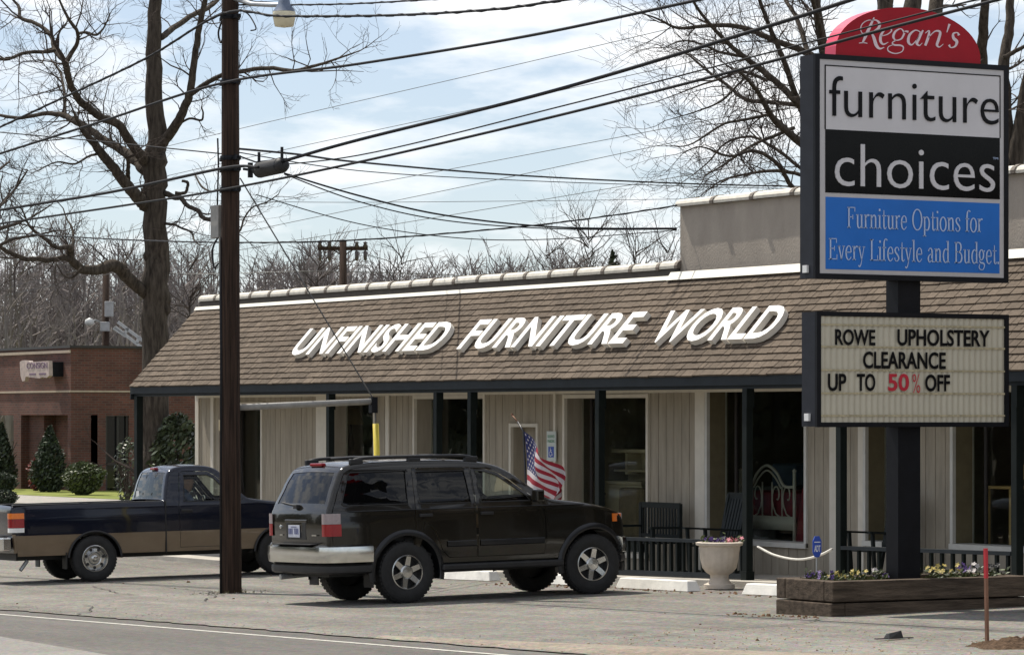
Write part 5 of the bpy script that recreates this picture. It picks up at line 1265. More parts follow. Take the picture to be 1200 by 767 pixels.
# script lettering, strokes in survey pixels of the arch close-up
def smap(x, y, h): v, z = sy(970 + x / 6.316, y / 6.316); return (SU - .02 + h, v, z)
ST = [[(350, 130, 8), (322, 190, 20), (288, 265, 22), (265, 316, 12)], [(238, 319, 6), (270, 316, 7), (300, 321, 6)], [(345, 148, 5), (300, 152, 6), (262, 178, 7), (250, 215, 7), (262, 246, 6), (282, 244, 5)],
      [(325, 150, 6), (365, 150, 10), (390, 175, 20), (380, 210, 18), (335, 238, 7)], [(328, 238, 9), (348, 280, 22), (366, 335, 24), (392, 360, 14), (425, 350, 5)],
      [(398, 268, 5), (445, 256, 7), (478, 230, 10), (468, 210, 10), (435, 216, 10), (402, 258, 19), (397, 302, 20), (418, 328, 12), (455, 312, 4)],
      [(572, 240, 14), (548, 213, 7), (508, 233, 15), (492, 272, 18), (512, 298, 8), (552, 286, 12), (574, 245, 15)], [(570, 234, 8), (588, 232, 12), (604, 236, 16)],
      [(512, 298, 8), (485, 316, 9), (500, 333, 12), (545, 336, 12), (566, 350, 10), (555, 382, 7), (505, 396, 8), (456, 378, 9), (454, 348, 7), (492, 331, 5)],
      [(694, 238, 7), (655, 224, 9), (613, 258, 18), (603, 308, 20), (628, 332, 10), (666, 292, 6), (690, 240, 5)], [(712, 224, 12), (682, 282, 22), (666, 320, 20), (685, 337, 8), (706, 318, 4)],
      [(728, 246, 5), (756, 228, 10), (752, 270, 20), (728, 338, 18)], [(752, 278, 6), (800, 232, 9), (838, 238, 18), (828, 290, 20), (815, 332, 18), (834, 348, 8), (862, 326, 4)],
      [(908, 178, 17), (888, 240, 6)], [(978, 262, 20), (966, 242, 8), (936, 250, 14), (938, 282, 22), (962, 308, 22), (950, 342, 14), (918, 352, 8), (904, 332, 18)]]
b = MB()
for s in ST: ribbon(b, [(x, y, w) for x, y, w in s], smap, .004, n=7)
b.build('lettering', M['regan'], arch)

# ------------------------------------------------------------------ timber planter under the pylon
PL0, PL1, QV0, QV1 = -30.80, -29.75, 21.1, 23.75
pla = empty('timber_planter', (-30.4, 22.4, gz(-30.4, 22.4))); tag(pla, 'raised planter of weathered landscape timbers around the pylon base', 'planter')
zt_ = .545; zb_ = .10
for row in range(2):
    z0 = zb_ - .12 + row * (.205 + .12) if row else zb_ - .10; z1 = .312 if row == 0 else zt_; z0 = zb_ - .1 if row == 0 else .326
    o_ = .0 if row == 0 else .008
    long_first = row == 1
    for (x0, x1) in ((PL1 - .16, PL1 + o_), (PL0 - o_, PL0 + .16)):
        MB().box(x0, x1, QV0 + (0 if long_first else .165), QV1 - (0 if long_first else .165), z0, z1).build('timber', M['timber'], pla, bevel=.012)
    for (y0, y1) in ((QV0, QV0 + .16), (QV1 - .16, QV1)):
        MB().box(PL0 + (.165 if long_first else -o_), PL1 - (.165 if long_first else -o_) , y0 - (0.01 if not long_first else 0), y1, z0, z1).build('timber', M['timber'], pla, bevel=.012)
MB().grid(lambda s, t: (PL0 + .16 + (PL1 - PL0 - .32) * s, QV0 + .16 + (QV1 - QV0 - .32) * t, zt_ - .05 + .02 * math.sin(9 * s) * math.cos(14 * t)), 12, 24).build('soil', M['soil'], pla, smooth=True)

# ------------------------------------------------------------------ plants
def leaf_quads(mb, tones, c, fn, n, size, seed, tn=(.5, 1.4)):
    r = random.Random(seed)
    for _ in range(n):
        p = Vector(c) + Vector(fn(r)); a = Vector((r.gauss(0, 1), r.gauss(0, 1), r.gauss(0, 1))).normalized(); b_ = a.orthogonal().normalized(); s = size * r.uniform(.5, 1.3)
        q = a.cross(b_); mb.add([p - b_ * s, p + q * s * .45, p + b_ * s, p - q * s * .45], [(0, 1, 2, 3)]); tones.append(r.uniform(*tn))
def flower_clump(lab, c, petal, n, rad, seed, grp, h=.12):
    o = empty('flower_clump', c); tag(o, lab, 'flower', grp); r = random.Random(seed)
    b = MB(); tn = []; leaf_quads(b, tn, c, lambda q: (q.gauss(0, rad * .6), q.gauss(0, rad * .6), abs(q.gauss(.03, .04))), 60, .035, seed); b.build('leaves', M['leafmid'], o, attr=tn)
    p = MB()
    for _ in range(n):
        q = Vector(c) + Vector((r.gauss(0, rad * .55), r.gauss(0, rad * .55), r.uniform(.4, 1) * h)); nrm = Vector((r.gauss(.5, .5), r.gauss(-.4, .5), .6)).normalized(); a = nrm.orthogonal().normalized(); b2 = nrm.cross(a)
        for k in range(5):
            an = k * 1.2566; d_ = a * math.cos(an) + b2 * math.sin(an); e_ = a * math.cos(an + .6) + b2 * math.sin(an + .6); f_ = a * math.cos(an - .6) + b2 * math.sin(an - .6)
            p.add([q, q + f_ * .022, q + d_ * .034 + nrm * .006, q + e_ * .022], [(0, 1, 2, 3)])
    p.build('petals', M[petal], o)
G = 'pansies in the timber planter'
for i, (px, pet, lab) in enumerate(((951, 'purple', 'purple pansies at the near left corner of the timber planter'), (966, 'purple', 'low violet pansies right beside the small blue sign'), (984, 'petalyellow', 'few yellow pansies left of centre in the timber planter'), (1003, 'petalyellow', 'golden pansies next to the tallest yellow bloom'), (1024, 'petalwhite', 'pale pansies just left of the pylon post'), (1035, 'purple', 'lilac pansies touching the left side of the pylon post'))):
    c = on_u(px, 677, -30.45); flower_clump(lab, (c.x, c.y, zt_ - .04), pet, 6, .10, 40 + i, G)
for i, (px, pet, lab) in enumerate(((1093, 'petalyellow', 'leafy yellow pansies just right of the pylon post'), (1112, 'petalyellow', 'bushy yellow green pansies in the middle right of planter'), (1128, 'purple', 'dark violet pansies amid the right-hand yellow ones'), (1143, 'petalwhite', 'cream pansies near the red-topped stake'), (1163, 'leafmid', 'bright green leafy clump at right end of planter'))):
    c = on_u(px, 674, -30.2); flower_clump(lab, (c.x, c.y, zt_ - .03), pet, 6, .12, 60 + i, G, .16)

# urn
uc = on_g(843, 690.5); ug = gz(uc.x, uc.y) + .018
urn = empty('urn_planter', (uc.x, uc.y, ug)); tag(urn, 'pale fluted stone urn on a pedestal foot before the porch', 'planter')
pf = [(.001, 0), (.20, 0), (.20, .05), (.15, .07), (.115, .13), (.12, .17), (.17, .20), (.215, .26), (.235, .36), (.255, .50), (.262, .53), (.30, .545), (.305, .575), (.27, .585), (.25, .56), (.001, .52)]
b = MB(); N_ = 72; base = 0
for r_, h_ in pf:
    for j in range(N_):
        a = 2 * math.pi * j / N_; fl_ = 1 + (.035 * abs(math.sin(a * 9)) if .2 < h_ < .53 and r_ > .2 else 0)
        b.v.append(Vector((uc.x + r_ * fl_ * math.cos(a), uc.y + r_ * fl_ * math.sin(a), ug + h_ * 1.02)))
for i in range(len(pf) - 1):
    for j in range(N_): b.f.append((i * N_ + j, i * N_ + (j + 1) % N_, (i + 1) * N_ + (j + 1) % N_, (i + 1) * N_ + j)); b.m.append(0)
b.build('urn', M['urn'], urn, autosm=35)
for i, (dx, dy, pet, lab) in enumerate(((-.12, -.08, 'purple', 'purple pansies at the left of the stone urn'), (.02, -.04, 'purple', 'dark violet pansies in the centre of the stone urn'), (.14, .05, 'petalpink', 'pinkish bloom cluster at the right of the stone urn'))):
    flower_clump(lab, (uc.x + dx * .5 + dy * .3, uc.y + dx, ug + .55), pet, 14, .09, 80 + i, 'pansies in the stone urn', .10)

def bush(name, lab, cat, c, rx_, ry_, h, n, size, mat, seed, shape='round', core=True, grp=None):
    c = Vector(c); o = empty(name, c); tag(o, lab, cat, grp); b = MB(); tn = []
    lob = random.Random(seed); L3 = [(lob.uniform(0, 6.28), lob.uniform(.3, 1), lob.uniform(.1, .3)) for _ in range(9)]
    def fn(r):
        t = r.random() ** (.8 if shape == 'round' else 1.25); a = r.uniform(0, 6.283)
        if shape == 'round': z = 1 - 2 * r.random(); rad = math.sqrt(max(0, 1 - z * z)); z = (z * .5 + .5)
        else: z = t; rad = (1 - z) ** .75 * (.45 + .55 * min(1, z * 5))
        k = r.uniform(.66, 1.0) + r.gauss(0, .085)
        for (aa, hh, am) in L3:
            dd = abs((a - aa + math.pi) % 6.283 - math.pi); k += am * .6 * math.exp(-dd * dd * 4 - (z - hh) ** 2 * 12) - .02
        return (rx_ * rad * k * math.cos(a), ry_ * rad * k * math.sin(a), h * (.03 + .97 * z * (1 + .04 * math.sin(a * 3 + seed))))
    leaf_quads(b, tn, c, fn, n, size, seed); b.build('foliage', M[mat], o, attr=tn)
    s = MB(); s.tube([c + Vector((0, 0, -.1)), c + Vector((0, 0, h * .7))], [.06, .03], 6)
    rb_ = random.Random(seed + 1)
    for _ in range(12): a = rb_.uniform(0, 6.28); s.tube([c + Vector((0, 0, h * rb_.uniform(.05, .4))), c + Vector((rx_ * .7 * math.cos(a), ry_ * .7 * math.sin(a), h * rb_.uniform(.4, .8)))], [.03, .012], 4)
    s.build('stems', M['bark'], o); return o
def gpt(px, py, v): p = on_v(px, py, v); return (p.x, p.y, gz(p.x, p.y))
k = 118 / F
bush('conical_shrub', 'tall cone-shaped evergreen shrub right of the brick entrance', 'shrub', gpt(58.5, 572, 45.0), .86, .86, 2.2, 6500, .075, 'leafdark', 1, 'cone')
bush('conical_shrub', 'dark conical evergreen cut by the left picture edge', 'shrub', gpt(2, 572, 45.2), .8, .8, 2.3, 5200, .075, 'leafdark', 2, 'cone')
bush('round_shrub', 'rounded clipped shrub on the grass by the brick corner', 'shrub', gpt(97, 578, 44.0), .72, .72, 1.06, 4200, .07, 'leafmid', 3)
bush('round_shrub', 'small dark round shrub at the left edge near the ground', 'shrub', gpt(4, 582, 43.5), .46, .46, .68, 1800, .06, 'leafdark', 4)
bush('red_shrub', 'small reddish shrub between the cone shrub and brick pier', 'shrub', gpt(42, 573, 45.4), .38, .32, 1.15, 700, .06, 'leafred', 5)
bush('round_shrub', 'low dark shrub at left edge behind the tailgate', 'shrub', gpt(5, 597, 37.0), .45, .45, .42, 1500, .05, 'leafdark', 6)
bush('large_shrub', 'tall leafy glossy shrub seen under the left end of the porch roof', 'shrub', gpt(209, 600, 31.5), .55, .8, 2.5, 3600, .085, 'leafpale', 7)
bush('large_shrub', 'pale leafy sprig left of the trunk under the porch corner', 'shrub', gpt(150, 592, 38.5), .5, .5, 1.9, 500, .07, 'leafpale', 8)

# ------------------------------------------------------------------ parking stops
stopb = MB(); Ls = 1.95
sec = [(-.11, 0), (-.075, .13), (.06, .13), (.10, 0)]
for i in range(2):
    x = -Ls / 2 + Ls * i
    stopb.v += [Vector((x + (.06 if z > 0 else 0) * (1 if i == 0 else -1), y, z)) for y, z in sec]
stopb.f += [(0, 1, 2, 3), (4, 7, 6, 5), (0, 4, 5, 1), (1, 5, 6, 2), (2, 6, 7, 3)]; stopb.m += [0] * 5
def place_stop(o, u, v, rz, lab):
    n = Vector((-.02, -.016, 1)).normalized(); f = Vector((math.cos(rz), math.sin(rz), 0)); f = (f - n * f.dot(n)).normalized(); l = n.cross(f)
    o.rotation_euler = Matrix((f, l, n)).transposed().to_euler(); o.location = (u, v, gz(u, v) + .016); tag(o, lab, 'parking stop', 'white parking stops')
p0 = stopb.build('parking_stop', M['stop'], bevel=.012)
sp = [(-37.35, 23.74, -.07, 'white parking stop between the sport utility and the stone urn'), (-34.15, 23.62, -.03, 'white parking stop running into the timber planter'), (-39.85, 23.9, -.02, 'white parking stop just behind the front wheel of the sport utility'), (-43.0, 24.0, .0, 'white parking stop seen beneath the sport utility'), (-46.3, 24.05, .01, 'white parking stop ahead of the pickup')]
for i, (u, v, rz, lab) in enumerate(sp):
    o = p0 if i == 0 else p0.copy()
    if i: COL.objects.link(o)
    place_stop(o, u, v, rz, lab)

# ------------------------------------------------------------------ porch railings
def railing(lab, u0, u1, v, zr0, zr1, pitch=.135, slat=False):
    o = empty('porch_railing', ((u0 + u1) / 2, v, gz((u0 + u1) / 2, v))); tag(o, lab, 'railing', 'low railings between the porch posts')
    zf = lambda u: zr0 + (zr1 - zr0) * (u - u0) / (u1 - u0)
    zl = lambda u: gz(u, v) + .13
    MB().bar((u0, v, zf(u0)), (u1, v, zf(u1)), .11, .045).build('top_rail', M['slate'] if not slat else M['slate'], o)
    MB().bar((u0, v, zl(u0)), (u1, v, zl(u1)), .05, .07).build('bottom_rail', M['slate'], o)
    n = max(2, int((u1 - u0) / pitch))
    for k in range(n):
        u = u0 + (u1 - u0) * (k + .5) / n
        MB().bar((u, v, zl(u) + .03), (u, v, zf(u) - .02), .04, .04, up=(0, 1, 0)).build('baluster', M['post'], o)
uf = lambda px: on_v(px, 488, VP).x
railing('porch railing behind the stone urn, ahead of the sport utility', uf(703) + .06, uf(876) - .06, VP, .60, .655, .15)
railing('porch railing between the thin post and the black pylon', uf(986) + .06, uf(1192) - .06, VP, .655, .70, .20)

# rope swag
a = on_v(888, 640, VP); c = on_v(975, 643, VP); m = on_v(935, 655, VP)
o = MB().tube(catmull([tuple(a), tuple(on_v(908, 650, VP)), tuple(m), tuple(on_v(958, 651, VP)), tuple(c)], 8), .016, 6).build('rope', M['rope'], smooth=True); tag(o, 'white rope swagged between two porch posts near the small blue sign', 'rope')

# ------------------------------------------------------------------ porch seats
def bench(lab, u0, u1, v0, zseat, ztop, g):
    o = empty('porch_bench', ((u0 + u1) / 2, v0, g)); tag(o, lab, 'bench'); m = M['greenchair']
    for u in (u0, u1):
        MB().box(u - .03, u + .03, v0 + .42, v0 + .47, g, ztop).build('leg', m, o); MB().box(u - .03, u + .03, v0 - .03, v0 + .02, g, zseat + .2).build('leg', m, o)
        MB().box(u - .035, u + .035, v0 - .05, v0 + .44, zseat + .2, zseat + .23).build('arm', m, o)
    b = MB()
    for k in range(5): b.box(u0, u1, v0 + k * .085, v0 + k * .085 + .07, zseat - .012, zseat + .01)
    b.build('seat', m, o)
    b = MB(); b.box(u0, u1, v0 + .425, v0 + .46, ztop - .07, ztop + .01); b.box(u0, u1, v0 + .425, v0 + .46, zseat + .06, zseat + .11)
    n = int((u1 - u0) / .075)
    for k in range(n): u = u0 + (u1 - u0) * (k + .5) / n; b.box(u - .02, u + .02, v0 + .435, v0 + .452, zseat + .11, ztop - .07)
    b.build('backrest', m, o)
fl_ = gz(-40.3, 25.7) + .085
bench('dark slatted porch bench against the wall right of the flag window', on_v(752, 600, 25.95).x, on_v(797, 600, 25.95).x, 25.5, fl_ + .42, on_v(775, 589, 25.95).z, fl_)
def rocker(lab, u, v, g, w=.5):
    o = empty('rocking_chair', (u, v, g)); tag(o, lab, 'rocking chair'); m = M['greenchair']
    for s in (-1, 1):
        x = u + s * w / 2
        MB().tube([Vector((x, v + yy, g + .02 + .10 * (yy / .45) ** 2)) for yy in [-.42 + .84 * k / 10 for k in range(11)]], .022, 6).build('rocker', m, o)
        MB().bar((x, v - .22, g + .05), (x, v - .26, g + .64), .04, .04, up=(0, 1, 0)).build('leg', m, o)
        MB().bar((x, v + .20, g + .05), (x, v + .42, g + 1.10), .045, .045, up=(0, 1, 0)).build('leg', m, o)
        MB().bar((x, v - .32, g + .65), (x, v + .32, g + .62), .07, .025).build('arm', m, o)
    MB().box(u - w / 2, u + w / 2, v - .26, v + .24, g + .40, g + .43).build('seat', m, o)
    b = MB(); P = lambda s, t: Vector((u + s * w / 2, v + .26 + .16 * t, g + .48 + .60 * t))
    b.bar(P(-1, 1), P(1, 1), .03, .09); b.bar(P(-1, 0), P(1, 0), .03, .06)
    for k in range(6): s = -.8 + 1.6 * k / 5; b.bar(P(s, .02), P(s, .98), .05, .014, up=(0, 1, 0))
    b.build('backrest', m, o)
g_ = gz(-38.8, 25.6) + .085
rocker('dark slatted rocking chair behind the stone urn', on_v(842, 600, 25.55).x, 25.45, g_, .44)
rocker('dark rocking chair half hidden by the black pylon post', on_v(1036, 600, 25.6).x, 25.5, gz(-35.8, 25.5) + .085, .5)

# ------------------------------------------------------------------ flag on its staff
FV = 24.88
st0, st1 = on_v(600, 486, FV), on_v(619, 604, FV)
fo = empty('flag', (st1.x, FV, gz(st1.x, FV))); tag(fo, 'american flag drooping from a slanted staff on the porch', 'flag')
b = MB(); tp = on_v(613.5, 505, FV)
b.tube([st0, on_v(607, 494, FV)], .010, 6, mi=1); b.tube([on_v(607, 494, FV), tp, st1 + Vector((0, 0, -.3)), Vector((st1.x + .02, FV, gz(st1.x, FV) + .1))], .016, 8, mi=0); b.lathe([(.001, st0.z + .03), (.02, st0.z + .01), (.001, st0.z - .02)], (st0.x, FV, 0), 'z', 8, mi=1)
b.build('staff', [M['blackiron'], M['stakewood']], fo, smooth=True)
NS, NT = 40, 52
def flagp(s, t):
    hx, hy = 614 + 4.5 * t, 505 + 82 * t; th0 = R(48 - 26 * min(1, t * 1.6)); th1 = R(52 + 12 * t); x, y = hx, hy; n = 12; L_ = 56 * (1 - .10 * t)
    for k in range(n):
        q = (k + .5) / n * s; th = th0 + (th1 - th0) * q; x += math.cos(th) * L_ * s / n; y += math.sin(th) * L_ * s / n
    x += 2.2 * math.sin(9 * s + 3.0 * t) * s; 
    d = .09 * math.sin(7.5 * s + 4 * t) * (.25 + s) + .05 * math.sin(15 * s - 6 * t) * s
    p = on_v(x, y, FV - .02); return Vector((p.x, p.y + d, p.z))
b = MB(); b.grid(flagp, NS, NT)
fm = []
for i in range(NS):
    for j in range(NT):
        stripe = int(j / NT * 13); canton = (i / NS < .42 and stripe < 7); fm.append(2 if canton else (0 if stripe % 2 == 0 else 1))
b.m = fm
M['flagred'] = pm('flag_red', (.26, .010, .024), .85, var=.08); M['flagwhite'] = pm('flag_white', (.48, .44, .45), .85, var=.05); M['flagblue'] = pm('flag_blue', (.015, .02, .10), .85, var=.1)
cl = b.build('cloth', [M['flagred'], M['flagwhite'], M['flagblue']], fo, smooth=True)
b = MB()
for row in range(9):
    for c in range(6 if row % 2 == 0 else 5):
        s = (.42) * ((c + .5) / 6 if row % 2 == 0 else (c + 1) / 6); t = (7 / 13) * (row + .5) / 9
        p = flagp(s, t); du = (flagp(s + .01, t) - p).normalized(); dv = (flagp(s, t + .01) - p).normalized(); nn = du.cross(dv).normalized()
        for sg_ in (1, -1):
            P = [p + nn * sg_ * .004 + (du * math.cos(R(90 + 36 * q)) - dv * math.sin(R(90 + 36 * q))) * (.024 if q % 2 == 0 else .010) for q in range(10)]
            b.add(P, [tuple(range(10))])
b.build('stars', M['flagwhite'], cl)

# accessible parking sign on the wall
s0, s1 = on_v(641, 540, VW - .04), on_v(651.5, 505, VW - .04)
so_ = empty('accessible_parking_sign', ((s0.x + s1.x) / 2, VW, s0.z)); tag(so_, 'narrow white accessible parking sign on the wall right of the flag', 'sign')
fc = facade(VW - .045); MB().box(s0.x, s1.x, VW - .045, VW - .03, s0.z, s1.z).build('panel', pm('pale_sign', (.55, .60, .58), .4, var=.03), so_)
bz0, bz1 = on_v(647, 535.5, VW - .04).z, on_v(647, 523, VW - .04).z; bw_ = (s1.x - s0.x); cx_ = (s0.x + s1.x) / 2
MB().box(cx_ - bw_ * .30, cx_ + bw_ * .30, VW - .049, VW - .0455, bz0, bz1).build('blue_square', M['adtblue'], so_)
b = MB(); H = bz1 - bz0; W_ = bw_ * .6; fx = lambda x, y: (cx_ - W_ / 2 + x * W_, bz0 + y * H)
fq = facade(VW - .049)
def sk_(pts, w, sm=True): ribbon(b, [(*fx(x, y), w * H) for x, y in pts], fq, .003, smooth=sm)
sk_([(.42, .80), (.44, .52)], .10, False); sk_([(.44, .52), (.66, .50), (.72, .24), (.86, .26)], .08, False); sk_([(.44, .66), (.64, .66)], .06, False)
sk_([(.34, .54), (.22, .40), (.28, .20), (.48, .13), (.64, .26)], .07); sk_([(.40, .88), (.46, .88)], .10, False)
b.build('wheelchair_symbol', M['white'], so_)
b = MB(); zt2 = s1.z
put_text(b, 'RESERVED', s0.x + .03, s1.x - .03, zt2 - .10, zt2 - .055, fc, .002); put_text(b, 'PARKING', s0.x + .03, s1.x - .03, zt2 - .17, zt2 - .125, fc, .002)
b.build('lettering', pm('green_ink', (.05, .22, .12), .5), so_)

# small security sign on a stake in the planter
q = on_u(957, 640, -30.75); so_ = empty('yard_sign', (q.x, q.y, zt_ - .05)); tag(so_, 'small blue octagonal yard sign on a thin stake', 'sign')
MB().tube([(q.x, q.y, zt_ - .1), (q.x, q.y, q.z)], .010, 6).build('stake', M['steel'], so_)
ha, hb_ = .055, .115; oc = [(-1, -.55), (-.5, -1), (.5, -1), (1, -.55), (1, .55), (.5, 1), (-.5, 1), (-1, .55)]
b = MB(); P = [Vector((q.x + .012, q.y + x * ha, q.z + y * hb_)) for x, y in oc]; b.add(P + [p - Vector((.012, 0, 0)) for p in P], [tuple(range(8)), tuple(range(8, 16))] + [(i, (i + 1) % 8, 8 + (i + 1) % 8, 8 + i) for i in range(8)])
b.build('panel', M['adtblue'], so_)
b = MB(); put_text(b, 'ADT', q.y - .040, q.y + .040, q.z - .055, q.z + .015, eastface(q.x + .012), .003, bold=.02); b.box(q.x + .0125, q.x + .015, q.y - .04, q.y + .04, q.z + .045, q.z + .055); b.build('lettering', M['white'], so_)

# stake with red top, debris
q = on_g(1157, 754); t = on_g(1157, 754); k = 1
zt3 = on_u(1155, 642, q.x).z; yy = on_u(1155, 642, q.x).y; so_ = empty('survey_stake', (q.x, q.y, gz(q.x, q.y))); tag(so_, 'thin wooden survey stake with a red painted top', 'stake')
m1 = Vector((q.x, q.y, gz(q.x, q.y) - .1)); m2 = Vector((q.x, yy, zt3)); mm_ = m1.lerp(m2, .72)
MB().bar(m1, mm_, .028, .028, up=(0, 1, 0)).build('shaft', M['stakewood'], so_); MB().bar(mm_, m2, .029, .029, up=(0, 1, 0)).build('red_top', M['stakered'], so_)
q = on_g(1048, 750); b = MB(); z = gz(q.x, q.y) + .02
b.add([(q.x + x, q.y + y, z + zz) for x, y, zz in ((-.05, -.09, 0), (.06, -.10, 0), (.05, .07, 0), (-.04, .09, 0), (-.03, -.07, .045), (.03, -.08, .05), (.04, .05, .075), (-.02, .08, .06))], [(0, 1, 5, 4), (1, 2, 6, 5), (2, 3, 7, 6), (3, 0, 4, 7), (4, 5, 6, 7)]); b.box(q.x - .01, q.x + .03, q.y - .22, q.y + .2, z, z + .008)
o = b.build('debris', M['blackrub']); tag(o, 'broken black scrap lying on the dirt edge of the lot', 'scrap')

# ------------------------------------------------------------------ goods in the shop windows
FZ = .12
IV = 27.25
def wx(px): return on_v(px, 500, IV).x
def wz(px, py): return on_v(px, py, IV).z
# white iron bed
bl, br = wx(868), wx(931); o = empty('iron_bed', ((bl + br) / 2, IV, FZ)); tag(o, 'white scrolled iron bed with a crimson cover in the window', 'bed')
zb0, zpost, zarch, zpan0, zpan1 = FZ, wz(931, 553), wz(902, 545), wz(905, 620), wz(905, 604)
b = MB()
for x in (bl, br): b.tube([(x, IV, zb0), (x, IV, zpost)], .025, 8); b.lathe([(.001, zpost + .05), (.035, zpost + .02), (.02, zpost)], (x, IV, 0), 'z', 8)
b.box(bl, br, IV - .02, IV + .02, zpan0, zpan1)
cx_ = (bl + br) / 2; w2 = (br - bl) / 2; z1_ = wz(905, 571)
b.tube(catmull([(bl, IV, z1_ + .02), (cx_ - w2 * .62, IV, z1_ + .03), (cx_ - w2 * .35, IV, zarch - .10), (cx_, IV, zarch), (cx_ + w2 * .35, IV, zarch - .10), (cx_ + w2 * .62, IV, z1_ + .03), (br, IV, z1_ + .02)], 7), .022, 6)
b.tube(catmull([(cx_ - w2 * .5, IV, z1_), (cx_ - w2 * .28, IV, zarch - .16), (cx_, IV, zarch - .07), (cx_ + w2 * .28, IV, zarch - .16), (cx_ + w2 * .5, IV, z1_)], 7), .014, 6)
for x in (-.55, -.18, .18, .55): b.tube([(cx_ + w2 * x, IV, zpan1), (cx_ + w2 * x, IV, z1_ + (.02 if abs(x) > .3 else .08))], .012, 6)
for x0_, sgx in ((-.38, 1), (.36, -1), (-.75, 1), (.75, -1)):
    P = []
    for k in range(15): a_ = -1.2 + k * .42; r_ = .17 * (1 - k / 17); P.append((cx_ + w2 * x0_ + sgx * r_ * math.cos(a_) * .8, IV, z1_ - .12 + r_ * math.sin(a_) * 1.3))
    b.tube(P, .011, 5); b.tube(catmull([P[0], (cx_ + w2 * x0_ + sgx * .03, IV, (zpan1 + P[0][2]) / 2), (cx_ + w2 * x0_ - sgx * .05, IV, zpan1)], 5), .011, 5)
b.build('footboard', M['ironwhite'], o, smooth=True)
b = MB()
zh = wz(925, 523)
for x in (bl + .05, br + .55): b.tube([(x, IV + 2.0, FZ), (x, IV + 2.0, zh)], .025, 8)
b.tube(catmull([(bl + .05, IV + 2, zh - .3), (bl + .5, IV + 2, zh - .35), (br + .1, IV + 2, zh - .05), (br + .55, IV + 2, zh - .25)], 6), .02, 6); b.build('headboard', M['ironwhite'], o, smooth=True)
MB().box(bl + .06, br - .03, IV + .06, IV + 1.95, zpan0 + .05, wz(905, 575)).build('bedcover', M['redcloth'], o, bevel=.06)
q0, q1 = wx(843), wx(872); o = MB().box(q0, q1, IV + .9, IV + 1.6, wz(855, 570), wz(855, 543)).build('blue_headrest', M['bluecloth'], bevel=.04); tag(o, 'slate blue upholstered back left of the iron bed', 'sofa')
MB().box(q0, q1, IV + .55, IV + 1.6, FZ, wz(855, 570) - .002).build('seat_base', M['greyseat'], o, bevel=.03)
c_ = (wx(933), IV + .25); b = MB(); b.lathe([(.30, FZ + .1), (.27, FZ + .6), (.20, wz(935, 575)), (.12, wz(935, 560)), (.001, wz(935, 556))], (c_[0] + .12, c_[1], 0), 'z', 16); o = b.build('draped_table', M['redcloth'], smooth=True); tag(o, 'dark red draped form at right of the iron bed', 'cloth')
# pine hutch
h0, h1 = on_v(707, 525, 27.3).x, on_v(762, 525, 27.3).x; zt4 = on_v(732, 526, 27.3).z; zc_ = on_v(732, 563, 27.3).z
o = empty('hutch', ((h0 + h1) / 2, 27.4, FZ)); tag(o, 'pale unfinished pine hutch standing in the window', 'hutch')
b = MB(); b.box(h0, h1, 27.55, 27.6, zc_, zt4 - .05); b.box(h0, h0 + .05, 27.3, 27.55, zc_, zt4 - .05); b.box(h1 - .05, h1, 27.3, 27.55, zc_, zt4 - .05); b.box(h0 - .04, h1 + .04, 27.26, 27.6, zt4 - .05, zt4); b.box(h0 + .05, h1 - .05, 27.3, 27.55, (zc_ + zt4) / 2 - .10, (zc_ + zt4) / 2 - .07); b.box((h0 + h1) / 2 - .03, (h0 + h1) / 2 + .03, 27.295, 27.54, zc_ + .1, zt4 - .06)
b.build('shelf_unit', M['hutch'], o)
b = MB(); b.box(h0 - .06, h1 + .06, 27.1, 27.6, zc_ - .05, zc_ - .002); b.box(h0 - .03, h1 + .03, 27.13, 27.6, FZ, zc_ - .052); b.build('base_cabinet', M['hutch'], o, bevel=.01)
b = MB()
for x in (.25, .75): b.lathe([(.001, 27.10), (.02, 27.105), (.02, 27.13)], (h0 + (h1 - h0) * x, 0, zc_ - .2), 'y', 8)
b.build('knob', M['darkframe'], o)
b = MB(); x0_, x1_ = on_v(727, 590, 26.8).x, on_v(758, 590, 26.8).x; b.box(x0_, x1_, 26.75, 26.95, FZ, on_v(740, 571, 26.8).z); o = b.build('upholstered_chair', pm('olive_fabric', (.13, .10, .06), .9, var=.3), bevel=.05); tag(o, 'olive patterned upholstered chair in front of the hutch', 'armchair')
MB().box(x0_ + .05, x1_ + .05, 26.62, 26.74, FZ, FZ + .4).build('seat', M['greyseat'], o, bevel=.03)
# table lamp
lx_ = on_v(411, 490, 26.9).x; lz1, lz0 = on_v(411, 478, 26.9).z, on_v(411, 497, 26.9).z
o = empty('table_lamp', (lx_, 26.9, lz0 - .5)); tag(o, 'lamp with tan shade in the window left of the yellow guard', 'lamp')
MB().lathe([(.24, lz0), (.13, lz1)], (lx_, 26.9, 0), 'z', 20).build('lamp_shade', M['lampshade'], o, smooth=True); MB().lathe([(.10, lz0 - .55), (.10, lz0 - .52), (.03, lz0 - .5), (.07, lz0 - .3), (.02, lz0 - .1), (.015, lz0 + .1)], (lx_, 26.9, 0), 'z', 14).build('lamp_base', M['blackiron'], o, smooth=True)
o = MB().box(lx_ - .45, lx_ + .45, 26.7, 27.1, FZ, lz0 - .56).build('side_cabinet', M['inwall'], bevel=.02); tag(o, 'dark cabinet under the window lamp', 'cabinet'); MB().box(lx_ - .5, lx_ + .5, 26.65, 27.15, lz0 - .558, lz0 - .553).build('top', M['pine'], o)
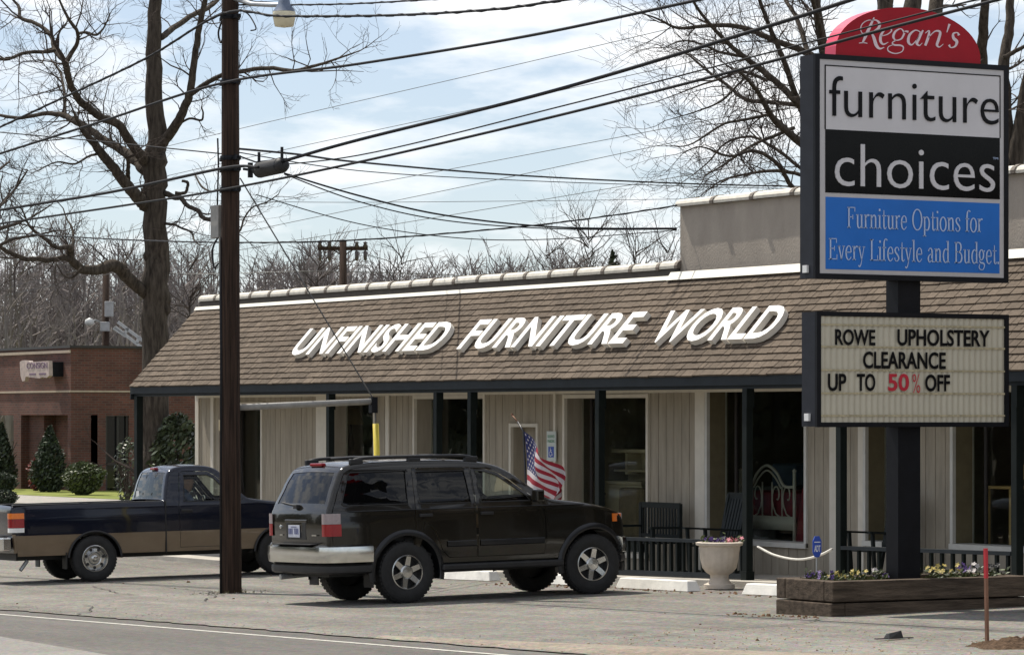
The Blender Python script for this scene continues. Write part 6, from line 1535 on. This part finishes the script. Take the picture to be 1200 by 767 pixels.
# pine bar chair on a stand at the right-hand window
def pinechair(lab, px0, px1, ptop, pseat, v, mat, grp=None, pb=640):
    x0_, x1_ = on_v(px0, 600, v).x, on_v(px1, 600, v).x; zt5, zs5 = on_v(px0, ptop, v).z, on_v(px0, pseat, v).z
    o = empty('tall_chair', ((x0_ + x1_) / 2, v, FZ)); tag(o, lab, 'chair')
    for x in (x0_, x1_):
        MB().bar((x, v + .36, FZ), (x, v + .44, zt5), .04, .04, up=(0, 1, 0)).build('leg', mat, o); MB().bar((x, v, FZ), (x, v, zs5), .04, .04, up=(0, 1, 0)).build('leg', mat, o)
    MB().box(x0_ - .03, x1_ + .03, v - .04, v + .40, zs5, zs5 + .035).build('seat', mat, o, bevel=.01)
    b = MB(); b.bar((x0_, v + .44, zt5 - .02), (x1_, v + .44, zt5 - .02), .03, .08); b.bar((x0_, v + .39, zs5 + .14), (x1_, v + .39, zs5 + .14), .03, .05)
    for k in range(4): x = x0_ + (x1_ - x0_) * (k + 1) / 5; b.bar((x, v + .39, zs5 + .14), (x, v + .44, zt5 - .05), .035, .012, up=(0, 1, 0))
    b.build('backrest', mat, o)
    b = MB()
    for z in (.35, .55): b.bar((x0_, v, FZ + z), (x1_, v, FZ + z), .025, .025)
    b.build('stretcher', mat, o)
pinechair('tall honey pine bar chair behind the right-hand window', 1158, 1185, 546, 572, 26.78, M['pine'])
# pale picture and dark chair at the window behind the pylon
x0_, x1_ = on_v(1018, 520, 26.9).x, on_v(1048, 520, 26.9).x
o = MB().box(x0_, x1_, 26.9, 26.93, on_v(1030, 540, 26.9).z, on_v(1030, 490, 26.9).z).build('picture_panel', pm('patterned_panel', (.16, .14, .10), .8, var=.7, scale=7), bevel=.01); tag(o, 'patterned pale panel in the window behind the pylon', 'panel')
MB().box(x0_ - .04, x1_ + .04, 26.932, 26.96, on_v(1030, 543, 26.9).z, on_v(1030, 487, 26.9).z).build('frame', M['blackiron'], o)

# ------------------------------------------------------------------ bare trees
class Tree:
    def __init__(s, seed): s.r = random.Random(seed); s.big = MB(); s.tw = MB()
    def limb(s, P, Rr, n=8, twig=1.0, tl=2.0, tr=.03, both=None, depth=2):
        C = catmull([(*p, q) for p, q in zip(P, Rr)], 5); pts = [Vector(c[:3]) for c in C]; rad = [max(.006, c[3]) for c in C]
        jit = [Vector((s.r.gauss(0, .25), s.r.gauss(0, .25), s.r.gauss(0, .25))) * q * .35 for q in rad]; jit[0] *= 0
        s.big.tube([p + j for p, j in zip(pts, jit)], rad, n)
        if twig:
            L_ = sum((pts[i + 1] - pts[i]).length for i in range(len(pts) - 1)); k = max(1, int(L_ * twig))
            for _ in range(k):
                i = s.r.randrange(int(len(pts) * .15), len(pts) - 1); p = pts[i].lerp(pts[i + 1], s.r.random()); t = (pts[i + 1] - pts[i]).normalized()
                q = Vector((s.r.gauss(0, 1), s.r.gauss(0, 1), s.r.gauss(.25, .9))); q = (q - t * q.dot(t)).normalized(); d = (t * s.r.uniform(.3, .9) + q * s.r.uniform(.5, 1)).normalized()
                s.branch(p, d, tl * s.r.uniform(.4, 1.15), min(tr, rad[i] * .6) * s.r.uniform(.6, 1), depth)
            s.branch(pts[-1], (pts[-1] - pts[-2]).normalized(), tl * .8, max(.007, rad[-1] * .9), depth)
    def branch(s, p, d, L_, r0, depth):
        n = 5 if depth > 1 else (4 if depth == 1 else 3); P = [p]; cur = Vector(p); dd = Vector(d)
        for k in range(n):
            dd = (dd + Vector((s.r.gauss(0, .22), s.r.gauss(0, .22), s.r.gauss(.05, .20)))).normalized(); cur = cur + dd * L_ / n; P.append(cur.copy())
        rr_ = [max(.0032, r0 * (1 - .75 * k / n)) for k in range(n + 1)]
        s.tw.tube(P, rr_, 4 if depth > 1 else 3, caps=False)
        if depth > 0:
            for k in range(s.r.choice((3, 4, 5)) if depth > 1 else s.r.choice((2, 3, 4))):
                i = s.r.randrange(1, n); q = P[i].lerp(P[i + 1], s.r.random()); t = (P[i + 1] - P[i]).normalized(); v = Vector((s.r.gauss(0, 1), s.r.gauss(0, 1), s.r.gauss(.2, .8))); v = (v - t * v.dot(t)).normalized()
                s.branch(q, (t * .75 + v * s.r.uniform(.5, .9)).normalized(), L_ * s.r.uniform(.35, .65), rr_[i] * .65, depth - 1)
    def done(s, lab, loc, bark='bark', cat='tree', grp=None):
        o = empty('bare_tree', loc); tag(o, lab, cat, grp); s.big.build('trunk', M[bark], o, smooth=True); s.tw.build('crown', M['twig'], o, smooth=False); return o
# --- the big oak left of the pole
DT = 76.0; kk = DT / F
T = Tree(5); rz_ = random.Random(77)
def tp_(px, py, dz=0): return at(px, py, DT + dz)
def L_(pts, twig=1.5, tl=1.5, d0=0, d1=0, depth=2, n=8):
    m = len(pts) - 1; T.limb([tp_(x, y, d0 + (d1 - d0) * i / m) for i, (x, y, r_) in enumerate(pts)], [r_ * kk for x, y, r_ in pts], n, twig * 2.2, tl, .022, depth=depth)
base = tp_(180, 600); base.z = gz(base.x, base.y)
T.limb([base - Vector((0, 0, .3)), base + Vector((0, 0, .25)), tp_(180, 560), tp_(181, 470), tp_(182.5, 380), tp_(182.5, 330), tp_(182.5, 252), tp_(181.5, 195), tp_(183, 165), tp_(179.5, 80), tp_(182, 0), tp_(184, -60), tp_(180, -140)], [r_ * kk for r_ in (27, 22, 18, 17, 16, 15.5, 13.5, 14, 11.5, 9.5, 7.5, 6, 3)], 14, .25, 2.0, .05)
# knots on the trunk
for (x, y, r_) in ((196, 352, 5), (195, 362, 6), (171, 300, 4), (168, 341, 6)): p = tp_(x, y, -.1); T.big.lathe([(.001, p.z - r_ * kk * 1.6), (r_ * kk * .8, p.z - r_ * kk * .7), (r_ * kk, p.z), (r_ * kk * .7, p.z + r_ * kk), (.001, p.z + r_ * kk * 1.5)], (p.x, p.y, 0), 'z', 8)
L_([(188, 172, 6), (196, 160, 6), (207, 145, 5.8), (217, 125, 5.2), (223, 107, 4.8), (228, 70, 4), (232, 40, 3.8), (238, 12, 3.4), (246, -30, 2.6)], d1=-2)
L_([(220, 113, 3.2), (240, 99, 3), (260, 88, 2.8), (276, 85, 2.6), (313, 80, 2.4), (345, 83, 2.2), (370, 77, 1.8), (392, 70, 1.3), (415, 62, .9)], d1=-4, twig=1.3, tl=1.3)
L_([(189, 44, 4), (203, 33, 3.6), (227, 17, 3.2), (246, 8, 2.8), (262, -8, 2)], d1=3)
L_([(183, 5, 4), (176, -12, 3.5), (165, -40, 3)], d1=2)
L_([(172, 192, 7), (166, 184, 6.6), (150, 163, 5.6), (138, 146, 5.0), (117, 136, 4.6), (100, 124, 4.4), (91, 115, 4.3), (83, 100, 4), (79, 88, 3.8), (77, 73, 3.6)], d1=-3, tl=1.5)
L_([(77, 73, 3.0), (84, 62, 2.6), (90, 52, 2.3), (91, 38, 2.1), (84, 28, 2), (76, 14, 1.6), (66, -8, 1)], d0=-3, d1=-4, twig=1.8)
L_([(91, 40, 1.8), (100, 38, 1.6), (113, 41, 1.4), (122, 32, 1), (128, 18, .7)], d0=-3, d1=-5, twig=2)
L_([(77, 73, 3.0), (68, 64, 2.8), (63, 56, 2.6), (61, 44, 2.5), (52, 34, 2.4), (39, 26, 2.3), (24, 21, 2.2), (22, 8, 1.8), (13, -2, 1.2)], d0=-3, d1=-1, twig=1.6)
L_([(64, 59, 2.2), (52, 61, 2.1), (38, 61, 2), (26, 63, 1.9), (6, 70, 1.7), (-14, 64, 1.2)], d0=-3, d1=-4, twig=1.5)
L_([(170, 200, 6.5), (160, 190, 6), (148, 179, 5.4), (125, 166, 5), (104, 151, 4.6), (86, 141, 4.2), (73, 135, 3.4), (52, 133, 2.6), (26, 138, 2.2), (0, 135, 1.8), (-20, 128, 1.2)], d1=3, tl=1.4)
L_([(75, 135, 2.6), (76, 120, 2), (74, 100, 1.7), (70, 84, 1.4), (60, 70, 1)], d0=3, d1=5, twig=1.8)
L_([(170, 242, 8), (166, 236, 7.8), (155, 225, 7), (140, 206, 6), (124, 186, 5.4), (112, 170, 4.8), (103, 160, 4), (95, 150, 2.6), (86, 130, 1.4)], d1=-2, tl=1.4)
L_([(150, 216, 3), (150, 202, 2.6), (149, 186, 2), (137, 176, 1.4), (130, 160, .8)], d1=-2, twig=1.8)
L_([(118, 180, 1.6), (104, 183, 1.4), (88, 192, 1.2), (66, 190, .9), (44, 200, .6)], d0=-1, d1=-3, twig=2, tl=1)
L_([(172, 345, 7), (164, 338, 7.2), (150, 325, 7.4), (139, 314, 7.8), (129, 311, 7.2), (115, 316, 6), (96, 315, 5.2), (84, 305, 4.8), (76, 302, 3.6), (57, 305, 3), (44, 303, 2.8), (29, 303, 2.8), (12, 296, 2.5), (0, 289, 2.2), (-14, 274, 1.5)], d1=-4, twig=1.1, tl=1.2)
L_([(82, 303, 4.6), (82, 294, 4.8), (80, 289, 3), (66, 290, 2.4), (52, 279, 2), (42, 272, 1.8), (34, 264, 1.4), (28, 250, 1)], d0=-2, d1=-4, twig=2, tl=1.1)
L_([(84, 292, 2.2), (86, 280, 1.6), (84, 266, 1.3), (78, 256, 1), (74, 244, .7)], d0=-2, d1=-1, twig=2, tl=1)
L_([(96, 314, 2), (84, 325, 1.3), (74, 322, 1), (66, 310, .8), (64, 330, .6)], d0=-3, d1=-3, twig=1.5, tl=.9)
L_([(193, 226, 3.6), (204, 231, 3.4), (212, 232, 3), (220, 241, 2.6), (232, 247, 2.6), (238, 255, 2.5), (249, 258, 2.2), (262, 262, 1.6), (280, 271, 1.2), (286, 256, 1), (296, 243, .9), (312, 237, .8), (326, 228, .6)], d1=-3, twig=1.5, tl=1.1)
L_([(205, 226, 2.2), (216, 226, 2), (219, 222, 1.8), (220, 214, 1.8), (213, 212, 1.6)], twig=0)
L_([(229, 206, .9), (236, 218, 1.2), (246, 224, 1), (254, 222, .8)], d0=-2, d1=-3, twig=1.5, tl=.8)
L_([(192, 262, 1.8), (204, 263, 1.5), (210, 266, 1.4), (224, 272, 1.2), (228, 282, 1), (234, 287, .7)], d1=-2, twig=1.5, tl=.9)
L_([(207, 147, 1.6), (222, 139, 1.4), (236, 141, 1.3), (238, 132, 1), (236, 126, .8)], d1=-2, twig=.5, tl=.8)
T.done('huge gnarled bare oak standing left of the utility pole', base)

# --- multi-stemmed tree behind the parapet and the pylon
DT = 70.0; kk = DT / F; T = Tree(9)
bs = tp_(1012, 400); bs.z = gz(bs.x, bs.y)
for (P, d1) in (([(1012, 330, 18), (1020, 230, 15), (1030, 120, 12), (1036, 40, 10), (1040, -40, 8)], 0), ([(1016, 320, 17), (1040, 200, 14), (1058, 100, 13), (1068, 20, 11), (1074, -60, 8)], 2), ([(1020, 320, 15), (1060, 210, 12), (1086, 110, 11), (1096, 20, 9), (1102, -50, 7)], 3), ([(1010, 300, 12), (990, 180, 9), (975, 100, 7), (960, 30, 5.5), (952, -30, 4)], -2)):
    m = len(P) - 1; T.limb([bs] + [tp_(x, y, d1 * i / m) for i, (x, y, r_) in enumerate(P)], [20 * kk] + [r_ * kk for x, y, r_ in P], 10, .3, 2.2, .05)
RT = [[(1000, 220, 6), (965, 190, 5), (939, 168, 4.2), (908, 141, 3.6), (890, 111, 2.8), (875, 92, 1.8), (862, 80, 1)],
      [(985, 165, 6), (960, 145, 5), (939, 126, 4.4), (920, 105, 4), (887, 78, 3.4), (860, 57, 2.8), (839, 36, 2.2), (815, 6, 1.6), (805, -20, 1)],
      [(975, 80, 5), (941, 60, 4), (908, 48, 3.6), (881, 36, 3.2), (854, 30, 2.8), (821, 31, 2.3), (794, 33, 1.8), (770, 22, 1.2), (752, 16, .7)],
      [(975, 132, 3.6), (939, 124, 3), (902, 120, 2.6), (875, 117, 2.4), (851, 99, 2), (830, 84, 1.7), (809, 66, 1.2), (795, 58, .7)],
      [(990, 180, 4), (939, 164, 3), (914, 144, 2.4), (903, 135, 2), (884, 138, 1.8), (862, 142, 1.5), (845, 147, 1.4), (812, 168, .9), (795, 172, .6)],
      [(990, 260, 4), (960, 240, 3.4), (929, 219, 2.8), (911, 192, 2.4), (884, 177, 2), (854, 183, 1.5), (821, 172, .9), (800, 180, .6)],
      [(965, 170, 4.5), (945, 140, 4), (932, 111, 3.6), (920, 75, 3.2), (905, 39, 2.6), (890, 0, 2.2), (880, -40, 1.6)],
      [(958, 90, 4), (947, 63, 3.4), (935, 24, 2.8), (920, 0, 2.2), (905, -25, 1.5)],
      [(975, 95, 4), (965, 60, 3.4), (960, 30, 3), (952, 0, 2.6), (945, -30, 1.8)],
      [(985, 225, 3), (939, 205, 2.4), (905, 200, 2), (870, 205, 1.5), (845, 212, 1), (828, 224, .7)],
      [(960, 215, 2.6), (930, 190, 2.2), (905, 172, 2), (880, 160, 1.6), (850, 168, 1.2), (830, 190, .9), (812, 205, .6)],
      [(930, 150, 2.4), (905, 160, 2), (878, 172, 1.6), (850, 192, 1.2), (826, 206, .8)],
      [(900, 95, 2.2), (870, 84, 1.8), (846, 92, 1.5), (820, 100, 1.1), (795, 110, .7)],
      [(870, 66, 2), (846, 62, 1.7), (822, 52, 1.3), (800, 48, 1), (778, 56, .6)],
      [(885, 80, 1.6), (868, 96, 1.4), (846, 118, 1.2), (818, 130, .9), (792, 138, .6)]]
rq = random.Random(31)
for P in RT:
    e = rq.uniform(-5, 5); m = len(P) - 1; T.limb([tp_(x, y, e * i / m) for i, (x, y, r_) in enumerate(P)], [r_ * kk for x, y, r_ in P], 7, 4.2, 1.45, .017)
T.done('wide bare tree with several stems behind the parapet', bs)
DT = 74.0; kk = DT / F; T = Tree(12); bs = tp_(1186, 400); bs.z = gz(bs.x, bs.y)
for (P, d1, tw) in (([(1186, 330, 14), (1188, 240, 12), (1190, 190, 10), (1198, 130, 8.5), (1212, 60, 7), (1230, -20, 5)], 0, .6), ([(1188, 240, 10), (1180, 150, 8), (1176, 80, 7), (1182, 40, 6), (1184, 0, 5), (1190, -50, 4)], 1, .6), ([(1186, 280, 9), (1165, 170, 7), (1152, 80, 6.4), (1152, 40, 6), (1155, 0, 5), (1160, -60, 4)], -2, .6), ([(1176, 68, 3), (1190, 60, 2.6), (1205, 52, 2)], 0, 1.2)):
    m = len(P) - 1; T.limb(([bs] if P[0][1] > 300 else []) + [tp_(x, y, d1 * i / m) for i, (x, y, r_) in enumerate(P)], ([16 * kk] if P[0][1] > 300 else []) + [r_ * kk for x, y, r_ in P], 9, tw, 1.6, .04)
T.done('bare tree rising at the right edge beside the pylon sign', bs)
# small twiggy branch tips of a neighbouring tree at far left
DT = 68.0; kk = DT / F; T = Tree(15); bs = tp_(-60, 420); bs.z = gz(bs.x, bs.y)
T.limb([bs, tp_(-60, 330), tp_(-50, 240)], [.3, .25, .15], 8, 0)
for P in ([(-55, 290, 6), (-30, 265, 4), (-5, 245, 2.6), (15, 225, 1.6), (32, 200, .9)], [(-55, 300, 5), (-30, 285, 3.4), (0, 268, 2.4), (30, 258, 1.6), (60, 240, .8)], [(-55, 310, 4), (-20, 300, 3), (10, 282, 2), (40, 276, 1.4), (66, 270, .8)], [(-50, 250, 4), (-30, 225, 3), (-8, 205, 2), (10, 190, 1.2)]):
    m = len(P) - 1; T.limb([tp_(x, y, rq.uniform(-2, 2) * i / m) for i, (x, y, r_) in enumerate(P)], [r_ * kk for x, y, r_ in P], 6, 2.2, 1.2, .018)
T.done('bare tree reaching in from the left picture edge', bs)

# --- background trees one can tell apart, above the roof
def midtree(lab, px, ptop, d, seed, spread=1.0, grp='bare trees beyond the store roof'):
    r = random.Random(seed); top = at(px, ptop, d); b_ = Vector((top.x, top.y, gz(top.x, top.y))); H = top.z - b_.z; t = Tree(seed)
    P = [b_ + Vector((r.gauss(0, .1) * k, r.gauss(0, .1) * k, H * k / 5)) for k in range(5)]
    t.limb(P, [.22, .18, .14, .10, .05], 6, 0)
    for k in range(44):
        f = r.uniform(.35, .97); p = b_ + Vector((0, 0, H * f)); a = r.uniform(0, 6.28); d_ = Vector((math.cos(a), math.sin(a), r.uniform(.5, 1.5))).normalized()
        t.branch(p, d_, H * r.uniform(.13, .26) * spread, .026, 2)
    o = t.done(lab, b_, bark='farwood_hazed', grp=grp); o.children[1].data.materials[0] = M['farwood_hazed']; return o
midtree('feathery bare tree above the roof left of the parapet', 690, 268, 135, 51); midtree('bare tree close to the parapet corner above the roof', 745, 278, 135, 52); midtree('bare tree above the second word of the roof lettering', 640, 284, 140, 53, .9); midtree('thin bare tree just right of the crossarm pole', 470, 290, 140, 54, .8); midtree('bare tree just left of the crossarm pole', 372, 300, 140, 55, .8)
midtree('tall thin bare tree between the oak trunk and the utility pole', 222, 292, 140, 56, .8)
midtree('bare tree above the word world on the roof', 782, 282, 138, 57, .9)
c = at(718, 330, 138); bush('evergreen_tree', 'small dark evergreen peeking above the roof among bare trees', 'tree', (c.x, c.y, gz(c.x, c.y)), 1.5, 1.5, at(718, 292, 138).z, 1600, .16, 'leafdark', 61, 'cone')

# --- the far wood: one mass of bare trunks and branches
r = random.Random(99); fw = MB(); tw = []
def wtree(x, y, H, dens):
    g = gz(x, y); p = Vector((x, y, g)); lean = Vector((r.gauss(0, .03), r.gauss(0, .03), 0))
    P = [p + Vector((0, 0, H * t)) + lean * H * t + Vector((r.gauss(0, .12), r.gauss(0, .12), 0)) for t in (0, .25, .5, .75, 1)]
    fw.tube(P, [.16, .13, .10, .06, .02], 4, caps=False)
    for _ in range(dens):
        f = r.uniform(.15, .97); q = P[0].lerp(P[-1], f); a = r.uniform(0, 6.28); l = H * r.uniform(.10, .30) * (1.2 - f * .7); d = Vector((math.cos(a), math.sin(a), r.uniform(.3, 1.6))).normalized()
        m = q + d * l * .5 + Vector((r.gauss(0, .1), r.gauss(0, .1), r.gauss(0, .1))) * l * .5; e = q + d * l + Vector((0, 0, .15 * l)); fw.tube([q, m, e], [.035, .025, .012], 3, caps=False)
        for _ in range(4):
            s_ = q.lerp(e, r.uniform(.3, 1)); d2 = (d + Vector((r.gauss(0, .6), r.gauss(0, .6), r.gauss(.2, .6)))).normalized(); fw.tube([s_, s_ + d2 * l * r.uniform(.25, .6)], [.018, .009], 3, caps=False)
for i in range(520):
    px = r.uniform(-420, -60) if i >= 400 else r.uniform(-60, 240) if i < 150 else r.uniform(200, 870); d = r.uniform(160, 240)
    ptop = r.uniform(288, 352) - 14 * (px < 150) if px < 240 else r.choice((r.uniform(296, 330), r.uniform(312, 335))) - (8 * math.sin(px * .021)); t = at(px, ptop, d); wtree(t.x, t.y, t.z - gz(t.x, t.y), 30)
for i in range(420):       # undergrowth and thinner saplings that close the view
    px = r.uniform(-60, 900); d = r.uniform(150, 200); t = at(px, r.uniform(335, 400), d); wtree(t.x, t.y, t.z - gz(t.x, t.y), 9)
o = fw.build('woodland', M['farwood_hazed']); tag(o, 'grey brown mass of bare woodland along the horizon', 'woodland', kind='stuff')

# --- evergreens on the far side of the road, behind the camera: what the shop windows mirror
b = MB(); tn = []; r = random.Random(404)
for i in range(46):
    x = -50 - i * 2.6 + r.uniform(-1, 1); y = r.uniform(-16, -9); g = gz(x, y); H = r.uniform(7, 11); w = r.uniform(1.8, 2.8)
    def fn(q, H=H, w=w):
        t = q.random() ** 1.2; a = q.uniform(0, 6.28); k = w * (1 - t) ** .7 * q.uniform(.55, 1.1); return (k * math.cos(a), k * math.sin(a), .2 + H * t)
    leaf_quads(b, tn, (x, y, g), fn, 900, .45, 500 + i)
o = b.build('woodland', M['leafdark'], attr=tn); tag(o, 'dark evergreen wood across the road, mirrored in the shop windows', 'woodland', kind='stuff')

# weeds and broken grit round the foot of the utility pole
b = MB(); tn = []; r = random.Random(71)
for _ in range(90):
    a = r.uniform(0, 6.28); q = r.uniform(.14, .24) if r.random() < .75 else r.uniform(.2, .5); x, y = PU + q * math.cos(a), PV + q * math.sin(a); z = gz(x, y); h = r.uniform(.02, .09); d = Vector((r.gauss(0, .35), r.gauss(0, .35), 1)) * h
    b.add([Vector((x - .006, y, z)), Vector((x + .006, y, z)), Vector((x, y, z)) + d], [(0, 1, 2)]); tn.append(r.uniform(.6, 1.6))
o = b.build('weeds', pm('dry_weed', (.11, .10, .04), .9, var=.3, tone=1), attr=tn); tag(o, 'sparse dry weeds around the foot of the utility pole', 'weeds', kind='stuff')
pts = [(PU + r.gauss(0, .28), PV + r.gauss(0, .25)) for _ in range(160)]
scatter_stones('pole_grit', M['stone_gravel'], pts, .006, .02, 72, 'loose grit heaped around the foot of the utility pole', 'gravel')
